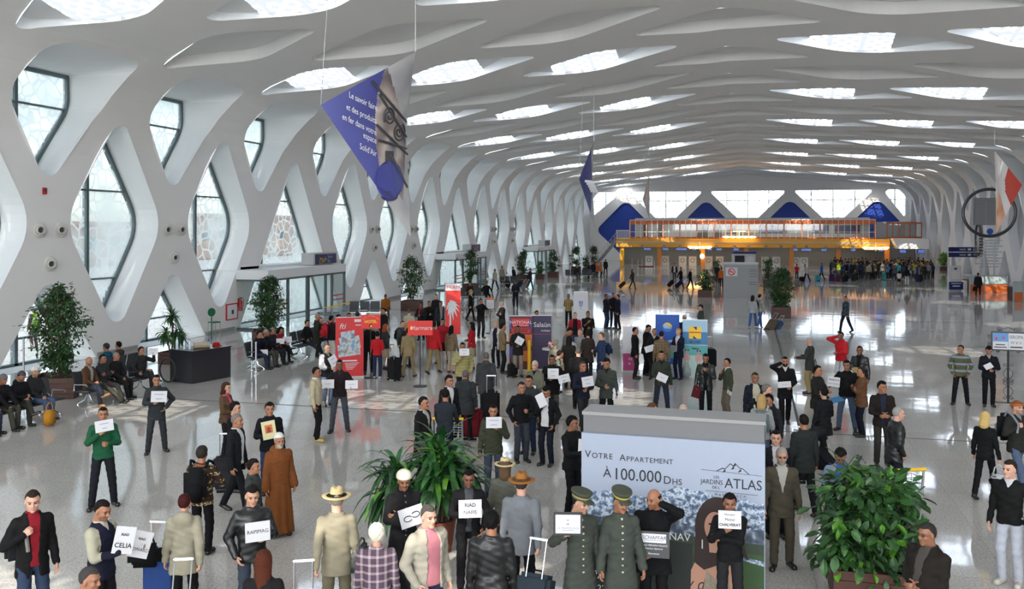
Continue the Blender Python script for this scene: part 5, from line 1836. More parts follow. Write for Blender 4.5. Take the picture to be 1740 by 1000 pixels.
# stair rising to the gallery at its end, blue-panelled wall behind
t2 = thing('staircase', 'grey staircase with railing rising to the yellow gallery', 'stairs', (gx0 - 0.2, GY + 2, 0))
mb = MB()
for i in range(16):
 mb.box((-2.9 + 2.9 * i / 16, 0.9, 0.11 + 0.22 * i), (0.36, 1.8, 0.22 + 0.0))
mb.prism([(-3.0, 0.0), (-2.6, 0.0), (0.1, 3.2), (0.1, 3.6)], (0, 0.0, 0), (1, 0, 0), (0, 0, 1), 0.12)
mb.build('flight', m_midgrey, t2)
mb = MB(); mb.tube([(-3.0, 0, 1.0), (0.1, 0, 4.6)], 0.04, 6); mb.tube([(-3.0, 0, 0.6), (0.1, 0, 4.1)], 0.03, 6)
for i in range(8): mb.tube([(-3.0 + 3.1 * i / 7, 0, 0.1 + 3.4 * i / 7), (-3.0 + 3.1 * i / 7, 0, 1.0 + 3.6 * i / 7)], 0.03, 6)
mb.build('handrail', m_steel, t2)
# back wall of the check-in hall under the gallery and screens
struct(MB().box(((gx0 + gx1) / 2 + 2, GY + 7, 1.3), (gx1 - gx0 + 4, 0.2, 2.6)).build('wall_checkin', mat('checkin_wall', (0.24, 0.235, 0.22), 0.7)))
for i, u in enumerate((1092, 1128, 1155, 1188, 1217, 1248, 1272, 1302, 1327, 1350, 1370, 1404, 1425, 1450, 1480, 1498)):
 x = gx(u)
 tt = thing('number_sign', 'small dark number sign, %s along the yellow fascia' % ('first second third fourth fifth sixth seventh eighth ninth tenth eleventh twelfth thirteenth fourteenth fifteenth sixteenth'.split()[i]), 'sign', (x, GY - 0.035, 2.42), 0, 'number signs on the gallery fascia')
 mb = MB(); mb.box((0, 0, 0.18), (0.36, 0.08, 0.40)); mb.build('plate', m_darkgrey, tt)
 mb = MB(); mb.add([(-0.13, -0.045, 0.06), (0.13, -0.045, 0.06), (0.13, -0.045, 0.32), (-0.13, -0.045, 0.32)], [(0, 1, 2, 3)]); mb.add([(-0.07, -0.047, 0.10), (0.07, -0.047, 0.10), (0.07, -0.047, 0.28), (-0.07, -0.047, 0.28)], [(0, 1, 2, 3)], 1); mb.build('number_face', [m_lightgrey, m_navy], tt)
ORD = 'first second third fourth fifth sixth seventh eighth ninth tenth eleventh twelfth'.split()
for i, (u, w) in enumerate(((1100, 13), (1131, 11), (1158, 20), (1180, 8), (1206, 9), (1222, 10), (1251, 10), (1352, 8), (1370, 18), (1400, 10), (1450, 9), (1497, 9))):
 p = Vector((gx(u, GY + 3.2), GY + 3.2, 2.2)); ww = gx(u + w / 2) - gx(u - w / 2)
 mb = MB(); mb.box((0, 0, 0), (ww, 0.1, 0.38)); mb.box((0, -0.06, 0), (ww - 0.08, 0.02, 0.28), 1)
 mb.box((0, 0, 0.2), (0.06, 0.06, 0.12))
 tag(mb.build('check_in_screen', [m_black, mat('blue_screen', hexc('27346e'), 0.3, emit=(0.10, 0.16, 0.45, 0.35))], loc=p), '%s hanging flight screen under the yellow gallery' % ORD[i], 'screen', 'screens under the gallery')
desk0 = None
DESKS = (1103, 1130, 1160, 1177, 1204, 1223, 1300, 1319, 1352, 1366)
for i, u in enumerate(DESKS):
 if desk0 is None:
  d = thing('check_in_desk', '', 'desk')
  mb = MB(); mb.box((0, 0, 0.62), (1.0, 0.6, 1.24), bevel=0.03); mb.build('pedestal', mat('desk_ivory', (0.80, 0.80, 0.78), 0.5), d)
  mb = MB(); mb.prism(disc(0, 0.72, 0.30, None, 20), (0, -0.305, 0), (1, 0, 0), (0, 0, 1), 0.01); mb.prism(disc(0, 0.72, 0.2, None, 20), (0, -0.312, 0), (1, 0, 0), (0, 0, 1), 0.01, 1); mb.build('emblem', [m_midgrey, mat('desk_ivory', (0.62, 0.62, 0.6), 0.5)], d)
  mb = MB(); mb.box((0, 0.1, 1.28), (1.1, 0.7, 0.05)); mb.build('desk_top', m_lightgrey, d)
  mb = MB(); mb.box((0.0, 0.85, 0.2), (0.8, 0.8, 0.4)); mb.build('scale_belt', m_black, d)
  desk0 = d
 else:
  d = copy_tree(desk0)
 d.location = (gx(u, GY + 2.2), GY + 2.2, 0)
 tag(d, '%s ivory check-in desk with round emblem, counted from the stairs' % ORD[i], 'desk', 'check-in desks')
mb = MB(); mb.box((0, 0, 0.006), (2.0, 4.0, 0.012)); tag(mb.build('red_carpet', cloth('8a2030'), loc=ground(1098, 453)), 'red carpet before the first check-in desk', 'carpet')
# glowing lamps on the gallery front
m_glow = mat('warm_lamp', (1, 0.8, 0.5), 0.5, emit=(1.0, 0.62, 0.22, 2.2))
def flower_lamp(p, label):
 t = thing('petal_lamp', label, 'lamp', p, 0, 'petal lamps on the columns')
 mb = MB()
 for s in (-0.95, -0.35, 0.35, 0.95):
  mb.lathe([(0.05, 0.0), (0.34, 0.12), (0.42, 0.22), (0.30, 0.30), (0.0, 0.32)], (s * 1.25, 0, 0.05 * abs(s)), 12)
 mb.build('petal_shades', m_glow, t)
 mb = MB(); mb.tube([(-1.4, 0, 0.0), (1.4, 0, 0.0)], 0.05, 6); mb.tube([(0, 0, -0.2), (0, 0, 0.9)], 0.06, 6); mb.tube([(0, 0, 0.6), (0, 0.62, 0.6)], 0.05, 6); mb.build('arm', m_white, t)
flower_lamp(Vector((gx(1189, GY - 0.6), GY - 0.6, 2.35)), 'warm glowing petal lamp before the yellow fascia, nearer the stairs')
flower_lamp(Vector((gx(1488, GY - 0.6), GY - 0.6, 2.35)), 'warm glowing petal lamp above the crowd at the far gallery end')
mb = MB(); mb.lathe([(0.0, 0.0), (0.22, 0.1), (0.3, 0.35), (0.22, 0.6), (0.0, 0.7)], n=12); tag(mb.build('globe_lamp', m_glow, loc=Vector((gx(1193, GY - 0.6), GY - 0.3, 1.0)), smooth=True), 'warm globe lamp fixed low on gallery column', 'lamp')
mb = MB()
for k in range(5): mb.lathe([(0.05, 0.0), (0.5, 0.1), (0.55, 0.2), (0.2, 0.26), (0.0, 0.28)], (-1.6 + 0.8 * k, 0, 0), 12)
mb.tube([(0, 0, 0.1), (0, 0, 0.9)], 0.04, 6); mb.tube([(-0.8, 0, 0.9), (0.8, 0, 0.9)], 0.03, 6)
tag(mb.build('pendant_lamp', m_glow, loc=Vector((gx(1256, GY - 0.5), GY - 0.5, 3.75))), 'row of warm lamps along the gallery window sill', 'lamp')

# right-hand extension of the gallery: white box with orange-framed windows
xa, xb = gx(1493, GY + 3), gx(1566, GY + 3)
t = thing('side_gallery', 'white gallery box with orange-framed windows above dark screens', 'gallery', (0, GY + 3, 0))
mb = MB(); mb.prism([(xa + 1.6, 2.5), (xb, 2.5), (xb, 3.75), (xa + 1.0, 3.75)], (0, 0, 0), (1, 0, 0), (0, 0, 1), -5.0); mb.build('white_body', m_white, t)
mb = MB(); mb.box(((xa + xb) / 2 + 0.5, 0, 5.7), (xb - xa - 1, 0.1, 0.2)); mb.box(((xa + xb) / 2 + 0.5, 0, 3.85), (xb - xa - 1, 0.1, 0.2))
for i in range(7): mb.box((xa + 1 + (xb - xa - 1) * i / 6, 0, 4.8), (0.12, 0.1, 1.9))
mb.build('orange_frame', m_orange, t)
mb = MB(); mb.add([(xa + 1, 0.05, 3.9), (xb, 0.05, 3.9), (xb, 0.05, 5.6), (xa + 1, 0.05, 5.6)], [(0, 1, 2, 3)]); mb.build('glazing', m_clearglass, t)
mb = MB(); mb.box(((xa + xb) / 2, 4.5, 4.8), (xb - xa, 0.2, 2.2)); mb.build('inner_wall', m_midgrey, t)
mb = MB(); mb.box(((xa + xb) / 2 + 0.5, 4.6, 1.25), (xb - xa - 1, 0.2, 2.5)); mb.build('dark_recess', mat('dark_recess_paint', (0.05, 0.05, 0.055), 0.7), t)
for i, u in enumerate((1532, 1563)):
 mb = MB(); mb.box((0, 0, 0), (0.85, 0.1, 0.5)); mb.box((0, -0.06, 0), (0.75, 0.02, 0.4), 1); mb.box((0, 0, 0.32), (0.08, 0.06, 0.2))
 tag(mb.build('check_in_screen', [m_black, MATS['blue_screen']], loc=Vector((gx(u, GY + 3.5), GY + 2.6, 2.1))), 'purple-lit screen under the white gallery box, %s of two' % ('inner', 'outer')[i], 'screen', 'screens under the white box')

# grey kiosk with the no-smoking notice, and an information booth behind it
p = ground(1258, 505)
ax = facing(p, -4)
t = thing('grey_kiosk', 'grey freestanding partition with no-smoking notice on open floor', 'kiosk', p, math.atan2(ax.y, ax.x))
mb = MB(); mb.box((-0.34, 0.4, 1.2), (1.74, 0.8, 2.4)); mb.box((0.88, 0.42, 1.2), (0.7, 0.76, 2.4)); mb.build('body', m_midgrey, t)
mb = MB(); mb.box((0, 0.4, 2.46), (2.5, 0.9, 0.14)); mb.build('top_band', m_lightgrey, t)
mb = MB()
for z in (1.55, 1.72, 1.89, 2.02, 0.95, 1.1): mb.box((0.88, 0.035, z), (0.55, 0.02, 0.03))
mb.build('slot_lines', m_darkgrey, t)
mb = MB(); o = Vector((-0.62, -0.01, 1.85))
mb.box((-0.62, -0.006, 1.85), (0.82, 0.012, 0.62), 0)
for k in range(24):
 a, b = 2 * math.pi * k / 24, 2 * math.pi * (k + 1) / 24
 put_poly(mb, [(0.19 * math.cos(a), 0.19 * math.sin(a)), (0.26 * math.cos(a), 0.26 * math.sin(a)), (0.26 * math.cos(b), 0.26 * math.sin(b)), (0.19 * math.cos(b), 0.19 * math.sin(b))][::-1][::-1], o, (1, 0, 0), (0, 0, 1), 1, 0.006)
put_poly(mb, [(-0.17, -0.02), (0.11, -0.02), (0.11, 0.03), (-0.17, 0.03)], o, (1, 0, 0), (0, 0, 1), 2, 0.006)
put_poly(mb, [(-0.17, 0.14), (-0.13, 0.18), (0.17, -0.14), (0.13, -0.18)][::-1], o, (1, 0, 0), (0, 0, 1), 1, 0.009)
mb.build('no_smoking_notice', [m_paper, m_red2, m_ink], t)
p = ground(1265, 470)
t = thing('information_booth', 'pale booth with navy top and dark screen behind the grey kiosk', 'booth', p, math.atan2(RIGHT.y, RIGHT.x))
mb = MB(); mb.box((0, 0.4, 1.2), (2.3, 0.8, 2.4)); mb.build('body', m_lightgrey, t)
mb = MB(); mb.box((0, 0.4, 2.5), (2.4, 0.9, 0.22)); mb.build('top_band', m_navy, t)
mb = MB(); mb.box((-0.5, -0.01, 1.75), (1.0, 0.03, 0.9)); mb.build('screen', m_black, t)
mb = MB(); mb.prism(disc(0.6, 1.7, 0.45, 0.42, 18), (0, -0.012, 0), (1, 0, 0), (0, 0, 1), 0.01); mb.build('poster', m_paper, t)

# right side: navy direction sign, white pillar sign, departure board in a ring, desks
p = ground(1636, 470); q = at_depth(1636, 428, ppm(p) and (-p.x * SY + p.y * CY))
t = thing('direction_sign', 'navy hanging direction sign with arrows beside the departure board', 'sign', q, math.atan2(RIGHT.y, RIGHT.x))
w_ = 48 / ppm(q); h_ = 17 / ppm(q)
mb = MB(); mb.box((0, 0, h_ * 0.27), (w_, 0.15, h_ * 0.46)); mb.box((0, 0, -h_ * 0.27), (w_, 0.15, h_ * 0.46)); mb.build('panel', m_navy, t)
mb = MB()
for z, s in ((h_ * 0.27, '\u2193'), (-h_ * 0.27, '\u2192')):
 put_text(mb, s, (w_ * 0.38, -0.08, z), (1, 0, 0), (0, 0, 1), 0.55, 0)
 put_poly(mb, rect(w_ * 0.22, 0, 0.36, 0.22), (0, -0.08, z), (1, 0, 0), (0, 0, 1), 0)
 put_poly(mb, rect(-0.05, 0.03, 0.7, 0.05), (0, -0.08, z), (1, 0, 0), (0, 0, 1), 0)
 put_poly(mb, rect(-0.05, -0.06, 0.6, 0.04), (0, -0.08, z), (1, 0, 0), (0, 0, 1), 0)
mb.build('arrows', m_paper, t)
mb = MB()
for x in (-w_ * 0.42, w_ * 0.42): mb.tube([(x, 0.05, -h_ / 2 - (q.z - h_ / 2)), (x, 0.05, h_ / 2)], 0.04, 8)
mb.build('post', m_steel, t)
p = ground(1624, 494)
t = thing('pillar_sign', 'pale pillar notice with navy lower panel near the glass desk', 'sign', p, math.atan2(RIGHT.y, RIGHT.x))
mb = MB(); mb.box((0, 0.2, 1.0), (0.95, 0.35, 2.0)); mb.build('body', m_lightgrey, t)
mb = MB(); mb.box((0, -0.05, 0.42), (1.1, 0.1, 0.62)); mb.build('lower_panel', m_navy, t)
mb = MB()
for z in (1.05, 1.2, 1.35, 1.5): put_poly(mb, rect(0, 0, 0.7, 0.07), (0, 0.025, z), (1, 0, 0), (0, 0, 1), 0)
put_poly(mb, rect(0, 0, 0.6, 0.08), (0, -0.1, 0.4), (1, 0, 0), (0, 0, 1), 0); put_poly(mb, rect(0, 0, 0.8, 0.06), (0, -0.1, 0.6), (1, 0, 0), (0, 0, 1), 0)
mb.build('printed_lines', m_paper, t)
mb = MB(); put_poly(mb, rect(0, 0, 0.22, 0.14), (0, 0.025, 1.78), (1, 0, 0), (0, 0, 1), 0); mb.build('emblem', m_navy, t)
# glazed desks
def glass_desk(u0, u1, v, label, h=1.35):
 a, b = ground(u0, v), ground(u1, v)
 b = Vector((b.x, b.y, 0)); d = RIGHT
 L_ = (b - a).length
 t = thing('glazed_desk', label, 'desk', a, math.atan2(d.y, d.x), 'glazed desks near the departure board')
 mb = MB(); mb.box((L_ / 2, 0.05, 0.33), (L_, 0.08, 0.62)); mb.build('orange_panel', m_orange, t)
 mb = MB(); mb.add([(0, 0.05, 0.66), (L_, 0.05, 0.66), (L_, 0.05, h), (0, 0.05, h)], [(0, 1, 2, 3)]); mb.build('glass_screen', mat('frosted_screen', (0.42, 0.50, 0.50), 0.35), t)
 mb = MB()
 for x in (0, L_ * 0.38, L_): mb.box((x, 0.05, h / 2), (0.09, 0.1, h))
 mb.box((L_ / 2, 0.05, h), (L_, 0.1, 0.06)); mb.box((L_ / 2, 0.05, 0.66), (L_, 0.1, 0.05)); mb.build('frame', m_steel, t)
 mb = MB(); mb.box((L_ / 2, 0.7, 0.95), (L_, 1.2, 0.05)); mb.box((L_ * 0.15, 0.7, 0.46), (0.08, 1.1, 0.92)); mb.box((L_ * 0.85, 0.7, 0.46), (0.08, 1.1, 0.92)); mb.build('desk_top', m_wood, t)
glass_desk(1648, 1714, 497, 'glazed orange-based desk in front of the departure board ladder')
glass_desk(1723, 1765, 512, 'glazed orange-based desk at the picture edge beyond the second gap')
# departure board in its ring
p = Vector((0, 0, 0)); zc_ = 74.0
q = at_depth(1683, 361, zc_)
rzb = math.atan2(RIGHT.y, RIGHT.x) - 0.15
t = thing('departure_board', 'grey departure board hung inside a large dark ring', 'departure board', q, rzb)
k = zc_ / FPX
mb = MB(); mb.tube([(42 * k * math.cos(a), 0.25, 40 * k * math.sin(a)) for a in [2 * math.pi * i / 48 for i in range(48)]], 0.13, 8, closed=True); mb.build('ring', mat('dark_ring', (0.09, 0.09, 0.1), 0.3, 0.6), t)
mb = MB(); mb.box((-6 * k, 0, 2 * k), (42 * k, 0.2, 46 * k)); mb.build('panel', mat('board_grey', (0.22, 0.225, 0.23), 0.5), t)
mb = MB()
for i in range(15): mb.box((-6 * k, -0.11, (22 - 2.9 * i) * k), (38 * k, 0.02, 0.8 * k))
mb.box((-8 * k, -0.11, 0), (0.6 * k, 0.025, 40 * k)); mb.build('flight_rows', mat('board_lines', (0.42, 0.43, 0.44), 0.5), t)
mb = MB(); mb.prism(disc(0, -32 * k, 0.25, None, 14), (0, 0.1, 0), (1, 0, 0), (0, 0, 1), 0.05); mb.build('emblem', m_blueprint, t)
mb = MB()
for x in (-8, 8): mb.tube([(x * k, 0.3, -40 * k), (x * k, 0.3, -q.z)], 0.06, 6)
for i in range(11): mb.box((0, 0.3, (-42 - 5 * i) * k), (42 * k if i % 2 else 30 * k, 0.1, 0.07))
mb.build('mast', m_steel, t)
# sloping handrail and clock-like disc on the right wall
mb = MB(); mb.tube([(XR - 0.25 + 0.0 * a, 101 + 1.0 * math.cos(a), 3.9 + 1.6 * math.sin(a)) for a in [2 * math.pi * i / 28 for i in range(28)]], 0.12, 8, closed=True)
mb.add([(XR - 0.2, 101 + 0.98 * math.cos(a), 3.9 + 1.55 * math.sin(a)) for a in [2 * math.pi * i / 24 for i in range(24)]], [tuple(range(24))], 1)
tag(mb.build('wall_emblem', [MATS['dark_ring'], m_lightgrey]), 'oval emblem with dark rim on rib of the wall opposite the windows', 'emblem')

# ---------------------------------------------------------------- hanging banners: cloth sails with four corners
def banner_mat(name, cols, scale, seed):
 m, nt, b = nodes_of(name); L = nt.links.new
 tc = nt.nodes.new('ShaderNodeTexCoord'); n1 = nt.nodes.new('ShaderNodeTexNoise'); n1.inputs['Scale'].default_value = scale; n1.inputs['Detail'].default_value = 1.5 if scale < 12 else 5
 mp = nt.nodes.new('ShaderNodeMapping'); mp.inputs['Location'].default_value = (seed, seed, 0)
 L(tc.outputs['Object'], mp.inputs[0]); L(mp.outputs[0], n1.inputs['Vector'])
 r = nt.nodes.new('ShaderNodeValToRGB'); L(n1.outputs['Fac'], r.inputs[0])
 els = r.color_ramp.elements
 for i, (p_, c) in enumerate(cols):
  e = els[i] if i < 2 else els.new(p_)
  e.position = p_; e.color = (*hexc(c), 1)
 L(r.outputs[0], b.inputs['Base Color']); b.inputs['Roughness'].default_value = 0.6
 return m
def sail(name, label, A, B, C, D, mats, nu=24, nv=24, fm=None, decorate=None, belly=0.0):
 """A top, B left, C bottom, D right; bilinear saddle of cloth."""
 mb = MB()
 def P(a, b):
  p = A * (1 - a) * (1 - b) + B * a * (1 - b) + C * a * b + D * (1 - a) * b
  return p
 vs, fs, ms = [], [], []
 for i in range(nu + 1):
  for j in range(nv + 1): vs.append(P(i / nu, j / nv))
 for i in range(nu):
  for j in range(nv):
   fs.append((i * (nv + 1) + j, (i + 1) * (nv + 1) + j, (i + 1) * (nv + 1) + j + 1, i * (nv + 1) + j + 1))
   ms.append(fm((i + 0.5) / nu, (j + 0.5) / nv) if fm else 0)
 mb.v = vs; mb.f = fs; mb.m = ms
 if decorate: decorate(mb, P)
 o = mb.build(name, mats)
 t = thing('hanging_banner', label, 'banner', A)
 o.parent = t
 o.matrix_parent_inverse = Matrix.Translation(A).inverted()
 w = MB(); w.tube([A, A + Vector((0, 0, 14.5 - A.z))], 0.012, 5); w.tube([B, B + Vector((0.2, 0.3, 12.8 - B.z))], 0.008, 5)
 wo = w.build('suspension_wire', m_steel, t); wo.matrix_parent_inverse = Matrix.Translation(A).inverted()
 return t
zb = 22.0
A = at_depth(706, 88, zb); B = at_depth(545, 178, zb - 0.6); C = at_depth(698, 402, zb); D = at_depth(690, 215, zb + 2.2)
m_bn_blue = banner_mat('banner_violet_blue', ((0.3, '363a78'), (0.7, '52569a')), 0.5, 1)
m_bn_photo = banner_mat('banner_photo_bronze', ((0.30, '3c3a44'), (0.45, '8d7f7c'), (0.6, 'c3b5ac'), (0.75, '55536b')), 1.3, 4)
m_bn_pale = banner_mat('banner_pale', ((0.3, 'a9a8ac'), (0.7, 'd0ceca')), 1.2, 2)
m_bn_perf = mat('banner_flask_blue', hexc('3b3f8e'), 0.35, noise=0.2, scale=2)
def fm_a(a, b):
 if a < 0.30 - 0.1 * b: return 2                       # pale top edge with emblem
 if b > 0.90: return 2
 if a + 0.9 * (1 - b) > 1.22: return 0
 if a > 0.80 and b > 0.68: return 2
 return 1
def deco_a(mb, P):
 def uv(cx, cy, sc, vs):  # map flat lettering into the cloth's own surface, following pixel-like axes of the sail
  out = []
  n = ((P(0.75, 0.3) - P(0.7, 0.3)).cross(P(0.7, 0.35) - P(0.7, 0.3))).normalized()
  return n
 e = 1e-3
 # lettering runs from the left corner towards the fold, line under line
 base = P(0.62, 0.30); ax = (P(0.62, 0.30) - P(0.93, 0.07)); ax = Vector((RIGHT.x, RIGHT.y, -0.30)).normalized(); ay = Vector((0.0, 0, 1))
 n = (P(0.75, 0.30) - P(0.70, 0.30)).cross(P(0.70, 0.35) - P(0.70, 0.30)).normalized()
 if n.dot(Vector((0, -1, 0))) < 0: n = -n
 lines = ['Le savoir faire', 'et des produits', 'en fer dans votre', 'espace', "Solid'Air"]
 pix = [(641, 196), (640, 218), (640, 240), (640, 254), (640, 268)]
 pix = [(641, 184), (640, 206), (640, 226), (640, 240), (640, 262)]
 for s, (u, v) in zip(lines, pix):
  vs, fs = text_mesh(s, 0.205, align='RIGHT', xscale=0.62)
  # solve for the sheet point under each glyph vertex along the view
  o0 = at_depth(u, v, zb - 0.3)
  pts = []
  for q in vs:
   w = o0 + RIGHT * (q.x * 0.92) + Vector((0, 0, 1)) * (q.y + q.x * -0.45)
   d = (w - Vector((0, 0, EYE))).normalized()
   best = mesh_hit(mb, Vector((0, 0, EYE)), d)
   pts.append((best - d * 0.015) if best else w)
  mb.add(pts, fs, 4)
 # flask and scrolls
 for poly, mi in ((disc(0, -0.08, 0.33, 0.46, 28), 3), (rect(0, 0.46, 0.2, 0.3), 5), (disc(0, -0.46, 0.2, 0.12, 20), 5)):
  pts = []
  for q in poly:
   w = at_depth(662, 300, zb - 0.3) + RIGHT * q[0] + Vector((0, 0, 1)) * q[1]
   d = (w - Vector((0, 0, EYE))).normalized(); best = mesh_hit(mb, Vector((0, 0, EYE)), d)
   pts.append((best - d * 0.05) if best else w)
  mb.add(pts, [tuple(range(len(pts)))], mi)
 def on_cloth(u, v):
  w = at_depth(u, v, zb - 0.3); d = (w - Vector((0, 0, EYE))).normalized(); h = mesh_hit(mb, Vector((0, 0, EYE)), d)
  return (h - d * 0.04) if h else w
 for bar in ([(632, 138), (662, 168), (690, 206)], [(645, 160), (672, 190), (690, 232)], [(640, 212), (668, 236), (692, 262)], [(643, 238), (668, 246), (690, 252)], [(664, 262), (682, 292), (692, 318)]):
  pts = [on_cloth(bar[0][0] + (bar[-1][0] - bar[0][0]) * k / 12, bar[0][1] + (bar[-1][1] - bar[0][1]) * k / 12) for k in range(13)]
  mb.tube(pts, 0.035, 5, 5)
 for cu, cv in ((662, 198), (678, 224)):
  pts = []
  for kk in range(40):
   a = kk * 0.36 + cu; r_ = 0.02 + 0.0042 * kk
   w = at_depth(cu, cv, zb - 0.3) + RIGHT * (r_ * 0.8 * math.cos(a)) + Vector((0, 0, 1)) * (r_ * 1.3 * math.sin(a))
   d = (w - Vector((0, 0, EYE))).normalized(); best = mesh_hit(mb, Vector((0, 0, EYE)), d)
   pts.append((best - d * 0.05) if best else w)
  mb.tube(pts, 0.022, 5, 5)
from mathutils.bvhtree import BVHTree
BVH_CACHE = {}
def mesh_hit(mb, o, d):
 key = id(mb)
 if key not in BVH_CACHE:
  BVH_CACHE[key] = BVHTree.FromPolygons([tuple(v) for v in mb.v], list(mb.f))
 h = BVH_CACHE[key].ray_cast(o, d)
 return h[0]
sail('banner_cloth', 'big violet-blue four-cornered banner with French lettering hanging over the hall', A, B, C, D,
  [m_bn_blue, m_bn_photo, m_bn_pale, m_bn_perf, mat('banner_lettering', (0.80, 0.80, 0.82), 0.6), m_darkgrey], 70, 70, fm_a, deco_a)
zb2 = 50.0
A = at_depth(1009, 240, zb2); B = at_depth(984, 304, zb2 - 1.2); C = at_depth(1012, 388, zb2); D = at_depth(1006, 320, zb2 + 2.8)
def deco_b(mb, P):
 for i in range(5):
  a0 = P(0.80 - 0.05 * i, 0.22 + 0.09 * i);
  mb.add([a0 + Vector((0, -0.02, 0)), a0 + RIGHT * 0.42 + Vector((0, -0.02, -0.03)), a0 + RIGHT * 0.42 + Vector((0, -0.02, 0.10)), a0 + Vector((0, -0.02, 0.13))], [(0, 1, 2, 3)], 2)
sail('banner_cloth', 'slim violet-blue banner hanging edge-on beyond the big one', A, B, C, D, [m_bn_blue, m_bn_pale, mat('banner_lettering', (0.8, 0.8, 0.82), 0.6)], 20, 20, lambda a, b: 1 if (b > 0.72 or a < 0.18) else 0, deco_b)
zb3 = 78.0
A = at_depth(1103, 298, zb3); B = at_depth(1092, 338, zb3 - 1.2); C = at_depth(1104, 374, zb3); D = at_depth(1104, 336, zb3 + 2.5)
m_bn_rose = banner_mat('banner_rose', ((0.3, 'c9a9a4'), (0.7, 'e2d5d0')), 0.8, 7)
sail('banner_cloth', 'farthest pale rose banner hanging before the end wall', A, B, C, D, [m_bn_rose, m_bn_pale], 14, 14, lambda a, b: 1 if b > 0.5 else 0)
zb4 = 62.0
A = at_depth(1690, 256, zb4); B = at_depth(1692, 322, zb4 + 2.5); C = at_depth(1692, 398, zb4); D = at_depth(1737, 314, zb4 - 1.5)
m_bn_red = banner_mat('banner_red', ((0.3, 'b03028'), (0.7, 'c9503c')), 0.4, 3)
m_bn_orange = banner_mat('banner_orange_swirl', ((0.35, 'd98a5c'), (0.65, 'f0c8a8')), 0.8, 9)
m_bn_white = banner_mat('banner_white', ((0.3, 'd8cfc8'), (0.7, 'efe9e4')), 0.5, 5)
sail('banner_cloth', 'red, orange and white banner hanging before the departure board', A, B, C, D, [m_bn_red, m_bn_orange, m_bn_white], 24, 24,
  lambda a, b: 0 if (b > 0.5 and a < 0.42 and b - a > 0.22) else (1 if a > 0.62 and b > 0.3 else 2))
# ================================================================ STANDS, ROLL-UPS, SIGNS ON POLES
def rollup(u, v, w, h, label, draw, turn=0.0, mats=(), name='rollup_banner', group=None):
 p = ground(u, v); ax = facing(p, turn)
 t = thing(name, label, 'banner', p, math.atan2(ax.y, ax.x), group)
 mb = MB(); mb.box((0, 0.05, 0.04), (w + 0.04, 0.18, 0.08), bevel=0.012); mb.build('base', m_lightgrey, t)
 mb = MB(); mb.box((0, 0, h / 2 + 0.04), (w, 0.012, h), 0); draw(mb, w, h); mb.build('printed_panel', list(mats), t)
 mb = MB(); mb.tube([(0, 0.05, 0.06), (0, 0.05, h + 0.04)], 0.012, 6); mb.box((0, 0.01, h + 0.045), (w, 0.03, 0.025)); mb.build('pole', m_steel, t)
 return t
X_, Z_ = Vector((1, 0, 0)), Vector((0, 0, 1))
def PL(mb, pts, mi, off=0.003): put_poly(mb, pts, (0, -0.0065, 0), X_, Z_, mi, off)
def TX(mb, s, x, z, size, mi, off=0.005, **k): put_text(mb, s, (x, -0.0065, z), X_, Z_, size, mi, off, **k)
m_photo = banner_mat('beach_photo_print', ((0.32, '6f93b5'), (0.47, 'b7c3c6'), (0.6, '8a7d74'), (0.74, '4a86c0')), 5, 2)
def d_fti(mb, w, h):
 PL(mb, [(-0.30, 1.02), (0.37, 0.86 + 0.16), (0.31, 1.44), (-0.36, 1.36)], 2); PL(mb, [(-0.36, 0.72), (0.36, 0.80), (0.33, 1.16), (-0.40, 1.12)], 2, 0.005)
 PL(mb, [(-0.26, 1.15), (0.16, 1.15), (0.16, 1.62), (-0.30, 1.55)], 2, 0.007)
 TX(mb, 'fti', -0.24, 1.75, 0.26, 1, shear=0.3); PL(mb, rect(0.29, 1.93, 0.26, 0.09), 1); PL(mb, rect(0.30, 1.78, 0.2, 0.03), 1)
 PL(mb, rect(0.0, 0.60, 0.5, 0.045), 1)
 for i in range(5): PL(mb, rect(0.08 - 0.02 * i, 0.52 - 0.05 * i, 0.46 - 0.06 * i, 0.018), 1)
rollup(594, 643, 0.92, 2.0, 'tall red roll-up banner with beach photographs and white lettering', d_fti, 4, (m_red, m_paper, m_photo))
def d_nat(mb, w, h):
 PL(mb, rect(0, 1.60, 0.66, 0.5), 4); TX(mb, 'NATIONAL', 0, 1.72, 0.155, 1, bold=0.004); PL(mb, rect(0, 1.62, 0.56, 0.02), 1)
 for i in range(3): PL(mb, rect(0, 1.55 - 0.07 * i, 0.5, 0.03), 5)
 PL(mb, rect(-0.27, 1.15, 0.3, 0.35), 3); PL(mb, rect(0.25, 1.1, 0.28, 0.4), 3); PL(mb, rect(-0.2, 0.7, 0.4, 0.3), 2); PL(mb, rect(0.2, 0.55, 0.36, 0.36), 3)
 PL(mb, [(-0.38, 1.5), (-0.28, 1.5), (-0.3, 1.85), (-0.36, 1.85)], 2); PL(mb, [(0.26, 1.5), (0.37, 1.5), (0.34, 1.85), (0.29, 1.85)], 2)
rollup(885, 631, 0.80, 1.9, 'car-hire roll-up panel with white capitals on dark red', d_nat, 0, (mat('maroon_print', hexc('5a1c22'), 0.5), m_paper, mat('violet_print', hexc('4b4a9a'), 0.5), m_orange, m_red, m_ink))
def d_sal(mb, w, h):
 TX(mb, 'Salaün', 0.02, 1.62, 0.24, 1); TX(mb, 'holidays', 0.14, 1.42, 0.10, 1, shear=0.3); PL(mb, rect(0, 1.3, w * 0.9, 0.012), 2)
rollup(920, 630, 0.70, 1.9, 'dark purple roll-up panel with white Salaun lettering', d_sal, 0, (mat('deep_purple_print', hexc('2a1d45'), 0.5), m_paper, m_pink))
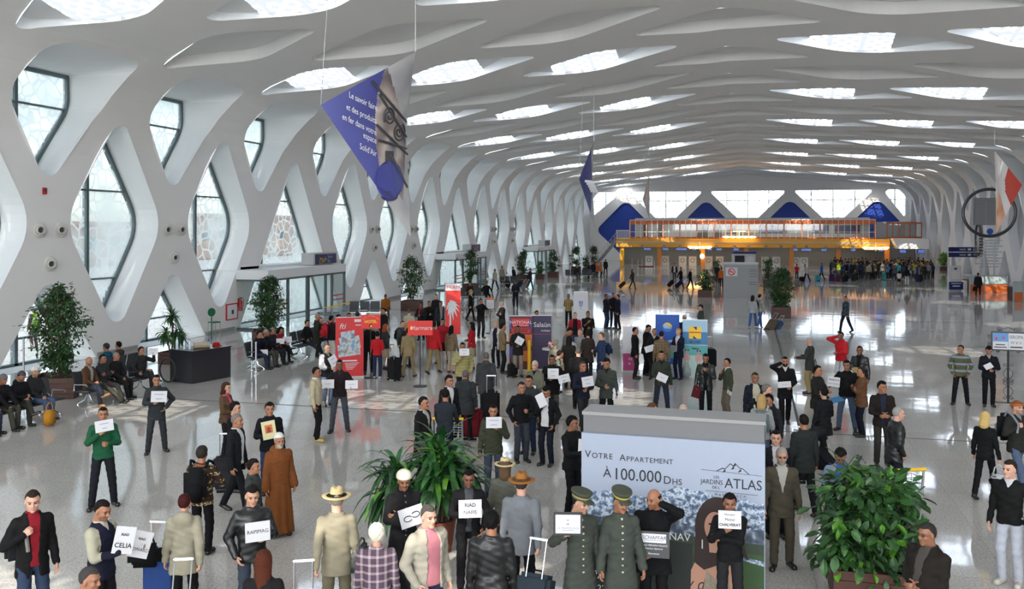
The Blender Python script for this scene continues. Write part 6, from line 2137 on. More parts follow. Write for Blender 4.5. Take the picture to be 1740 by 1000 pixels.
mb = MB(); mb.tube([(0, 0, 0.0), (0, 0, 1.15)], 0.06, 10); mb.lathe([(0.0, 0), (0.16, 0), (0.16, 0.03), (0, 0.03)], n=16)
tag(mb.build('yellow_post', m_yellow_sign, loc=ground(899, 634)), 'yellow post between the maroon and purple panels', 'post')
def d_trident(mb, w, h):
 for a in (-0.07, 0.0, 0.07):
  PL(mb, [(a - 0.01, 1.16), (a + 0.01, 1.16), (a + 0.025, 1.32), (a, 1.38), (a - 0.025, 1.32)], 1)
 PL(mb, [(-0.10, 1.18), (-0.06, 1.11), (0.06, 1.11), (0.10, 1.18), (0.06, 1.15), (-0.06, 1.15)], 1, 0.004); PL(mb, rect(0, 1.04, 0.022, 0.2), 1); PL(mb, rect(0.08, 0.92, 0.03, 0.04), 2)
rollup(987, 557, 0.72, 1.78, 'white banner with a blue trident emblem on the open floor', d_trident, 0, (m_paper, m_blueprint, m_yellow_sign))
def d_boom(mb, w, h):
 PL(mb, disc(0, 1.42, 0.17), 1); PL(mb, disc(0, 1.42, 0.17, n=20, a0=0.1, a1=2.9), 2, 0.004); PL(mb, disc(-0.05, 1.46, 0.09), 3, 0.006); PL(mb, rect(0.03, 1.40, 0.22, 0.05), 3, 0.007)
 PL(mb, [(-0.42, 0.75), (0.42, 0.95), (0.42, 1.02), (-0.42, 0.86)], 3, 0.004); PL(mb, rect(0.1, 0.5, 0.4, 0.4), 4)
rollup(1134, 622, 0.86, 1.83, 'blue roll-up banner with yellow and blue globe emblem', d_boom, 0, (m_blueprint, mat('mid_blue_print', hexc('3f7fd0'), 0.5), m_yellow_sign, m_sky_print, m_sea_print))
def d_nf(mb, w, h):
 PL(mb, rect(0, 1.72, w, 0.40), 1); PL(mb, rect(0, 1.33, w, 0.42), 2); PL(mb, rect(0, 0.55, w, 1.1), 3, 0.002); PL(mb, rect(0, 0.38, w, 0.76), 4)
 PL(mb, rect(0, 1.52, 0.40, 0.40), 5, 0.006); PL(mb, [(-0.06, 1.72), (0.06, 1.72), (0.06, 1.62), (0.02, 1.62)], 8, 0.008); PL(mb, [(-0.06, 1.42), (-0.06, 1.32), (0.06, 1.32)], 8, 0.008)
 PL(mb, rect(0, 1.53, 0.38, 0.035), 6, 0.009)
 TX(mb, 'BECHER', 0, 1.21, 0.10, 7, bold=0.002); PL(mb, rect(0, 1.13, 0.24, 0.02), 7); PL(mb, [(-0.12, 1.02), (0.14, 0.99), (0.12, 0.96), (-0.08, 0.97)], 7, 0.004)
 for x, z in ((-0.27, 0.62), (0.12, 0.60)):
  PL(mb, disc(x, z + 0.27, 0.045), 9, 0.006); PL(mb, disc(x - 0.045, z + 0.31, 0.03), 8, 0.007); PL(mb, disc(x + 0.045, z + 0.31, 0.03), 8, 0.007)
  PL(mb, [(x - 0.07, z - 0.02), (x + 0.07, z - 0.02), (x + 0.055, z + 0.21), (x - 0.055, z + 0.21)], 10, 0.006)
  PL(mb, rect(x - 0.04, z - 0.16, 0.035, 0.28), 9, 0.005); PL(mb, rect(x + 0.04, z - 0.16, 0.035, 0.28), 9, 0.005)
  PL(mb, rect(x - 0.09, z + 0.08, 0.025, 0.22), 9, 0.005); PL(mb, rect(x + 0.09, z + 0.08, 0.025, 0.22), 9, 0.005)
rollup(1181, 642, 0.82, 1.90, 'seaside roll-up banner with big yellow letter and two bathing children', d_nf, 0,
    (m_paper, m_sky_print, mat('deep_sea_print', hexc('3a78a8'), 0.5), m_sea_print, mat('sand_print', hexc('a9c4bd'), 0.5), m_yellow_sign, m_red, m_ink, m_navy, m_skinprint, mat('swimsuit_pink', hexc('c98a94'), 0.5)))
def d_pink(mb, w, h):
 PL(mb, rect(0, 0.36, w, 0.62), 1); TX(mb, 'RE', -0.02, 0.48, 0.13, 0); TX(mb, 'A', -0.05, 0.32, 0.13, 0)
rollup(1072, 633, 0.55, 1.55, 'white roll-up banner with magenta lower panel beside the men in black', d_pink, 0, (m_paper, m_pink))

def pole_sign(u, v, w, h, ztop, label, draw, mats, base='disc', turn=0, name='pole_sign'):
 p = ground(u, v); ax = facing(p, turn)
 t = thing(name, label, 'sign', p, math.atan2(ax.y, ax.x))
 mb = MB(); mb.lathe([(0.0, 0), (0.22, 0), (0.22, 0.02), (0.03, 0.035), (0, 0.035)], n=20); mb.build('base', m_black, t)
 mb = MB(); mb.tube([(0, 0, 0.02), (0, 0, ztop - 0.02)], 0.016, 8); mb.build('pole', m_black, t)
 mb = MB(); mb.box((0, -0.02, ztop - h / 2), (w, 0.02, h), 0); mb2 = mb
 draw(mb, w, h, ztop - h / 2); mb.build('panel', list(mats), t)
 return t
def PS(mb, pts, mi, off=0.003): put_poly(mb, pts, (0, -0.03, 0), X_, Z_, mi, off)
def d_hotel(mb, w, h, z):
 put_text(mb, 'HOTEL', (0, -0.03, z + 0.0), X_, Z_, 0.13, 1, bold=0.003)
 for k, ch in enumerate('LES JARDINS'):
  a = math.pi * (0.80 - 0.06 * k); put_text(mb, ch, (0.30 * math.cos(a), -0.03, z - 0.07 + 0.26 * math.sin(a)), (math.sin(a), 0, -math.cos(a)), (math.cos(a), 0, math.sin(a)), 0.055, 1)
 PS(mb, disc(0, z - 0.14, 0.06), 2); PS(mb, disc(0.01, z - 0.15, 0.035), 1, 0.005)
pole_sign(630, 642, 0.64, 0.46, 2.12, 'red hotel sign with yellow lettering on a pole', d_hotel, (m_red2, m_yellow_sign, m_ink))
def d_marm(mb, w, h, z):
 put_text(mb, 'Marmara', (0.04, -0.03, z), X_, Z_, 0.19, 1, bold=0.004)
 PS(mb, disc(-0.27, z + 0.0, 0.05), 2)
pole_sign(714, 656, 0.78, 0.46, 2.08, 'red sign with white Marmara lettering on a tall pole', d_marm, (m_red2, m_paper, m_yellow_sign))
# flag with the palm
p = ground(770, 592); ax = facing(p, 0)
t = thing('flag_banner', 'tall red flag with white palm tree hanging from a pole', 'flag', p, math.atan2(ax.y, ax.x))
mb = MB(); mb.lathe([(0.0, 0), (0.25, 0), (0.25, 0.03), (0, 0.04)], (-0.34, 0, 0), 18); mb.build('base', m_steel, t)
mb = MB(); mb.tube([(-0.34, 0, 0.02), (-0.34, 0, 2.75)], 0.02, 8); mb.tube([(-0.34, 0, 2.72), (0.32, 0, 2.70)], 0.012, 6); mb.build('pole', m_steel, t)
mb = MB(); mb.box((0, 0, 1.65), (0.62, 0.01, 2.1), 0)
PS_ = lambda pts, mi, off=0.003: put_poly(mb, pts, (0, -0.006, 0), X_, Z_, mi, off)
PS_(rect(0, 2.56, 0.62, 0.28), 1); put_text(mb, 'FRAM', (0.0, -0.006, 2.55), X_, Z_, 0.22, 0, 0.006, bold=0.004)
PS_([(-0.19, 0.62), (-0.10, 0.62), (-0.08, 1.2), (-0.10, 1.75), (-0.16, 1.75), (-0.15, 1.2)], 1)
for a, L_ in ((0.2, 0.42), (0.75, 0.40), (1.35, 0.38), (2.0, 0.26), (2.7, 0.2), (-0.3, 0.40), (-0.85, 0.45), (-1.3, 0.5), (3.4, 0.2), (-1.9, 0.3)):
 c, s_ = math.cos(a), math.sin(a); o = (-0.12, 1.78)
 tip = (min(0.3, max(-0.3, o[0] + c * L_)), o[1] + s_ * L_ - 0.14); k1 = (o[0] + c * L_ * 0.5, o[1] + s_ * L_ * 0.5)
 PS_([o, (k1[0] - s_ * 0.075, k1[1] + c * 0.075 + 0.03), tip, (k1[0] + s_ * 0.04, k1[1] - c * 0.04 + 0.03)], 1, 0.005)
mb.build('printed_cloth', [m_red2, m_paper], t)
# lectern-like poster stand among the men in suits
def d_poster(mb, w, h, z):
 PS(mb, rect(0, z + 0.22, w, 0.1), 2); PS(mb, rect(0, z - 0.05, w - 0.04, 0.42), 1)
 for i in range(4): PS(mb, rect(0, z + 0.06 - 0.07 * i, w * 0.7, 0.015), 3, 0.005)
pole_sign(833, 566, 0.40, 0.56, 1.72, 'poster stand with orange-topped sheet between the men in dark suits', d_poster, (m_black, m_paper, m_orange, m_midgrey), name='poster_stand')
def d_small(mb, w, h, z): PS(mb, rect(0, z, w - 0.03, h - 0.03), 1)
# wrought-iron stand with two-part panel
p = ground(1713, 690); ax = facing(p, 8)
t = thing('wrought_iron_sign_stand', 'black wrought-iron sign stand with scrolls and blue-white panel', 'sign stand', p, math.atan2(ax.y, ax.x))
mb = MB(); mb.box((0, 0, 0.10), (0.75, 0.04, 0.04))
for s in (-1, 1):
 mb.tube([(s * 0.36, -0.25, 0.03), (s * 0.36, 0, 0.12), (s * 0.36, 0.25, 0.03)], 0.014, 6); mb.lathe([(0, 0), (0.03, 0), (0.03, 0.04), (0, 0.04)], (s * 0.36, -0.25, 0), 10); mb.lathe([(0, 0), (0.03, 0), (0.03, 0.04), (0, 0.04)], (s * 0.36, 0.25, 0), 10)
mb.build('base', m_black, t)
mb = MB(); mb.tube([(0, 0, 0.1), (0, 0, 1.6)], 0.03, 8); mb.build('pole', m_black, t)
mb = MB()
def scroll(c, r, s, turns=1.4, n=22, fl=1):
 return [(c[0] + s * r * (1 - 0.7 * i / n) * math.cos(turns * 2 * math.pi * i / n), 0, c[1] + fl * r * (1 - 0.7 * i / n) * math.sin(turns * 2 * math.pi * i / n)) for i in range(n + 1)]
for s in (-1, 1):
 for z0 in (0.45, 0.95):
  mb.tube([(0, 0, z0 - 0.2), (s * 0.10, 0, z0 - 0.1), (s * 0.12, 0, z0), (s * 0.03, 0, z0 + 0.12), (0, 0, z0 + 0.2)], 0.008, 5)
  mb.tube(scroll((s * 0.08, z0 + 0.2), 0.055, s), 0.007, 5); mb.tube(scroll((s * 0.08, z0 - 0.2), 0.055, s, fl=-1), 0.007, 5)
 for z0 in (1.72, 1.95): mb.tube(scroll((s * 0.47, z0), 0.06, -s), 0.008, 5)
 mb.tube(scroll((s * 0.25, 1.56), 0.05, s, fl=-1), 0.008, 5); mb.tube(scroll((s * 0.2, 2.14), 0.07, s), 0.008, 5)
mb.tube([(-0.25, 0, 2.12), (0, 0, 2.22), (0.25, 0, 2.12)], 0.008, 5)
mb.build('scrollwork', m_black, t)
mb = MB(); mb.box((0, -0.01, 1.83), (0.86, 0.03, 0.54), 0)
q_ = lambda pts, mi, off=0.002: put_poly(mb, pts, (0, -0.026, 0), X_, Z_, mi, off)
q_(rect(0, 1.83, 0.78, 0.46), 1); q_(rect(-0.195, 1.94, 0.38, 0.24), 2, 0.004); q_(disc(-0.30, 1.90, 0.035), 3, 0.006); q_(disc(-0.12, 1.93, 0.03), 3, 0.006)
q_(rect(-0.2, 1.73, 0.24, 0.03), 0, 0.005); q_(rect(-0.2, 1.66, 0.32, 0.03), 0, 0.005); put_text(mb, 'ISROPA', (0.2, -0.026, 1.95), X_, Z_, 0.13, 0, 0.005, xscale=0.8); put_text(mb, "M'KV", (0.2, -0.026, 1.79), X_, Z_, 0.10, 0, 0.005, spacing=1.3); q_(rect(0.2, 1.67, 0.3, 0.04), 0, 0.005); q_(rect(0, 1.83, 0.012, 0.46), 2, 0.005)
mb.build('panel', [m_black, m_paper, mat('panel_blue', hexc('5a8fc8'), 0.5), m_red], t)

# ================================================================ THE BIG BILLBOARD
m_bb_sky = bpy.data.materials.new('billboard_sky'); m_bb_sky.use_nodes = True
_b = m_bb_sky.node_tree.nodes['Principled BSDF']; _b.inputs['Base Color'].default_value = (*hexc('98a2b4'), 1); _b.inputs['Roughness'].default_value = 0.5
bbL = at_depth(988, 735, 12.65); bbR = at_depth(1300, 765, 11.95)
bbL.z = bbR.z = 0
ax = (bbR - bbL); BW = ax.length; ax.normalize(); ay_ = Vector((-ax.y, ax.x, 0))
ZT, BZ = 2.17, -0.14
t = thing('billboard', 'big freestanding billboard for an apartment sale with mountains and a woman', 'billboard', (bbL + bbR) / 2, math.atan2(ax.y, ax.x))
mb = MB(); mb.box((0, 0.34, 1.225), (BW - 0.02, 0.52, 2.45), 0); mb.box((0, 0.34, 2.45), (BW + 0.01, 0.56, 0.045), 1); mb.build('cabinet', [mat('billboard_grey', (0.15, 0.152, 0.16), 0.5), mat('billboard_cap', (0.27, 0.27, 0.265), 0.5)], t)
mb = MB(); mb.box((0, 0.035, ZT / 2 + 0.02), (BW, 0.07, ZT), 0)
B_ = lambda pts, mi, off=0.002: put_poly(mb, [(x, max(z, 0.17)) for x, z in pts], (0, 0.0, BZ), X_, Z_, mi, off)
rnd = random.Random(5)
def ridge(z0, amp, seed, n=46):
 r_ = random.Random(seed); out = []
 hs = [0.0] * (n + 1)
 step = n // 5
 pk = {i: r_.uniform(0.45, 1.0) for i in range(0, n + 1, max(1, step // 2))}
 ks = sorted(pk)
 for i in range(n + 1):
  lo = max(k for k in ks if k <= i); hi_ = min([k for k in ks if k >= i] or [lo])
  f = 0 if hi_ == lo else (i - lo) / (hi_ - lo)
  hs[i] = z0 + amp * (pk[lo] * (1 - f) + pk[hi_] * f) + r_.uniform(-0.03, 0.03) * amp * 2
 return [(-BW / 2 + 0.01 + (BW - 0.02) * i / n, hs[i]) for i in range(n + 1)]
def strip(line, zb, mi, off):
 for a, b in zip(line[:-1], line[1:]): B_([(a[0], zb), (b[0], zb), b, a], mi, off)
r1 = ridge(1.34, 0.36, 4); strip(r1, 0.9, 1, 0.002)
r1b = [(x, z - 0.015) for x, z in r1]
strip(ridge(1.08, 0.2, 9), 0.9, 3, 0.003)
B_([(-BW / 2 + 0.01, 0.7), (BW / 2 - 0.01, 0.7), (BW / 2 - 0.01, 1.02), (-BW / 2 + 0.01, 1.10)], 4, 0.0045)
B_([(-BW / 2 + 0.01, 0.06), (BW / 2 - 0.01, 0.06), (BW / 2 - 0.01, 0.88), (-BW / 2 + 0.01, 0.98)], 5, 0.005)
B_([(BW / 2 - 0.30, 0.80), (BW / 2 - 0.01, 0.74), (BW / 2 - 0.01, 0.80), (BW / 2 - 0.30, 0.85)], 1, 0.0055)
B_([(-BW / 2 + 0.01, 0.05), (BW * 0.12, 0.05), (BW * 0.12, 0.95), (-BW / 2 + 0.01, 1.0)], 9, 0.0058)
# the woman of the advertisement
wx = BW / 2 - 0.62
B_([(wx - 0.34, 0.1), (wx + 0.36, 0.1), (wx + 0.31, 0.62), (wx + 0.24, 0.86), (wx, 0.92), (wx - 0.20, 0.88), (wx - 0.33, 0.6)], 6, 0.0065)
B_(disc(wx + 0.02, 1.18, 0.30, 0.42, 30), 7, 0.0075); B_([(wx - 0.27, 1.1), (wx - 0.30, 0.72), (wx - 0.16, 0.62), (wx + 0.02, 0.70), (wx, 1.1)], 7, 0.0076); B_([(wx + 0.2, 1.3), (wx + 0.46, 1.24), (wx + 0.28, 1.18), (wx + 0.42, 0.80), (wx + 0.14, 0.95)], 7, 0.0077)
B_(disc(wx - 0.02, 1.20, 0.135, 0.20, 24), 6, 0.009); B_(disc(wx - 0.075, 1.235, 0.03, 0.014, 12), 8, 0.0105); B_(disc(wx + 0.045, 1.235, 0.03, 0.014, 12), 8, 0.0105); B_(disc(wx - 0.02, 1.09, 0.04, 0.013, 12), 11, 0.0105)
B_([(wx - 0.10, 1.04), (wx + 0.06, 1.04), (wx + 0.05, 0.86), (wx - 0.09, 0.86)], 6, 0.0085); B_([(wx - 0.2, 0.1), (wx + 0.2, 0.1), (wx + 0.15, 0.62), (wx, 0.5), (wx - 0.13, 0.62)], 10, 0.0085)
B_([(wx - 0.19, 1.02), (wx - 0.175, 1.02), (wx - 0.175, 0.90), (wx - 0.19, 0.90)], 2, 0.009)
def BT(s, x, z, size, mi=8, **k): put_text(mb, s, (x, 0, z + BZ), X_, Z_, size, mi, 0.007, **k)
def small_caps(words, x, z, size, mi=8):
 """Words set in capitals with a taller first letter."""
 for w in words:
  for i, ch in enumerate(w):
   vs, fs = text_mesh(ch, size if i == 0 and ch.isalpha() and len(w) > 1 else size * (0.76 if not ch.isdigit() and ch not in '.' else 1.0), align='LEFT')
   wd = max([v.x for v in vs] or [0.05])
   zz = z if (i == 0 and len(w) > 1) or ch.isdigit() else z - size * 0.085
   put_text(mb, ch, (x, 0, zz + BZ), X_, Z_, size if i == 0 and len(w) > 1 and ch.isalpha() else size * (0.76 if not ch.isdigit() else 1.0), mi, 0.007, align='LEFT')
   x += wd + size * 0.07
  x += size * 0.28
 return x
small_caps(['VOTRE'], -BW / 2 + 0.05, 2.04, 0.14); small_caps(['APPARTEMENT'], -BW / 2 + 0.53, 2.025, 0.125)
BT('À', -BW / 2 + 0.36, 1.80, 0.17); BT('100.000', -BW / 2 + 0.77, 1.795, 0.225, xscale=0.92); small_caps(['DHS'], -BW / 2 + 1.12, 1.765, 0.15)
lx = BW / 2 - 0.42
BT('ATLAS', lx + 0.145, 1.785, 0.185, xscale=0.9); BT('JARDINS', lx - 0.26, 1.79, 0.085, xscale=0.9); BT('LES', lx - 0.20, 1.858, 0.05); BT("DE L'", lx - 0.20, 1.722, 0.05); BT('MARRAKECH', lx - 0.02, 1.63, 0.042, spacing=1.9)
B_([(lx - 0.40, 1.945), (lx + 0.38, 1.915), (lx + 0.38, 1.919), (lx - 0.40, 1.95)], 8, 0.007); B_([(lx - 0.34, 1.672), (lx + 0.33, 1.66), (lx + 0.33, 1.664), (lx - 0.34, 1.677)], 8, 0.007)
pts_m = [(-0.20, 1.94), (-0.12, 1.985), (-0.09, 1.975), (-0.02, 2.05), (0.02, 2.02), (0.04, 2.06), (0.11, 1.99), (0.13, 2.0), (0.22, 1.925)]
for a, b in zip(pts_m[:-1], pts_m[1:]): B_([(lx + a[0], a[1] - 0.006), (lx + b[0], b[1] - 0.006), (lx + b[0], b[1] + 0.006), (lx + a[0], a[1] + 0.006)], 8, 0.007)
for i in (2, 4, 5, 6): B_([(lx + pts_m[i][0], pts_m[i][1]), (lx + pts_m[i][0] - 0.035, pts_m[i][1] - 0.05), (lx + pts_m[i][0] + 0.012, pts_m[i][1] - 0.03)], 8, 0.007)
BT('PALM', -BW / 2 + 0.34, 0.40, 0.16, 2); BT('22 35', -BW / 2 + 0.36, 0.22, 0.12, 2); BT('NAV', 0.12, 1.02, 0.14, 2); BT('LET', -0.25, 0.62, 0.11, 2)
BT('My dr', wx - 0.32, 0.42, 0.24, 8, shear=0.35, xscale=0.8)
mb.build('printed_panel', [m_bb_sky, banner_mat('snowy_mountain_print', ((0.40, '44566e'), (0.50, '7d8fa8'), (0.56, 'c9d2de'), (0.66, '5a6d88')), 15, 3), m_paper, banner_mat('slate_mountain_print', ((0.40, '36424f'), (0.55, '5a6878'), (0.63, '9aa6b4'), (0.7, '3f4d5c')), 9, 8), mat('treeline_print', hexc('2c3a2c'), 0.6, noise=0.4, scale=14), mat('lawn_print', hexc('2e4a26'), 0.6, noise=0.3, scale=5), m_skinprint, mat('printed_hair', hexc('2a1a17'), 0.6, noise=0.3, scale=20), m_ink, mat('dark_print', hexc('1c2420'), 0.6), mat('printed_dress', hexc('8f8372'), 0.6, noise=0.4, scale=30), mat('printed_lips', hexc('8a3a3c'), 0.6)], t)

# ================================================================ LUGGAGE, BAGS, PAPERS
def frame_at(pos, rz): return Matrix.Translation(pos) @ Matrix.Rotation(rz, 4, 'Z')
def suitcase(pos, col, label, rz=0.0, size=(0.42, 0.26, 0.62), tilt=0.0, handle=0.42, kind='plain', group='suitcases on the hall floor', trim='1a1a1c'):
 t = thing('suitcase', label, 'suitcase', pos, rz, group)
 t.rotation_euler = (tilt, 0, rz)
 w, d, h = size
 body = MB(); body.box((0, -d / 2, h / 2 + 0.05), (w, d, h), bevel=min(w, d) * 0.18); body.build('shell', cloth(col, kind), t, smooth=False)
 f = MB(); f.box((0, -d - 0.012, h * 0.40 + 0.05), (w * 0.78, 0.03, h * 0.52), bevel=0.012); f.box((0, -d - 0.006, h * 0.80 + 0.05), (w * 0.7, 0.02, h * 0.16), bevel=0.008); f.build('front_pocket', cloth(col, kind), t)
 for s in (-1, 1):
  k = MB(); k.tube([(s * w * 0.38 - 0.02, -0.03, 0.04), (s * w * 0.38 + 0.02, -0.03, 0.04)], 0.04, 12); k.build('wheel', m_black, t)
 k = MB(); k.box((0, -d - 0.0, 0.025), (w * 0.6, 0.03, 0.05)); k.build('foot', cloth(trim), t)
 if handle:
  k = MB()
  for s in (-1, 1): k.tube([(s * w * 0.24, -0.04, h), (s * w * 0.24, -0.04, h + 0.05 + handle)], 0.009, 6)
  k.box((0, -0.04, h + 0.05 + handle), (w * 0.58, 0.035, 0.03), bevel=0.01); k.build('pull_handle', m_steel, t)
 k = MB(); k.tube([(-0.08, -d / 2, h + 0.05), (-0.05, -d / 2, h + 0.09), (0.05, -d / 2, h + 0.09), (0.08, -d / 2, h + 0.05)], 0.012, 6); k.build('top_handle', cloth(trim), t)
 return t
def pulled(info, side, col, label, size=(0.42, 0.26, 0.62), tilt=0.62, kind='plain'):
 """A wheeled case drawn along behind a walker, its handle in the hand."""
 hpt = info['hand'][side]
 L_ = size[2] + 0.05 + 0.40
 back = -info['fw']
 run = math.sqrt(max(0.05, L_ * L_ - hpt.z ** 2)) if hpt.z < L_ else 0.1
 tl = math.atan2(run, hpt.z)
 pos = Vector((hpt.x, hpt.y, 0)) + back * run
 return suitcase(pos + Vector((0, 0, 0.02)), col, label, info['rz'], size, -tl, 0.40, kind)
def backpack(info, col, label, pocket=None, sc=1.0, drop=0.0):
 s = info['sc'] * sc
 t = thing('backpack', label, 'backpack', info['t2w']((0, -0.155, 1.20 - drop)), info['rz'], 'backpacks on travellers')
 mb = MB(); mb.box((0, -0.11 * s, 0), (0.30 * s, 0.19 * s, 0.46 * s), bevel=0.07 * s); mb.build('bag', cloth(col), t, smooth=True)
 mb = MB(); mb.box((0, -0.22 * s, -0.07 * s), (0.22 * s, 0.07 * s, 0.24 * s), bevel=0.03 * s); mb.build('front_pocket', cloth(pocket or col), t, smooth=True)
 for sd in (-1, 1):
  mb = MB(); mb.tube([(sd * 0.10 * s, -0.02, 0.20 * s), (sd * 0.12 * s, 0.06, 0.285 * s), (sd * 0.125 * s, 0.17 * s, 0.24 * s), (sd * 0.13 * s, 0.30 * s, 0.12 * s), (sd * 0.15 * s, 0.29 * s, -0.02 * s)], 0.019 * s, 6); mb.build('strap', cloth(pocket or col), t)
 return t
def handbag(pos, rz, col, label, size=(0.36, 0.14, 0.26), strap=0.22, kind='plain', name='handbag'):
 t = thing(name, label, 'bag', pos, rz)
 w, d, h = size
 mb = MB(); mb.box((0, 0, -strap - h / 2), (w, d, h), bevel=d * 0.35); mb.build('body', cloth(col, kind), t, smooth=True)
 mb = MB(); mb.tube([(-w * 0.3, 0, -strap - 0.02), (-w * 0.22, 0, -strap * 0.4), (0, 0, 0), (w * 0.22, 0, -strap * 0.4), (w * 0.3, 0, -strap - 0.02)], 0.012, 6); mb.build('strap', cloth(col.split('/')[0], kind), t)
 return t
LINEBLUE = mat('pale_blue_ink', hexc('6f7fae'), 0.7)
def sheet(info, side, label, w=0.30, h=0.21, lines=(), tilt=0.0, lean=0.15, turn=0.0, draw=None, mats=None, up=0.5, name='name_sign', off=(0, 0), sizes=None, thick=0.005, back=None, cat='sign'):
 """A sheet held up in a hand, its printed side away from the holder."""
 p = info['hand'][side]
 fw = Matrix.Rotation(math.radians(turn), 3, 'Z') @ info['fw']
 x = Vector((-fw.y, fw.x, 0));
 y = (Vector((0, 0, 1)) * math.cos(lean) - fw * math.sin(lean)).normalized()
 c, s_ = math.cos(math.radians(tilt)), math.sin(math.radians(tilt))
 ax, ay = x * c + y * s_, y * c - x * s_
 n = ax.cross(ay)
 o = p + fw * 0.034 + x * off[0] + y * off[1]
 mb = MB()
 mid = ay * (h * (up - 0.06))
 mb.prism([(-w / 2, -h / 2), (w / 2, -h / 2), (w / 2, h / 2), (-w / 2, h / 2)], mid, ax, ay, thick, 0)
 if draw: draw(mb, mid, ax, ay, w, h)
 m_ = len(lines)
 for i, s in enumerate(lines):
  sz = (sizes[i] if sizes else h * 0.62 / max(2, m_))
  z = h * (0.5 - (i + 0.75) / (m_ + 0.5))
  if s.startswith('-'): put_poly(mb, rect(0, z, w * float(s[1:] or 0.6), h * 0.05), mid, ax, ay, 2, 0.003)
  else: put_text(mb, s, mid + ay * z, ax, ay, sz, 1, 0.003, bold=0.0012)
 ob = mb.build(name, mats or [m_paper, m_ink, LINEBLUE], loc=o)
 return tag(ob, label, cat)
# ================================================================ EVERYONE IN THE HALL
BK = '17171a'
# ---- nearest row
a = person('man in black blazer over red shirt with grey shoulder strap', u=55, hv=832, h=1.80, face=14, R='strap', L='down', head=(-14, -8), top='suit', tc='141315', shirt='8e1c28', opening='open', pants='34425c', skin='p', hc='2b211b', legs='weight')
t = thing('shoulder_bag', 'dark shoulder bag on grey strap of the man with red shirt', 'bag', a['t2w']((0.10, -0.17, 1.15)), a['rz'])
mb = MB(); mb.box((0, -0.06, -0.1), (0.30, 0.12, 0.34), bevel=0.04); mb.build('bag', cloth('26272b'), t)
mb = MB(); mb.tube([(0.0, -0.04, 0.1), (0.01, 0.05, 0.27), (0.0, 0.17, 0.235), (0.0, 0.305, 0.12), (-0.02, 0.32, -0.08)], 0.024, 6); mb.build('strap', cloth('8a8680'), t)
a = person('man in navy jacket with cream shoulders holding two name sheets', u=172, hv=848, h=1.75, face=52, R='sign', L='sign_out', head=(-8, -16), top='jacket', tc='1a1b30', yoke='b4b09a', opening='neck', shirt='c9c4b8', pants='16161c', skin='m', hc='15110f', beard='stubble', hair='crop')
sheet(a, 1, 'sheet reading CELIA held by the man in navy and cream jacket', 0.23, 0.31, ('RIAD', 'CELIA'), tilt=-14, turn=-42, up=0.4, sizes=(0.04, 0.075), off=(-0.04, 0.03))
sheet(a, -1, 'sheet reading EDWARD held by the man in navy and cream jacket', 0.24, 0.31, ('RIAD', 'EDWARD'), tilt=-20, turn=-42, up=0.3, sizes=(0.038, 0.055), off=(-0.07, -0.03))
person('balding man of whom only the laughing head shows at the bottom edge', u=150, hv=962, h=1.72, face=58, top='jacket', tc='232428', hair='crop', hc='3a3836', skin='m', head=(0, -8))
a = person('person with auburn hair in hooded cream coat seen from behind', u=313, hv=838, h=1.66, face=168, R='pull', L='down', top='coat', tc='a09a86', hem=0.72, hood=True, hair='short', hc='3a1513', pants='121215', skin='l', fem=True)
suitcase(ground(268, 1040), '2f4a86', 'blue suitcase standing beside the cream hooded coat', a['rz'] + 2.9, (0.46, 0.28, 0.70), 0.0, 0.42)
q = ground(268, 1030); handbag(Vector((q.x - 0.02, q.y - 0.24, 1.06)), a['rz'], '161617', 'black soft bag slung over the blue suitcase', (0.42, 0.2, 0.30), 0.15, name='travel_bag')
hp = a['hand'][1]
suitcase(Vector((hp.x + 0.1, hp.y - 0.62, 0.02)), 'a9a7a0', 'suitcase with long white pull handle drawn by the cream hooded coat', a['rz'] + math.pi, (0.42, 0.26, 0.5), 0.4, 0.5)
a = person('traveller in brown and cream patterned knit sweater seen from behind', u=343, v=941, h=1.66, face=160, top='jacket', tc='3a2a1e/c0ad84', tk='knit', hair='thick', hc='2a2624', pants='131317', skin='m', scarf='8a5a44', legs='stand', R='strap', L='down')
backpack(a, '131316', 'black backpack on the patterned knit sweater', '0d0d10', 1.2)
a = person('grey-haired man in dark suit and white shirt looking across the hall', u=402, v=870, h=1.74, face=62, top='suit', tc='17181d', opening='open', shirt='d5d5d5', hair='short', hc='6e6a66', pants='15161b', skin='m', legs='walk', R='down', L='down')
a = person('dark-haired person in black coat with red-white collar behind the grey-haired suit', u=399, hv=682, h=1.70, face=70, top='coat', tc='141417', hem=0.7, hair='thick', hc='14110f', scarf='a82a34', pants='101014', skin='l')
suitcase(ground(383, 830), '2a2b2f', 'dark upright suitcase behind the grey-haired man in suit', 0.4, (0.4, 0.26, 0.6))
person('woman in brown jacket with rose scarf standing behind the two dark coats', u=384, v=777, h=1.64, face=62, fem=True, top='jacket', tc='5c4631', hair='bob', hc='3a231a', scarf='b0485a', pants='1a1416', skin='l', L='down', R='belly')
a = person('man in black jacket holding up a cream framed picture', u=458, hv=683, h=1.72, face=6, R='sign', L='down', top='jacket', tc='13151d', pants='2e3d58', hair='thick', hc='100e0d', skin='m')
def d_pic(mb, mid, ax, ay, w, h):
 put_poly(mb, rect(0, 0.02, w * 0.55, h * 0.45), mid, ax, ay, 1, 0.003); put_poly(mb, disc(0, 0.02, w * 0.15), mid, ax, ay, 2, 0.005); put_poly(mb, rect(0, 0.02 - h * 0.14, w * 0.3, h * 0.1), mid, ax, ay, 2, 0.005)
sheet(a, 1, 'cream picture with orange emblem held before the black jacket', 0.25, 0.33, tilt=8, draw=d_pic, mats=[mat('cream_card', hexc('d8cfa0'), 0.6), m_orange, mat('rust_print', hexc('8a3a1c'), 0.6)], name='framed_picture', cat='picture', up=0.42)
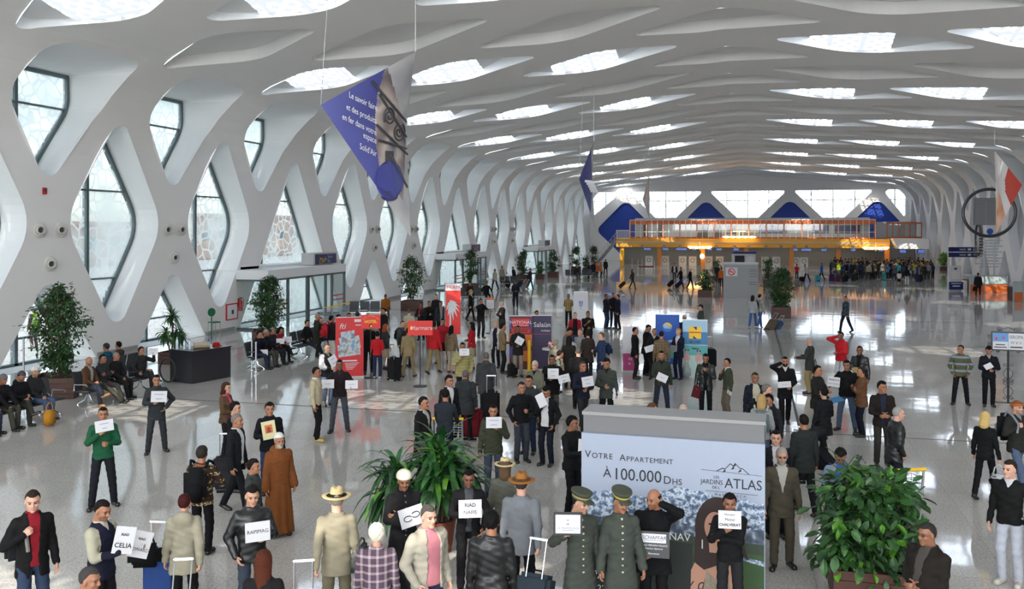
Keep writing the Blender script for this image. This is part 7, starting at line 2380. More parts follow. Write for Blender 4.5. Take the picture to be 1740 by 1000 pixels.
person('bearded man in long orange-brown robe and white skullcap', u=474, v=908, h=1.66, face=22, top='djellaba', tc='7a4722', hat='kufi', hatc='e6e2da', hair='crop', hc='a8a39a', beard='full', mous=True, skin='m', R='down', L='down', hood=True, shoes='241a14')
person('child in grey jacket beside the orange-brown robe', u=430, hv=780, h=1.48, face=70, top='jacket', tc='3a3f3e', hair='thick', hc='161311', pants='22252c', skin='m')
a = person('young man in black leather jacket holding a sheet with blue capitals', u=428, hv=824, h=1.76, face=10, R='pocket', L='sign', head=(0, -10), top='jacket', tc='131416', tk='leather', hair='thick', hc='14110f', pants='39424f', skin='l')
sheet(a, -1, 'sheet reading RAPIMAG held by the leather-jacketed young man', 0.30, 0.235, ('RAPIMAG',), sizes=(0.062,), off=(-0.03, 0))
a = person('woman with long auburn hair and dark jacket at the bottom edge', u=448, hv=935, h=1.66, face=165, fem=True, top='jacket', tc='1b1a1c', hair='long', hc='4a2416', skin='l', pants='1b1a1c')
a = person('man in cream blazer and straw hat seen from behind', u=572, hv=832, h=1.77, face=180, R='down', L='pull', top='suit', tc='9c947e', hat='straw', hatc='d9c28e/201c1a', hair='short', hc='8a8378', pants='7f7862', skin='p')
handbag(a['t2w']((0.30, 0.02, 1.14)), a['rz'] + 1.2, '4c4f4e/6a6c6a', 'grey patterned shoulder bag under the arm of the cream blazer', (0.40, 0.18, 0.36), 0.10, 'camo', 'shoulder_bag')
suitcase(Vector((a['hand'][-1].x - 0.02, a['hand'][-1].y - 0.32, 0.02)), '141416', 'black wheeled case pulled by the man in cream blazer', a['rz'] + math.pi, (0.45, 0.28, 0.56), 0.25, 0.42)
person('white-haired woman in plaid tweed jacket seen from behind', u=640, hv=890, h=1.62, face=178, fem=True, fat=1.1, top='jacket', tc='5e4c5c/c4b2b6', tk='plaid', hair='curly', hc='d6cfc0', skin='p', pants='5a5660')
a = person('man in long black robe and white turban holding a drawn sign', u=686, hv=800, h=1.72, face=14, R='sign', L='cross', top='djellaba', tc='151518', buttons='6a6a6c', hat='turban', hatc='e2dcc8', hair='crop', hc='1a1614', skin='o', head=(-6, -12), mous=True)
def d_link(mb, mid, ax, ay, w, h):
 for cx, a0 in ((-0.055, 0.5), (0.055, 3.6)):
  pts = [mid + ax * (cx + 0.055 * math.cos(a0 + k * 0.29)) + ay * (0.035 * math.sin(a0 + k * 0.29) + cx * 0.25) + ax.cross(ay) * 0.004 for k in range(19)]
  mb.tube(pts, 0.0055, 5, 1)
sheet(a, 1, 'white card with black linked-loop drawing held by the turbaned man', 0.33, 0.25, tilt=12, draw=d_link, off=(0.06, 0), up=0.3)
a = person('man in black jacket and grey sweater holding a sheet reading RIAD NAFIS', u=796, v=1000, h=1.66, face=4, R='sign', L='pocket', top='suit', tc='131316', opening='open', shirt='3c3f44', hair='crop', hc='0e0c0b', skin='d', pants='16161a', head=(0, -10), legs='weight')
sheet(a, 1, 'sheet reading RIAD NAFIS held by the man beside the dracaena', 0.31, 0.235, ('RIAD', 'NAFIS'), sizes=(0.068, 0.068), off=(0.03, 0))
person('man in cream jacket and pink polo shirt', u=727, hv=857, h=1.79, face=34, top='jacket', tc='aaa495', opening='wide', shirt='c9808a', hair='crop', hc='4a4642', skin='p', pants='2a3750', R='pocket', L='down', fat=1.08, head=(0, -4))
person('man in black leather jacket seen from behind with dark glasses pushed up', u=835, hv=868, h=1.76, face=176, top='jacket', tc='111214', tk='leather', hair='thick', hc='0f0d0c', skin='m', pants='2c3850', fat=1.08)
a = person('man in grey blazer and brown felt hat seen from behind', u=886, hv=806, h=1.76, face=172, R='pull', L='down', top='suit', tc='7e8288', hat='straw', hatc='a06a34/6a4420', hair='short', hc='3a342e', pants='141418', skin='p', fat=1.05)
suitcase(Vector((a['hand'][1].x - 0.05, a['hand'][1].y - 0.40, 0.02)), '39454f', 'slate blue wheeled case pulled by the man in grey blazer', a['rz'] + math.pi - 0.3, (0.46, 0.28, 0.60), 0.35, 0.42)
person('woman in grey-green cardigan and wide straw hat seen from behind', u=858, hv=780, h=1.62, face=178, fem=True, top='coat', tc='63645a', hem=0.78, hat='straw', hatc='dcc796/3a2e22', hair='bob', hc='5a4634', pants='3a3c40', skin='p')
a = person('man in olive bomber jacket holding up a white sheet', u=838, v=842, h=1.72, face=2, R='down', L='sign_hi', top='jacket', tc='3f4232', pants='454d5e', hair='crop', hc='15120f', skin='m', head=(0, -6), legs='stand')
sheet(a, -1, 'white sheet held by the man in olive bomber jacket', 0.29, 0.20, ('-0.6', '-0.4'), off=(-0.02, 0))
# ---- in front of the billboard
PG = '454a44'
a = person('hotel porter in grey uniform and peaked cap raising a framed notice', u=986, hv=834, h=1.80, fat=0.92, face=20, R='frame_up', L='down', top='tunic', tc=PG, buttons='c9c2a8', pants=PG, hat='porter', hatc='4c5044/a79a5e', hair='crop', hc='1d1714', skin='l', head=(32, -12), shoes='101012')
def d_mam(mb, mid, ax, ay, w, h):
 put_poly(mb, rect(0, 0, w * 0.86, h * 0.80), mid, ax, ay, 1, 0.002); put_text(mb, 'LA MAMOUNIA', mid - ay * h * 0.18, ax, ay, 0.034, 2, 0.004, spacing=1.15)
 put_poly(mb, rect(0, h * 0.17, w * 0.07, h * 0.05), mid, ax, ay, 2, 0.004); put_poly(mb, disc(0, 0, w * 0.05, h * 0.035, 12), mid, ax, ay, 2, 0.004); put_poly(mb, rect(0, -h * 0.27, w * 0.4, h * 0.02), mid, ax, ay, 2, 0.004)
sheet(a, 1, 'black-framed white notice raised by the hotel porter', 0.34, 0.27, draw=d_mam, mats=[m_black, m_paper, mat('grey_ink', (0.25, 0.26, 0.28), 0.7)], name='framed_notice', turn=-18, lean=0.05, thick=0.018)
a = person('hotel porter in grey uniform with gold-banded cap laughing beside the bald man', u=1055, hv=832, h=1.82, fat=0.92, face=12, R='down', L='down', top='tunic', tc=PG, buttons='c9c2a8', pants=PG, hat='porter', hatc='4c5044/c2b04a', hair='crop', hc='1d1714', skin='m', head=(14, -14), mous=True, shoes='101012')
a = person('bald man in black coat with a black notice board touching his ear', u=1111, hv=830, h=1.72, face=-2, R='sign_lo', L='phone', top='coat', tc='101013', hem=0.7, hair='bald', hc='1d1a18', skin='m', head=(-40, -6), beard='stubble', pants='101013', fat=1.1)
def d_sch(mb, mid, ax, ay, w, h):
 put_poly(mb, rect(0, h * 0.24, w * 0.78, h * 0.34), mid, ax, ay, 1, 0.002); put_text(mb, 'SCHAFFAR', mid + ay * h * 0.26, ax, ay, 0.062, 2, 0.004, shear=0.2); put_poly(mb, rect(0, h * 0.16, w * 0.6, h * 0.012), mid, ax, ay, 2, 0.004)
 put_text(mb, 'KENZI MENARA PALACE', mid - ay * h * 0.03, ax, ay, 0.030, 1, 0.003, bold=0.001); put_text(mb, 'Premium Signature', mid - ay * h * 0.15, ax, ay, 0.028, 1, 0.003, shear=0.3); put_text(mb, 'Bienvenue', mid - ay * h * 0.34, ax, ay, 0.032, 1, 0.003, bold=0.001)
sheet(a, 1, 'black notice board with pale card held by the bald man', 0.38, 0.31, draw=d_sch, mats=[mat('black_board', (0.03, 0.032, 0.035), 0.45), m_paper, mat('navy_ink', hexc('1c2a60'), 0.6)], name='notice_board', thick=0.014, up=0.55, off=(0.075, 0))
a = person('man half hidden behind a name sheet in front of the billboard woman', u=1240, hv=838, h=1.64, face=4, R='sign_hi', L='cross', top='sweater', tc='131416', opening='neck', shirt='cfcfcf', pants='232427', hair='thick', hc='0f0d0c', skin='o')
sheet(a, 1, 'sheet reading CHALVERAT held before the face in front of the billboard', 0.275, 0.215, ('Monsieur', 'Michel', 'CHALVERAT'), sizes=(0.034, 0.046, 0.046), off=(0.0, 0.02))
a = person('man in black jacket holding a sheet beside the billboard edge', u=972, hv=706, h=1.74, face=50, R='sign', L='down', top='jacket', tc='131417', hair='thick', hc='0f0d0c', skin='o', pants='101014', head=(20, 0))
sheet(a, 1, 'sheet with blue backing held by the man beside the billboard edge', 0.30, 0.24, ('-0.5', '-0.35'), turn=-48, tilt=-3, back=1)
# ---- right-hand side, near
person('sunlit man in navy jacket behind the billboard corner', u=1318, hv=730, h=1.73, face=6, top='suit', tc='1a1c24', opening='open', shirt='d0d0d2', hair='short', hc='17130f', skin='p', pants='1a1c24')
suitcase(ground(1352, 815), '161618', 'black upright case behind the dark grey suit', 0.2, (0.42, 0.26, 0.6))
person('grey-bearded man in taupe suit and glasses beside the billboard', u=1328, v=962, h=1.77, face=8, top='suit', tc='565043', opening='v', shirt='c2beb6', hair='crop', hc='9a948c', beard='full', mous=True, glasses=True, pants='565043', skin='l', legs='weight', head=(0, -6))
person('man in dark grey suit standing with back turned', u=1366, v=872, h=1.74, face=205, top='suit', tc='2c302f', hair='short', hc='151210', pants='17181b', skin='m', legs='walk2', shirt='d0d0d0')
a = person('woman in black coat walking with a shoulder bag and dark case', u=1400, v=786, h=1.60, face=215, fem=True, top='coat', tc='17181a', hem=0.66, hair='short', hc='14110f', pants='121215', skin='l', legs='walk', R='belly', L='down', shoes='0e0e10')
handbag(a['t2w']((-0.22, -0.08, 1.04)), a['rz'], '26282c', 'dark grey handbag of the woman in black coat', (0.42, 0.16, 0.28), 0.14)
suitcase(ground(1428, 800) , '15151c', 'navy-black soft case tilted behind the woman in black coat', -2.2, (0.46, 0.30, 0.66), 0.9, 0.36)
person('man in pale blue-grey jacket looking down before the schefflera', u=1427, v=948, h=1.70, face=6, top='jacket', tc='98a0a8', yoke='8aa0bd', opening='wide', shirt='3f74b8', hair='thick', hc='14110f', pants='6d7f9a', skin='o', R='belly', L='text', head=(0, -32), lean=6, shoes='b9b2a4')
person('grey-haired man in black leather jacket with hands in pockets', u=1520, hv=690, h=1.74, face=110, top='jacket', tc='15171a', tk='leather', hem=0.76, hair='short', hc='8f8c88', pants='1d2129', skin='p', R='pocket', L='pocket', lean=5, fat=1.06)
person('man in brown leather jacket with clasped hands', u=1499, v=790, h=1.78, face=12, top='jacket', tc='231d1a', opening='open', shirt='23283a', hair='thick', hc='14110f', pants='34342f', skin='m', R='belly', L='belly', head=(26, 0))
a = person('blonde woman in black cardigan walking away with a patterned bag', u=1674, v=846, h=1.60, face=158, fem=True, top='sweater', tc='121315', hem=0.80, hair='bob', hc='c2a468', pants='121216', skin='p', legs='walk', L='down', R='carry', shoes='121214')
handbag(a['hand'][1] + Vector((0, 0, -0.04)), a['rz'], 'd0d0d0/1c1c1e', 'black and white patterned handbag of the blonde woman', (0.36, 0.16, 0.26), 0.18, 'camo')
a = person('man with orange headband and dark jacket at the picture edge', u=1728, hv=680, h=1.74, face=45, top='jacket', tc='2b2c29', opening='neck', shirt='8a8a84', hat='headband', hatc='b0642e', hair='short', hc='7a4a2a', pants='5a6a86', skin='p', beard='stubble', R='strap', L='down', legs='walk', hem=0.78)
backpack(a, '17181d', 'black backpack with pale side pocket on the headband man', '8a8f96', 1.15)
person('man in black sweater and white trousers carrying a dark jacket', u=1716, v=992, h=1.75, face=-14, top='sweater', tc='151515', opening='neck', shirt='c9c9d0', hair='short', hc='2a2019', pants='bfc4cf', skin='p', head=(-20, 0), L='armrest', R='down', shoes='b9b4aa')
a = PEOPLE[-1]
mb = MB(); q = a['hand'][-1]
e = a['rt'] * -0.06
mb.tube([q + e + Vector((0, 0, 0.10)), q + e * 1.6 + Vector((0, 0, -0.04)), q + e * 2 + Vector((0, 0, -0.26)), q + e * 2 + Vector((0, 0, -0.46))], [0.05, 0.08, 0.10, 0.08], 12)
tag(mb.build('folded_jacket', cloth('17181a'), smooth=True), 'dark jacket draped over the arm of the man in white trousers', 'jacket')
person('man in dark brown jacket and glasses at the bottom edge before the schefflera', u=1577, hv=887, h=1.74, face=-38, top='jacket', tc='211c18', opening='open', shirt='4a4643', hair='crop', hc='2b2826', skin='o', fat=1.12, head=(-10, -4), glasses=True, R='belly', L='belly', pants='1a1a1c')
# ---- left, middle distance
a = person('man in green sweater holding a white sheet and a phone', u=175, v=861, h=1.80, face=4, R='sign_hi', L='text', top='sweater', tc='1f5a3c', pants='1c1d24', hair='crop', hc='15110f', skin='m', legs='apart', opening='neck', shirt='22282a')
sheet(a, 1, 'white sheet held by the man in green sweater', 0.30, 0.20, ('-0.5', '-0.25'), tilt=6, off=(0.03, 0.02))
a = person('man in charcoal uniform holding a white sheet at his chest', u=266, v=768, h=1.74, face=4, R='sign', L='hips', top='jacket', tc='33373a', hem=0.74, pants='33363a', hair='crop', hc='14110f', skin='m', legs='apart')
sheet(a, 1, 'white sheet held by the man in charcoal uniform', 0.33, 0.24, ('-0.6', '-0.4'), tilt=-4, off=(0.05, 0.03))
# seated row by the windows, all looking into the hall
SX = SEATX + 0.02
def sitter(label, y, x=SX, wf=(1, 0), **k):
 k.setdefault('legs', 'sit'); k.setdefault('R', 'lap'); k.setdefault('L', 'lap')
 return person(label, pos=(x, y), world_face=wf, seat=0.445, **k)
sitter('seated man cut by the picture edge with clasped hands', 18.39, h=1.74, tc='1c1d22', opening='open', shirt='4a4a44', pants='2c3345', hc='14110f', lean=6, R='knee', L='knee', head=(0, -8))
sitter('seated man in dark coat and grey knit cap with a yellow bag at his feet', 18.97, h=1.76, tc='17171c', top='coat', hat='beanie', hatc='6a6c6e', hair='short', pants='44453c', R='knee', L='knee', skin='o', head=(0, -6), lean=7)
sitter('seated man in dark hooded jacket and flat cap looking down', 19.55, h=1.74, tc='16161a', hood=True, hat='kufi', hatc='4a4c4a', pants='35362f', legs='sit_cross', R='text', L='lap', head=(0, -26), lean=8, beard='stubble')
sitter('seated man in white knit cap and grey hooded top', 20.13, h=1.76, tc='2c2d2c', top='sweater', hood=True, hat='beanie', hatc='d8d3cc', pants='4d607f', head=(-24, 0), shoes='2a241f', skin='l', beard='stubble')
sitter('seated bald man in tan jacket with crossed legs and tan shoes', 22.14, h=1.76, top='suit', tc='543a27', opening='open', shirt='9a9c9c', pants='2b303c', hair=None, legs='sit_cross', shoes='a0703c', head=(-8, -8), beard='stubble')
sitter('seated man in charcoal jacket with folded arms', 22.72, h=1.74, tc='303133', pants='4d4a42', R='cross', L='cross', hc='14110f', skin='o', legs='sit_out')
sitter('seated grey-haired man in black coat beside the folded-arms man', 23.30, h=1.72, tc='18181a', top='coat', pants='18181a', hair='crop', hc='7a7672', skin='m')
a = sitter('seated man holding a white sheet with one leg stretched out', 24.46, h=1.76, tc='2a2c2d', pants='2a2c2d', legs='sit_cross', R='armrest', L='raised', hc='14110f', skin='m')
sheet(a, -1, 'white sheet held by the seated man at the end of the row', 0.30, 0.21, ('-0.6', '-0.3'), turn=-70)
sitter('person in teal coat and patterned cap seated facing the windows', 25.0, x=-19.8, wf=(-1, 0), h=1.72, tc='1c5a6e', hat='beanie', hatc='3c3a3c', hair='short')
sitter('dark-haired person in olive coat seated facing the windows', 25.58, x=-19.8, wf=(-1, 0), h=1.70, tc='3c3a34', hair='thick', hc='14110f')
q = ground(84, 724)
handbag(Vector((q.x, q.y, 0.62)), 1.2, 'c0862a', 'yellow paper bag between the feet of the grey knit cap man', (0.30, 0.14, 0.40), 0.2, name='paper_bag')
# second seated group, with papers
SX2 = -17.08
def sit2(label, y, **k): return sitter(label, y, x=SX2, **k)
a = sit2('seated man in navy sweater leaning his chin on a hand', 29.44, h=1.74, tc='1a1e2c', pants='2a2f40', R='lap', L='face', lean=10, skin='m', hc='14110f')
sheet(a, 1, 'white paper on the knees of the chin-leaning man', 0.30, 0.21, ('-0.5',), turn=-60)
sit2('seated grey-haired man in black jacket', 30.02, h=1.72, tc='18181b', hc='8a8680', hair='crop', pants='4a4a42', lean=5)
a = sit2('seated man in grey cap and dark jacket with papers', 30.6, h=1.70, tc='26272a', hat='cap', hatc='7a7c78', pants='26272a', R='text', L='text')
sheet(a, 1, 'white papers in the lap of the man in grey cap', 0.28, 0.2, ('-0.5',), turn=-60)
sit2('seated woman in dark red jacket reading', 31.18, h=1.64, fem=True, tc='8a2028', hair='bob', hc='1a1310', pants='17171a', R='text', L='text', head=(0, -25), legs='sit_cross')
a = PEOPLE[-1]
sheet(a, -1, 'open magazine in the hands of the seated woman in red', 0.32, 0.22, ('-0.5',), turn=-50, name='magazine', cat='magazine')
sit2('seated man in black top resting his arm on the bench', 33.32, h=1.74, tc='141417', pants='2c3345', R='armrest', L='lap', legs='sit_out')
sit2('seated man in dark jeans behind the standing bald man', 34.5, h=1.72, tc='1b1c22', pants='2c3345')
person('standing bald man in long dark olive coat beside the bench', u=539, v=607, h=1.70, face=95, top='coat', tc='2a2a22', hem=0.55, hair='bald', hc='8a857c', pants='24241f', skin='m', R='pocket', L='pocket')
# around the red roll-up
a = person('man in beige sweater vest turned sideways', u=537, v=748, h=1.74, face=70, R='down', L='carry', top='sweater', tc='bfb294', opening='neck', shirt='d9d4c8', pants='131317', hair='crop', hc='14110f', skin='o', shoes='b39c68', legs='weight')
sheet(a, -1, 'folded white papers in the hand of the beige vest man', 0.22, 0.12, tilt=-8, name='folded_papers', cat='papers')
a = person('man in dark plum sweater spreading two white sheets', u=577, v=733, h=1.78, face=-4, R='sign_out', L='sign_out', top='sweater', tc='241a1d', pants='484c55', hair='crop', hc='0f0c0b', skin='d', legs='apart', opening='neck', shirt='3a2a30')
sheet(a, 1, 'white sheet in the plum sweater man, held nearer the beige vest', 0.30, 0.21, ('-0.5',), off=(0.06, 0.02))
sheet(a, -1, 'white sheet in the plum sweater man, held nearer the red banner', 0.30, 0.20, ('-0.5',), off=(0.0, 0.0))
a = person('man in black padded vest with white sleeves behind the beige vest man', u=556, hv=583, h=1.76, face=30, R='belly', L='sign', top='jacket', tc='17181b', yoke='c5c5c8+', pants='5a6a80', hair='crop', hc='4a443e', skin='l', opening='neck', shirt='6a7258')
sheet(a, -1, 'white booklet tilted in the hands of the padded vest man', 0.26, 0.30, ('-0.5', '-0.5'), tilt=24, name='booklet', cat='booklet')
person('dark-haired person in black top behind the red roll-up banner', u=563, hv=536, h=1.72, face=120, top='jacket', tc='1b1b1f', hair='thick', hc='100e0d', pants='c9c5bd', skin='m')
a = PEOPLE[-1]; backpack(a, 'b0222c', 'red backpack of the person half behind the roll-up banner', None, 1.15)
person('second dark head just behind the red roll-up banner', u=575, hv=534, h=1.74, face=60, top='jacket', tc='22222a', hair='thick', hc='100e0d', skin='m')
person('man in black suit standing behind the red hotel sign', u=626, v=634, h=1.78, face=175, top='suit', tc='131316', pants='131316', hair='short', hc='100e0d', legs='walk')
person('black-haired youth in red T-shirt and jeans seen from behind', u=641, v=642, h=1.56, face=175, top='tee', tc='b81f28', pants='283250', hair='thick', hc='100e0d', legs='stand', L='down', R='down', shoes='b9b9bc')
suitcase(ground(664, 647), '1d1e20', 'dark suitcase standing beside the youth in red T-shirt', 2.6, (0.48, 0.28, 0.72))
a = person('red-haired woman in dark cardigan with a beige shoulder bag', u=655, v=628, h=1.62, face=115, fem=True, top='jacket', tc='37383a', hair='bob', hc='9a4a26', skirt='a89a80', skin='p')
handbag(a['t2w']((-0.20, -0.10, 1.08)), a['rz'], 'b5a588', 'beige shoulder bag of the red-haired woman', (0.34, 0.14, 0.30), 0.2, name='shoulder_bag')
a = person('woman in grey jacket with a black backpack near the hotel sign', u=684, v=622, h=1.66, face=40, fem=True, top='jacket', tc='4a4f52', hair='short', hc='3a2c20', pants='22262e', skin='p')
backpack(a, '141416', 'black backpack on the woman in grey jacket', None, 1.0)
person('blond person in dark top behind the red Marmara sign', u=692, hv=548, h=1.62, face=160, fem=True, top='jacket', tc='2a2a2c', hair='bob', hc='a87c4a', skin='p')
person('person in tan suit seen from behind facing the red jackets', u=694, v=640, h=1.66, face=172, top='suit', tc='93825f', pants='93825f', hair='thick', hc='100e0d', skin='m', legs='apart')
person('man in red jacket and khaki trousers seen from behind', u=737, v=634, h=1.80, face=150, top='jacket', tc='c0242b', pants='9a8862', hair='thick', hc='100e0d', skin='o', legs='walk')
person('woman in dark red jacket and short black skirt', u=752, v=617, h=1.66, face=-10, fem=True, top='jacket', tc='a01d28', skirt='141416', hair='bun', hc='100e0d', skin='m', legs='apart')
person('long-haired woman in tan jacket seen from behind by the palm flag', u=767, v=633, h=1.64, face=150, fem=True, top='jacket', tc='7a6852', hair='long', hc='100e0d', pants='b0a48a', skin='m')
person('woman in red sweater and beige skirt by the palm flag', u=802, v=628, h=1.68, face=-110, fem=True, top='sweater', tc='b01f2a', hem=0.82, skirt='a3957a', hair='bob', hc='100e0d', skin='m', R='belly')
a = person('person in quilted yellow-green jacket holding a sheet over the mouth', u=786, v=686, h=1.76, face=4, R='sign_hi', L='pocket', top='puffy', tc='a59c68', pants='17171a', hair='short', hc='100e0d', skin='o')
sheet(a, 1, 'white sheet held by the quilted yellow-green jacket', 0.28, 0.20, ('-0.5', '-0.3'), off=(0.05, 0.05))
a = person('grey-haired person in long grey coat pulling a black case', u=826, hv=598, h=1.70, face=178, top='coat', tc='3d3e40', hem=0.62, hair='short', hc='5a5754', hood=True, pants='131316', R='pull', L='down', legs='walk', fat=1.08)
suitcase(Vector((a['hand'][1].x, a['hand'][1].y - 0.35, 0.02)), '151517', 'black tall case pulled by the long grey coat', a['rz'] + math.pi, (0.46, 0.28, 0.70), 0.3, 0.4)
a = person('grey-haired woman in charcoal coat seen from behind beside the burgundy case', u=791, hv=628, h=1.66, face=172, fem=True, fat=1.15, top='coat', tc='35383a', hem=0.66, hair='short', hc='5a5654', hood=True, pants='131316', R='carry', L='carry')
suitcase(ground(803, 742), '6d1622', 'burgundy suitcase behind the charcoal coat', 0.1, (0.52, 0.30, 0.66), 0.0, 0.3)
handbag(a['hand'][-1] + Vector((0, 0, -0.02)), a['rz'], '17181a', 'black handbag hanging from the hand of the charcoal coat', (0.34, 0.14, 0.3), 0.25)
person('young man in dark suit beside the luggage trolley', u=763, hv=637, h=1.74, face=35, top='suit', tc='15161a', opening='v', shirt='c9c9cc', hair='thick', hc='100e0d', skin='m', pants='15161a')
person('man in navy-grey sweater pushing the luggage trolley away', u=756, hv=661, h=1.72, face=172, top='sweater', tc='2c323a', pants='16192a', hair='short', hc='15110f', R='push', L='push', lean=8, skin='m')
person('moustached man in black coat and light shirt beside the trolley', u=719, hv=673, h=1.76, face=62, top='coat', tc='141412', opening='v', shirt='b9b5aa', hair='short', hc='1a1613', skin='m', mous=True, pants='141412')
# ---- middle of the hall
person('man in black sweater with hand in pocket talking', u=886, v=784, h=1.72, face=18, top='sweater', tc='111113', pants='3b4048', hair='crop', hc='2a2420', skin='m', R='pocket', L='text', fat=1.05)
person('man in grey jacket just behind the black sweater', u=899, hv=637, h=1.74, face=-18, top='jacket', tc='36393a', hair='short', hc='15110f', skin='m', pants='26314a')
a = person('man in dark suit and white shirt bowing his head', u=929, v=790, h=1.68, face=-24, top='suit', tc='121317', opening='wide', shirt='d8d8da', hair='thick', hc='100e0d', skin='m', pants='1a1d2c', head=(10, -28), R='chest', L='pocket')
sheet(a, 1, 'white papers clasped by the bowing man in dark suit', 0.2, 0.28, tilt=30, name='papers', cat='papers')
a = person('white-haired man in sage jacket holding a paper', u=909, hv=612, h=1.70, face=-24, top='jacket', tc='6a6c5c', opening='neck', shirt='17181c', hair='crop', hc='b5b0a8', skin='l', L='sign_lo', pants='3a3a34')
sheet(a, -1, 'white paper held by the white-haired man in sage jacket', 0.24, 0.17, ('-0.5',))
a = person('man in black jacket holding two white sheets by the crowd', u=938, hv=602, h=1.76, face=2, R='sign', L='sign_out', top='jacket', tc='141416', hem=0.74, pants='4a4944', hair='crop', hc='15110f', skin='d')
sheet(a, 1, 'white sheet of the two-sheet man, upright one', 0.28, 0.26, ('-0.5', '-0.3'), off=(0.05, 0.03))
sheet(a, -1, 'white sheet of the two-sheet man, tilted one', 0.30, 0.20, ('-0.5', '-0.3'), tilt=14)
a = person('man in navy jacket holding a blue-edged sheet', u=990, hv=613, h=1.74, face=22, R='sign', L='belly', top='jacket', tc='1a1d2e', pants='2b2d2e', hair='crop', hc='3a342e', skin='m', head=(10, 0), legs='walk')
sheet(a, 1, 'white sheet with blue folder behind held by the navy jacket', 0.30, 0.24, ('-0.5', '-0.4'), tilt=6, off=(0.03, 0.02))
a = person('man in grey-green jacket with a paper at his side', u=1031, hv=608, h=1.76, face=-8, L='carry', R='belly', top='jacket', tc='3d433e', hem=0.76, opening='neck', shirt='17181a', pants='121214', hair='thick', hc='100e0d', skin='m', head=(-10, -14))
sheet(a, -1, 'white paper held low by the grey-green jacket', 0.2, 0.28, tilt=18, name='paper', cat='papers')
a = person('man in olive jacket holding a tilted leaflet in the open floor', u=1124, v=706, h=1.74, face=4, R='sign_lo', L='down', top='jacket', tc='31362c', opening='neck', shirt='17181a', pants='272d3a', hair='crop', hc='100e0d', skin='m', beard='stubble', legs='apart')
sheet(a, 1, 'white leaflet tilted in the hand of the olive jacket', 0.28, 0.2, ('-0.4',), tilt=-24, name='leaflet', cat='leaflet', off=(0.02, 0))
a = person('man in black leather jacket with hand on chest and red folder', u=1199, v=711, h=1.72, face=-2, R='carry', L='chest', top='jacket', tc='1d2120', tk='leather', opening='open', shirt='121214', pants='131316', hair='crop', hc='100e0d', skin='o', head=(6, -16), hem=0.76)
mb = MB(); mb.box((0, 0, 0), (0.25, 0.03, 0.32), rot=(0, 0.25, 0), bevel=0.006)
tag(mb.build('folder', cloth('5a1a24'), loc=a['hand'][1] + Vector((0.03, -0.03, -0.05))), 'dark red folder carried by the leather jacket', 'folder')
a = person('man in olive green sweater and khaki trousers looking away', u=1236, v=713, h=1.62, face=-62, R='chest', L='carry', top='sweater', tc='3c4334', pants='6b6154', hair='crop', hc='100e0d', skin='m', opening='neck', shirt='c9c9c4', fat=0.92)
sheet(a, -1, 'rolled white paper in the hand of the olive sweater', 0.24, 0.10, tilt=-12, name='rolled_paper', cat='papers')
# around the tour desks
person('man in brown checked tweed jacket seen from behind', u=1124, hv=562, h=1.72, face=178, top='suit', tc='7d6a50/5a4a3a', tk='plaid', hem=0.78, pants='8a8478', hair='crop', hc='1a1613')
a = person('blonde woman in navy uniform holding a folder', u=1153, v=644, h=1.70, face=-35, fem=True, top='suit', tc='181b2e', hem=0.74, opening='v', shirt='d0d0d4', hair='bun', hc='a57a48', pants='181b2e', skin='p', R='belly', L='sign_lo')
sheet(a, -1, 'grey folder held by the blonde woman in navy uniform', 0.28, 0.2, mats=[cloth('8a8e90'), m_ink, LINEBLUE], name='folder', cat='folder')
handbag(Vector((ground(1166, 642).x, ground(1166, 642).y, 0.52)), 0, 'a9b4b8', 'pale carrier bag on the floor by the navy uniform', (0.3, 0.16, 0.38), 0.12, name='carrier_bag')
person('man in black suit standing sideways by the magenta panel', u=1079, v=643, h=1.72, face=85, top='suit', tc='121214', pants='25231f', hair='crop', hc='100e0d', skin='m')
person('man in black suit bending over papers', u=1098, v=637, h=1.74, face=60, top='suit', tc='101014', pants='101014', hair='crop', hc='100e0d', skin='m', R='text', L='text', head=(0, -22), lean=6)
a = person('man in black coat with white papers behind the bending suit', u=1112, hv=557, h=1.70, face=-10, top='coat', tc='15161a', opening='neck', shirt='b5b5b8', R='sign_lo', L='belly', hair='crop', hc='5a5450', skin='m')
sheet(a, 1, 'white papers in the hands of the black coat behind the suits', 0.32, 0.2, tilt=20, name='papers', cat='papers')
person('bald man in navy jacket behind the seaside banner', u=1163, hv=534, h=1.74, face=200, top='jacket', tc='1a2036', hair='bald', hc='8a7a6a', skin='p', fat=1.1)
person('man in dark cap and grey-green jacket behind the seaside banner', u=1191, hv=517, h=1.74, face=-75, top='jacket', tc='3d4640', hat='cap', hatc='1a1a1c', hair='short', hc='2a2420', skin='l')
suitcase(ground(1205, 625), '131416', 'black case standing at the edge of the seaside banner', 0.3, (0.42, 0.26, 0.66))
a = person('man in denim jacket with small blue rucksack', u=1022, hv=564, h=1.72, face=-70, top='jacket', tc='2a3a58', hair='short', hc='6a4a34', skin='p', pants='2a3048', hem=0.74, R='text')
backpack(a, '22304e', 'small blue rucksack on the denim jacket', None, 0.8)
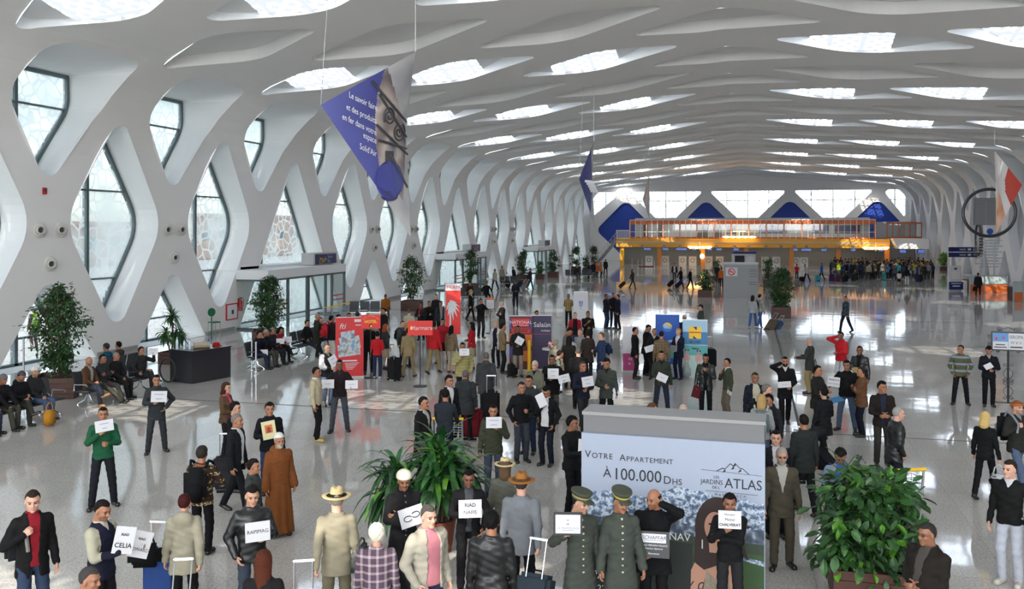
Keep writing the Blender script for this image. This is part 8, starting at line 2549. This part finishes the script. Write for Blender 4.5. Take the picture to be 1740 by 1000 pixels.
# the huddle round the tour counter
person('man in grey blazer leaning over papers in the huddle', u=960, hv=554, h=1.74, face=60, top='suit', tc='5c5d5a', hair='thick', hc='100e0d', skin='m', R='text', L='text', head=(0, -30), lean=14)
a = PEOPLE[-1]; sheet(a, -1, 'white papers of the leaning man in grey blazer', 0.3, 0.24, tilt=-20, lean=0.7, name='papers', cat='papers')
person('grey curly-haired woman in stone coat in the huddle', u=944, hv=577, h=1.62, face=150, fem=True, top='coat', tc='85806f', hair='curly', hc='8a8274', skin='p')
person('dark-haired woman in long brown-black coat seen from behind in the huddle', u=967, hv=571, h=1.64, face=175, fem=True, top='coat', tc='2a2721', hem=0.5, hair='long', hc='1c1612', pants='1a1816', skin='p')
person('grey-haired person in pale cardigan in the huddle', u=986, hv=558, h=1.66, face=-30, top='sweater', tc='8f8f90', hair='short', hc='6a6258', skin='p')
person('curly dark-haired woman in brown coat in the huddle', u=999, hv=561, h=1.64, face=185, fem=True, top='coat', tc='38302a', hair='curly', hc='1c1612', skin='p', pants='2a2420')
person('grey-haired man in black coat with back turned in the huddle', u=983, hv=590, h=1.70, face=180, top='coat', tc='141416', hair='crop', hc='5a5652', skin='p', pants='17171a', fat=1.1)
person('person in camouflage jacket bending forward in the huddle', u=937, hv=592, h=1.58, face=110, top='jacket', tc='3f4138/8a8a80', tk='camo', hair='thick', hc='1a1613', skin='m', lean=24, R='text', L='text')
person('dark-haired person whose head shows above the purple panel', u=912, hv=527, h=1.68, face=30, fem=True, top='jacket', tc='5a2430', hair='bun', hc='100e0d', skin='m')
mb = MB(); mb.lathe([(0.0, 0.0), (0.36, 0.0), (0.36, 0.04), (0.05, 0.06), (0.05, 0.9), (0.30, 0.92), (0.30, 0.97), (0, 0.97)], n=18)
p0 = ground(936, 640); tag(mb.build('round_table', m_lightgrey, loc=p0), 'pale round pedestal table hidden among the huddle', 'table')
mb = MB(); mb.lathe([(0.0, 0.0), (0.10, 0.02), (0.14, 0.12), (0.10, 0.22), (0.0, 0.26)], n=12); tag(mb.build('patterned_hat', cloth('b03a3a/d8d0c8', 'camo'), loc=p0 + Vector((0.02, 0, 0.97)), smooth=True), 'red and white patterned cap lying on the pedestal table', 'hat')
a = person('man in dark jacket and pale trousers holding a tilted sheet by the maroon panel', u=880, v=640, h=1.74, face=6, R='sign', L='belly', top='suit', tc='20211d', pants='8a8475', hair='crop', hc='15110f', skin='d')
sheet(a, 1, 'white sheet tilted in the hands of the man by the maroon panel', 0.26, 0.24, ('-0.4',), tilt=-30)
a = person('man in tan jacket walking past the maroon panel', u=854, v=634, h=1.72, face=95, top='jacket', tc='857053', pants='17181c', hair='thick', hc='100e0d', skin='m', R='belly')
suitcase(ground(866, 640), '1c1d1f', 'small black case behind the tan jacket', 1.2, (0.36, 0.22, 0.42), 0, 0.2)
person('grey-blonde woman in long white cardigan over navy', u=843, hv=545, h=1.68, face=-25, fem=True, top='coat', tc='d2d0cc', hem=0.70, opening='wide', shirt='1c2034', hair='bob', hc='b09a78', pants='1c1d22', skin='p')
person('grey-haired man in dark suit with folded arms by the poster stand', u=853, hv=512, h=1.74, face=-60, top='suit', tc='1c1c1d', pants='1c1c1d', hair='bald', hc='8a8680', R='cross', L='cross', skin='p')
person('man in black suit with hands at his face by the poster stand', u=817, v=574, h=1.80, face=22, top='suit', tc='131316', pants='131316', hair='short', hc='15110f', R='face', L='face', skin='m')
a = person('blonde woman in black trouser suit with a straw hat', u=800, v=545, h=1.68, face=70, fem=True, top='suit', tc='131316', opening='v', shirt='d0d0d0', pants='131316', hair='long', hc='b08a58', hat='straw', hatc='c9a878/8a6a48', skin='p', legs='walk')
person('man in navy uniform standing alone with clasped hands on the bright floor', u=876, v=523, h=1.74, face=4, top='jacket', tc='191c2c', pants='191c2c', hem=0.74, hair='crop', hc='100e0d', skin='o', R='belly', L='belly')
person('man in dark suit near the planter by the wall', u=741, v=560, h=1.76, face=-20, top='suit', tc='1c1d20', pants='1c1d20', hair='short', hc='3a322a', skin='p')
person('man in black jacket checking his phone near the planter', u=729, hv=511, h=1.72, face=10, top='jacket', tc='17181b', R='text', L='text', hair='short', hc='15110f', skin='m')
person('man with red collar and papers near the planter', u=716, hv=513, h=1.70, face=-20, top='jacket', tc='1d1e22', scarf='a02a30', R='text', L='text', hair='short', hc='15110f', skin='d')
person('person in pale beige coat with back turned near the planter', u=695, hv=525, h=1.62, face=170, top='coat', tc='b9b29c', hair='crop', hc='5a4a3a', skin='p')
a = person('man with chest straps and dark backpack behind the palm flag', u=749, hv=511, h=1.74, face=10, top='jacket', tc='33343a', hair='short', hc='15110f', skin='m', opening='open', shirt='8a8c90')
backpack(a, '1a1b1f', 'dark backpack of the man behind the palm flag', None, 1.1)
b_ = ground(628, 541)
person('man in dark jacket behind the hotel sign looking aside', u=652, hv=523, h=1.74, face=-60, top='jacket', tc='15161a', hair='short', hc='100e0d', skin='m')
person('head of a dark-haired man behind the red roll-up, first of two', u=593, hv=531, h=1.72, face=20, top='jacket', tc='2a2c33', hair='short', hc='100e0d', skin='m')
person('person in dark hood behind the red roll-up, beside the hotel sign', u=607, hv=529, h=1.70, face=180, top='jacket', tc='26272b', hood=True, hat='beanie', hatc='2a2a2c', hair='short', skin='m')
bn = Vector((0.35, -1, 0)).normalized(); bt = Vector((-bn.y, bn.x, 0))
person('person in orange-brown robe sitting at the end of the wall bench', pos=tuple(b_ + bt * 0.88), world_face=(bn.x, bn.y), h=1.72, top='coat', tc='9a5a1c', legs='sit_wide', R='lap', L='lap', hair='crop', hc='15110f', skin='d', pants='6a4a2a', seat=0.445)
b2 = ground(806, 512); b2n = Vector((0.6, -1, 0)).normalized(); b2t = Vector((-b2n.y, b2n.x, 0))
person('man in black lounging on the bench with arms spread by the palm flag', pos=tuple(b2 + b2t * 0.86), world_face=(b2n.x, b2n.y), h=1.74, top='jacket', tc='141416', legs='sit_out', R='armrest', L='armrest', hc='15110f', seat=0.445)
person('person in dark clothes on the bench hidden by the palm flag', pos=tuple(b2 - b2t * 0.3), world_face=(b2n.x, b2n.y), h=1.70, top='jacket', tc='2a2524', legs='sit', hc='15110f', seat=0.445)
# ---- the open floor
person('man in dark jacket of the standing trio, with white paper', u=1030, v=558, h=1.74, face=60, top='jacket', tc='1a1d24', pants='2c3a50', hair='crop', hc='100e0d', skin='d', R='belly', L='belly')
person('man in black of the standing trio, in the middle', u=1042, v=555, h=1.74, face=10, top='jacket', tc='151519', pants='18222e', hair='crop', hc='100e0d', skin='o')
person('man in navy suit of the standing trio, nearest the open floor', u=1050, v=559, h=1.74, face=-80, top='suit', tc='171a26', pants='171a26', hair='crop', hc='100e0d', skin='m', legs='apart')
person('man in yellow checked shirt with hands behind his back', u=966, v=556, h=1.70, face=4, top='tee', tc='a08a58/6a5534', tk='plaid', pants='14161c', hair='crop', hc='2a201a', R='back', L='back', skin='o')
person('grey-haired man in open red jacket over black', u=977, hv=530, h=1.74, face=4, top='jacket', tc='a81c28', opening='wide', shirt='15151a', pants='3a4a66', hair='crop', hc='6a6058', skin='p')
person('heavy man in black shirt beside the red jacket', u=999, hv=528, h=1.72, face=14, top='tee', tc='141414', pants='141414', hair='crop', hc='100e0d', skin='o', fat=1.15, R='chest', L='belly', hem=0.8)
a = person('woman in brown jacket drawing a brown case across the floor', u=1075, v=491, h=1.66, face=80, fem=True, top='jacket', tc='3c3026', pants='3a3a3c', hair='bob', hc='3a261a', skin='p', legs='walk', R='pull', L='down')
pulled(a, 1, '3a2a20', 'brown wheeled case of the woman in brown jacket')
person('man in pale shirt and dark trousers before the desks', u=1146, v=478, h=1.74, face=0, top='jacket', tc='1a1b20', opening='wide', shirt='b5b5b5', pants='3a3a40', hair='short', hc='15110f', legs='stand')
a = person('man in black suit walking with a dark case, first of the pair', u=1157, v=489, h=1.76, face=70, top='suit', tc='141519', pants='141519', hair='short', hc='15110f', legs='walk', R='pull')
pulled(a, 1, '15161c', 'dark wheeled case of the first man of the black-suited pair')
a = person('balding man in black suit walking with a navy case, second of the pair', u=1173, v=491, h=1.74, face=85, top='suit', tc='141519', pants='141519', hair='bald', hc='8a7a6a', skin='p', legs='walk2', R='pull')
pulled(a, 1, '171c2e', 'navy wheeled case of the second man of the black-suited pair', (0.5, 0.3, 0.72))
person('person in bright orange jacket beside the grey kiosk', u=1226, v=488, h=1.70, face=175, top='jacket', tc='d0641c', pants='141418', hair='short', hc='2a201a', lod=2)
person('person in dark jacket with red bag beside the orange jacket', u=1219, v=481, h=1.72, face=170, top='jacket', tc='26282e', pants='1a1a20', hair='short', hc='2a201a', lod=2)
a = person('woman in pale jacket and jeans of the couple drawing cases', u=1279, v=558, h=1.66, face=160, fem=True, top='jacket', tc='a9adb0', pants='3f64a0', hair='bob', hc='2a1c14', skin='p', legs='walk', R='down', L='down', shoes='c0c0c0')
a = person('man in light grey jacket and jeans of the couple drawing cases', u=1291, v=557, h=1.70, face=140, top='jacket', tc='a5a39c', pants='4668a0', hair='thick', hc='2a1c14', skin='p', legs='walk2', R='down', L='pull', shoes='c0c0c0')
backpack(a, '2a2c30', 'dark rucksack of the couple drawing cases', None, 0.9)
suitcase(ground(1301, 560), '6a5a48', 'tan and white case tilted beside the couple', 2.3, (0.44, 0.28, 0.66), 0.7, 0.36)
suitcase(ground(1312, 559), '41597a', 'steel blue case tilted beside the couple', 2.3, (0.42, 0.26, 0.6), 0.8, 0.3)
person('man in dark camouflage jacket striding over the bright reflections', u=1437, v=564, h=1.74, face=-62, top='jacket', tc='26303c/4a5666', tk='camo', pants='1a2030', hair='crop', hc='100e0d', skin='m', legs='walk', R='down', L='down', head=(30, 0))
person('man in red tracksuit top phoning', u=1429, hv=563, h=1.74, face=-34, top='jacket', tc='b81c26', yoke='c02a30', pants='c9c9cc', hair='short', hc='100e0d', skin='d', R='phone', L='belly')
a = person('grey-haired man in dark jacket reading a board with a shoulder bag', u=1376, hv=573, h=1.70, face=-110, top='jacket', tc='363936', hem=0.74, pants='a08c60', hair='crop', hc='9a948c', skin='l', R='text', L='sign_out')
sheet(a, -1, 'clip sheet with red border held by the grey-haired man in khaki trousers', 0.34, 0.26, ('-0.6', '-0.6', '-0.4'), name='clip_board', turn=20)
handbag(a['t2w']((0.20, -0.10, 1.06)), a['rz'], '4c4438', 'brown shoulder bag of the grey-haired man in khaki trousers', (0.3, 0.12, 0.26), 0.2, name='shoulder_bag')
a = person('man in black leather jacket holding a straw basket', u=1461, hv=587, h=1.74, face=-16, top='jacket', tc='1a1b1d', tk='leather', opening='open', shirt='121214', hair='crop', hc='100e0d', skin='d', R='belly', L='down')
mb = MB(); mb.lathe([(0.0, 0.0), (0.15, 0.0), (0.19, 0.10), (0.18, 0.11), (0.14, 0.02), (0, 0.02)], n=20); tag(mb.build('straw_basket', cloth('b5a274'), loc=a['hand'][1] + a['fw'] * 0.05 + Vector((0, 0, -0.02))), 'flat straw basket held by the man in leather jacket', 'basket')
a = person('man in black suit phoning with a sheet in his hand', u=1334, v=723, h=1.76, face=4, top='suit', tc='131316', opening='neck', shirt='c9c9c9', pants='131316', hair='crop', hc='15110f', skin='m', R='phone', L='sign_lo', beard='full', legs='walk', hem=0.70)
sheet(a, -1, 'white sheet held by the phoning man in black suit', 0.32, 0.15, ('-0.4',), tilt=6, off=(-0.1, 0.03))
a = person('man in dark jacket holding a blue clipboard', u=1389, hv=620, h=1.76, face=64, top='jacket', tc='22231f', hem=0.74, pants='55503f', hair='crop', hc='100e0d', skin='m', R='sign_lo', L='text')
mb = MB(); mb.box((0, 0, 0), (0.34, 0.24, 0.012), rot=(0.25, -0.15, 0.5)); tag(mb.build('clipboard', mat('clipboard_blue', hexc('2f6f9e'), 0.5), loc=a['hand'][1] + a['fw'] * 0.12), 'blue clipboard held out by the man in dark jacket', 'clipboard')
a = person('stout man in black sweater holding a sheet with two bold lines', u=1439, v=731, h=1.74, face=-18, top='sweater', tc='101012', pants='4c5d72', hair='thick', hc='0f0d0c', skin='o', R='sign_out', L='down', legs='apart', fat=1.12, head=(12, 0))
sheet(a, 1, 'white sheet with two bold lines held by the stout man in black', 0.30, 0.24, ('TAUROUX', 'SAINT ROMAN'), sizes=(0.055, 0.042), tilt=-2, off=(0.1, 0.02))
a = person('man in tan leather jacket with folded arms', u=1464, v=741, h=1.68, face=-78, top='jacket', tc='6b4a33', hem=0.76, pants='15182a', hair='crop', hc='2a2420', skin='m', R='cross', L='cross')
person('man in navy jacket and cream shirt behind the backpackers', u=1283, hv=632, h=1.72, face=16, top='suit', tc='191c2a', opening='wide', shirt='b9b5a2', hair='crop', hc='2a2420', skin='o', pants='141722')
a = person('grey-haired man in blue shirt with dark backpack', u=1302, hv=652, h=1.72, face=100, top='sweater', tc='6a7f9a', hair='short', hc='6a645e', skin='p', pants='2a2c34')
backpack(a, '1a1b20', 'dark backpack on the blue shirt', None, 1.0)
a = person('blonde traveller in pale jacket seen from behind', u=1294, hv=670, h=1.66, face=176, fem=True, top='jacket', tc='a3a5a4', hair='bob', hc='a98d5c', skin='p', pants='4a5a74')
backpack(a, '6a7a82', 'grey-blue backpack with pale pocket on the blonde traveller', 'a8aca4', 1.15)
person('dark-haired man leaning between the backpackers', u=1313, hv=667, h=1.66, face=-40, top='jacket', tc='22242a', hair='thick', hc='100e0d', skin='m', lean=10)
person('brown-haired woman whose head shows over the billboard', u=1108, hv=685, h=1.62, face=110, fem=True, top='jacket', tc='4a3a30', hair='bob', hc='5a3d26', skin='p')
person('pink balding man whose head shows over the billboard', u=1161, hv=686, h=1.68, face=30, top='jacket', tc='b5a58f', hair='crop', hc='a89c90', skin='p')
person('man in striped olive sweater with hands in pockets', u=1632, v=687, h=1.70, face=2, top='sweater', tc='5a5a40/8594a2', tk='stripes', pants='14151a', hair='crop', hc='2a201a', skin='m', R='pocket', L='pocket', head=(-40, 0), legs='apart', fat=1.08, hem=0.84)
a = person('man in navy jacket reading a leaflet by the iron stand', u=1680, v=690, h=1.70, face=8, top='jacket', tc='17181f', opening='neck', shirt='9a9a9c', pants='121216', hair='thick', hc='100e0d', skin='m', R='belly', L='text', head=(0, -28))
sheet(a, -1, 'white leaflet in the hands of the man by the iron stand', 0.22, 0.16, tilt=30, lean=0.6, name='leaflet', cat='leaflet')
a = person('man in dark coat walking toward the glazed desk with a case', u=1662, v=503, h=1.74, face=170, top='coat', tc='1a1a1c', pants='17171a', hair='short', hc='15110f', legs='walk', L='carry')
handbag(a['hand'][-1], a['rz'] + 1.4, '16161a', 'dark briefcase of the man before the glazed desk', (0.46, 0.12, 0.34), 0.06, name='briefcase')
# far side of the left wall
person('man in pale shirt striding past the second vestibule', u=841, v=493, h=1.74, face=-50, top='jacket', tc='b9b4a4', pants='2c3550', hair='short', hc='15110f', legs='walk')
person('man in long beige coat by the far luggage', u=853, v=486, h=1.76, face=40, top='coat', tc='a39a7c', hem=0.4, pants='8a8268', hair='short', hc='15110f')
person('stooping person in dark coat beside the far luggage', u=874, v=486, h=1.72, face=-60, top='coat', tc='1e222c', pants='1e222c', hair='short', hc='5a5450', lean=12)
suitcase(ground(861, 488), '3a2a26', 'brown case on the floor between beige and dark coats', 0.6, (0.5, 0.3, 0.5))
a = person('traveller in plum jacket pulling a slate case past the leaning ficus', u=901, v=491, h=1.74, face=75, top='jacket', tc='2a2430', pants='28324a', hair='short', hc='15110f', legs='walk', R='pull')
pulled(a, 1, '2c343c', 'slate wheeled case pulled past the leaning ficus', (0.46, 0.3, 0.66), 0.7)
for i, (u, v, c, s, lab) in enumerate(((1008, 472, '23252c', 'stand', 'person in black at the far bench by the ficus'), (1014, 471, 'b9683a', 'stand', 'person in orange coat of the far group, nearer the bench'), (1021, 471, 'c9783c', 'stand', 'person in orange coat of the far group, with white cap'), (1000, 473, '2a2c34', 'stand', 'person in navy behind the far bench'), (1029, 466, '1c1d22', 'walk', 'person in dark clothes stepping toward the check-in stairs'))):
 person(lab, u=u, v=v, h=1.66, face=(40 * i) % 180, top='coat', tc=c, pants='1b1c22', legs=s, hair='short', hc='15110f', lod=2, hat='beanie' if i == 2 else None, hatc='e0dcd4')
b3 = ground(985, 474); b3n = Vector((0.6, -1, 0)).normalized(); b3t = Vector((-b3n.y, b3n.x, 0))
person('sprawled passenger in dark clothes on the far bench', pos=tuple(b3 - b3t * 0.3), world_face=(b3n.x, b3n.y), h=1.72, top='jacket', tc='2a2a32', legs='sit_out', pants='3a3630', hc='15110f', seat=0.445, lod=2)
# person outside the window
person('porter in brown with yellow hi-vis vest outside the window', u=58, v=592, h=1.76, face=-140, top='jacket', tc='8fc81e', yoke='5a4038+', pants='5a4038', hair='short', hc='15110f', skin='o', lod=1)

# ================================================================ LUGGAGE TROLLEYS
def trolley(pos, rz, label):
 t = thing('luggage_trolley', label, 'trolley', pos, rz, 'luggage trolleys')
 mb = MB()
 mb.tube([(-0.30, 0, 0.10), (-0.30, -0.06, 0.5), (-0.30, -0.12, 1.02)], 0.022, 8); mb.tube([(0.30, 0, 0.10), (0.30, -0.06, 0.5), (0.30, -0.12, 1.02)], 0.022, 8)
 mb.tube([(-0.32, 0.02, 0.13), (-0.24, 0.85, 0.13), (0.24, 0.85, 0.13), (0.32, 0.02, 0.13)], 0.02, 8)
 for y in (0.2, 0.4, 0.6): mb.tube([(-0.29, y, 0.13), (0.29, y, 0.13)], 0.014, 6)
 mb.build('frame', m_steel, t)
 mb = MB()
 for z in (0.68, 0.78, 0.88): mb.tube([(-0.28, -0.06, z), (-0.28, 0.20, z), (0.28, 0.20, z), (0.28, -0.06, z)], 0.008, 5, closed=True)
 for i in range(7):
  x = -0.28 + 0.56 * i / 6; mb.tube([(x, -0.06, 0.68), (x, 0.20, 0.68), (x, 0.20, 0.88)], 0.006, 5)
 mb.build('basket', m_steel, t)
 mb = MB(); mb.tube([(-0.33, -0.13, 1.03), (0.33, -0.13, 1.03)], 0.028, 10); mb.build('handle_bar', m_yellow_sign, t)
 mb = MB(); mb.box((0, 0.02, 0.45), (0.54, 0.02, 0.30)); mb.build('advert_plate', mat('trolley_plate', (0.38, 0.42, 0.45), 0.5), t)
 for x, y in ((-0.3, 0.05), (0.3, 0.05), (0, 0.8)):
  mb = MB(); mb.tube([(x - 0.025, y, 0.06), (x + 0.025, y, 0.06)], 0.06, 12); mb.build('wheel', m_black, t)
 return t
p = ground(1534, 900); trolley(p, math.atan2(RIGHT.y, RIGHT.x) + 0.15, 'empty luggage trolley with yellow bar beside the schefflera')
q = [i for i in PEOPLE if 'pushing the luggage trolley' in i['obj']['label']][0]
trolley(q['pos'] + q['fw'] * 0.56 + Vector((0, 0, 0)), q['rz'], 'luggage trolley pushed by the man in navy-grey sweater')
for i in range(3):
 trolley(ground(556 + 14 * i, 556 - 4 * i), 1.2, ('first', 'second', 'third')[i] + ' parked luggage trolley from the vestibule doors beside the standing bald man')

# ================================================================ THE CHECK-IN QUEUE
rnd = random.Random(77)
QC = ['1c1d22', '26282c', '17171a', '3a3a36', '2c3448', '4a4a48', '5a5040', '20242e', '6a665a', '30261f', '8a8a86', '223a5a']
protos = []
for i in range(12):
 fem = i % 4 == 3
 protos.append(person('proto', pos=(0, 60 + i), h=(1.74, 1.66)[fem], face=180, fem=fem, top=('jacket', 'coat', 'sweater', 'suit')[i % 4], tc=QC[i % 12], pants=('1b1d24', '2e3648', '3a382f', '151518')[i % 4],
       hair=('short', 'thick', 'crop', 'bob')[i % 4], hc=('15110f', '2a1c14', '3a3530', '5a4632')[i % 4], legs=('stand', 'weight', 'walk', 'stand')[i % 4], lod=2, R=('down', 'pocket', 'pull', 'belly')[i % 4], L=('down', 'belly', 'down', 'down')[i % 4])['obj'])
spots = []
rows = [(1418, 1586, 464, 28), (1412, 1588, 469, 30), (1425, 1590, 474, 26)]
for (u0, u1, v, n) in rows:
 for j in range(n):
  for _ in range(12):
   c = (u0 + (u1 - u0) * (j + rnd.uniform(-0.3, 0.3)) / n, v + rnd.uniform(-2.2, 2.2))
   if all((ground(*c) - ground(*q)).length > 0.8 for q in spots): break
  spots.append(c)
BR = {6: ('yellow-green jacket', 'b5b42a'), 19: ('green jacket', '2f7a4a'), 33: ('bright blue coat', '2456a8'), 40: ('dark red coat', '7a2026'), 47: ('white pullover', 'c9c9c4'), 58: ('lime jacket', '9ab030'), 66: ('pale beige jacket', 'a89c84'), 74: ('turquoise top', '2f8a9a')}
order = []
used_protos = set()
for k, (u, v) in enumerate(spots):
 src = protos[k % 12]
 if k < 12: o = src
 else: o = copy_tree(src)
 p = ground(u, v)
 o.location = (p.x, p.y, 0)
 o.rotation_euler = (0, 0, rnd.uniform(-0.9, 0.9) + (0 if rnd.random() < 0.7 else 2.6))
 s = rnd.uniform(0.93, 1.04); o.scale = (s, s, s)
 if k in BR:
  for ch in o.children:
   if ch.name.split('.')[0] in ('jacket', 'coat', 'sweater', 'suit_jacket'):
    ch.data = ch.data.copy(); ch.data.materials[0] = cloth(BR[k][1]); ch.data.materials[1] = cloth(BR[k][1])
  tag(o, 'queueing traveller in %s standing out of the dark check-in crowd' % BR[k][0], 'person', 'check-in queue')
 else:
  tag(o, 'traveller standing in the crowded check-in queue under the yellow gallery', 'person', 'check-in queue')
# luggage among the queue
for i, (u, v, c, lab) in enumerate(((1413, 477, '4a2a5a', 'purple case at the near end of the check-in queue'), (1421, 478, '5a3a4a', 'mauve case beside the purple one in the queue'), (1432, 478, '1c1d20', 'black case tilted at the queue edge'), (1446, 477, '23242a', 'dark case behind the black one at the queue edge'), (1499, 476, '2f8a8a', 'turquoise case standing in front of the queue'), (1560, 479, '22242c', 'navy case at the far side of the queue'))):
 suitcase(ground(u, v), c, lab, 0.4 * i, (0.5, 0.32, 0.7), 0.35 if i < 4 else 0, 0.3)
# walkers in front of the queue
person('child in red top standing before the desks', u=1354, v=474, h=1.50, face=180, top='tee', tc='b8202a', pants='17171a', lod=2, hair='short', hc='15110f')
a = person('traveller in pale jacket bending over luggage before the desks', u=1371, v=479, h=1.70, face=-60, top='jacket', tc='a9abb0', pants='15161c', legs='walk', lod=2, lean=16, hair='short', hc='2a1c14')
suitcase(ground(1361, 478), '16171a', 'black case by the bending traveller in pale jacket', 0.5, (0.5, 0.3, 0.4))
a = person('traveller in bright blue jacket with a turquoise bag', u=1396, v=477, h=1.72, face=-80, top='jacket', tc='1f52a8', pants='1b1d26', legs='walk', lod=2, hair='short', hc='15110f')
suitcase(ground(1389, 477), '3a9ab0', 'turquoise bag beside the bright blue jacket', 0.3, (0.5, 0.3, 0.5))
person('child in white top and black skirt before the queue', u=1528, v=486, h=1.35, face=170, fem=True, top='tee', tc='c9c9c9', skirt='15151a', lod=2, hair='bob', hc='15110f')
person('person in black top and white trousers before the queue', u=1541, v=485, h=1.66, face=175, fem=True, top='sweater', tc='15151a', pants='c9c9cc', lod=2, hair='bob', hc='15110f')
person('man in pale jacket and dark trousers walking from the queue', u=1558, v=480, h=1.74, face=10, top='jacket', tc='7a7c80', pants='22304e', lod=2, legs='walk', opening='wide', shirt='22304e', hair='short', hc='3a2c20')
person('man in white sleeves standing alone before the queue', u=1482, v=473, h=1.74, face=0, top='jacket', tc='15161a', yoke='c9c9c9+', pants='15161a', lod=2, hair='short', hc='15110f')
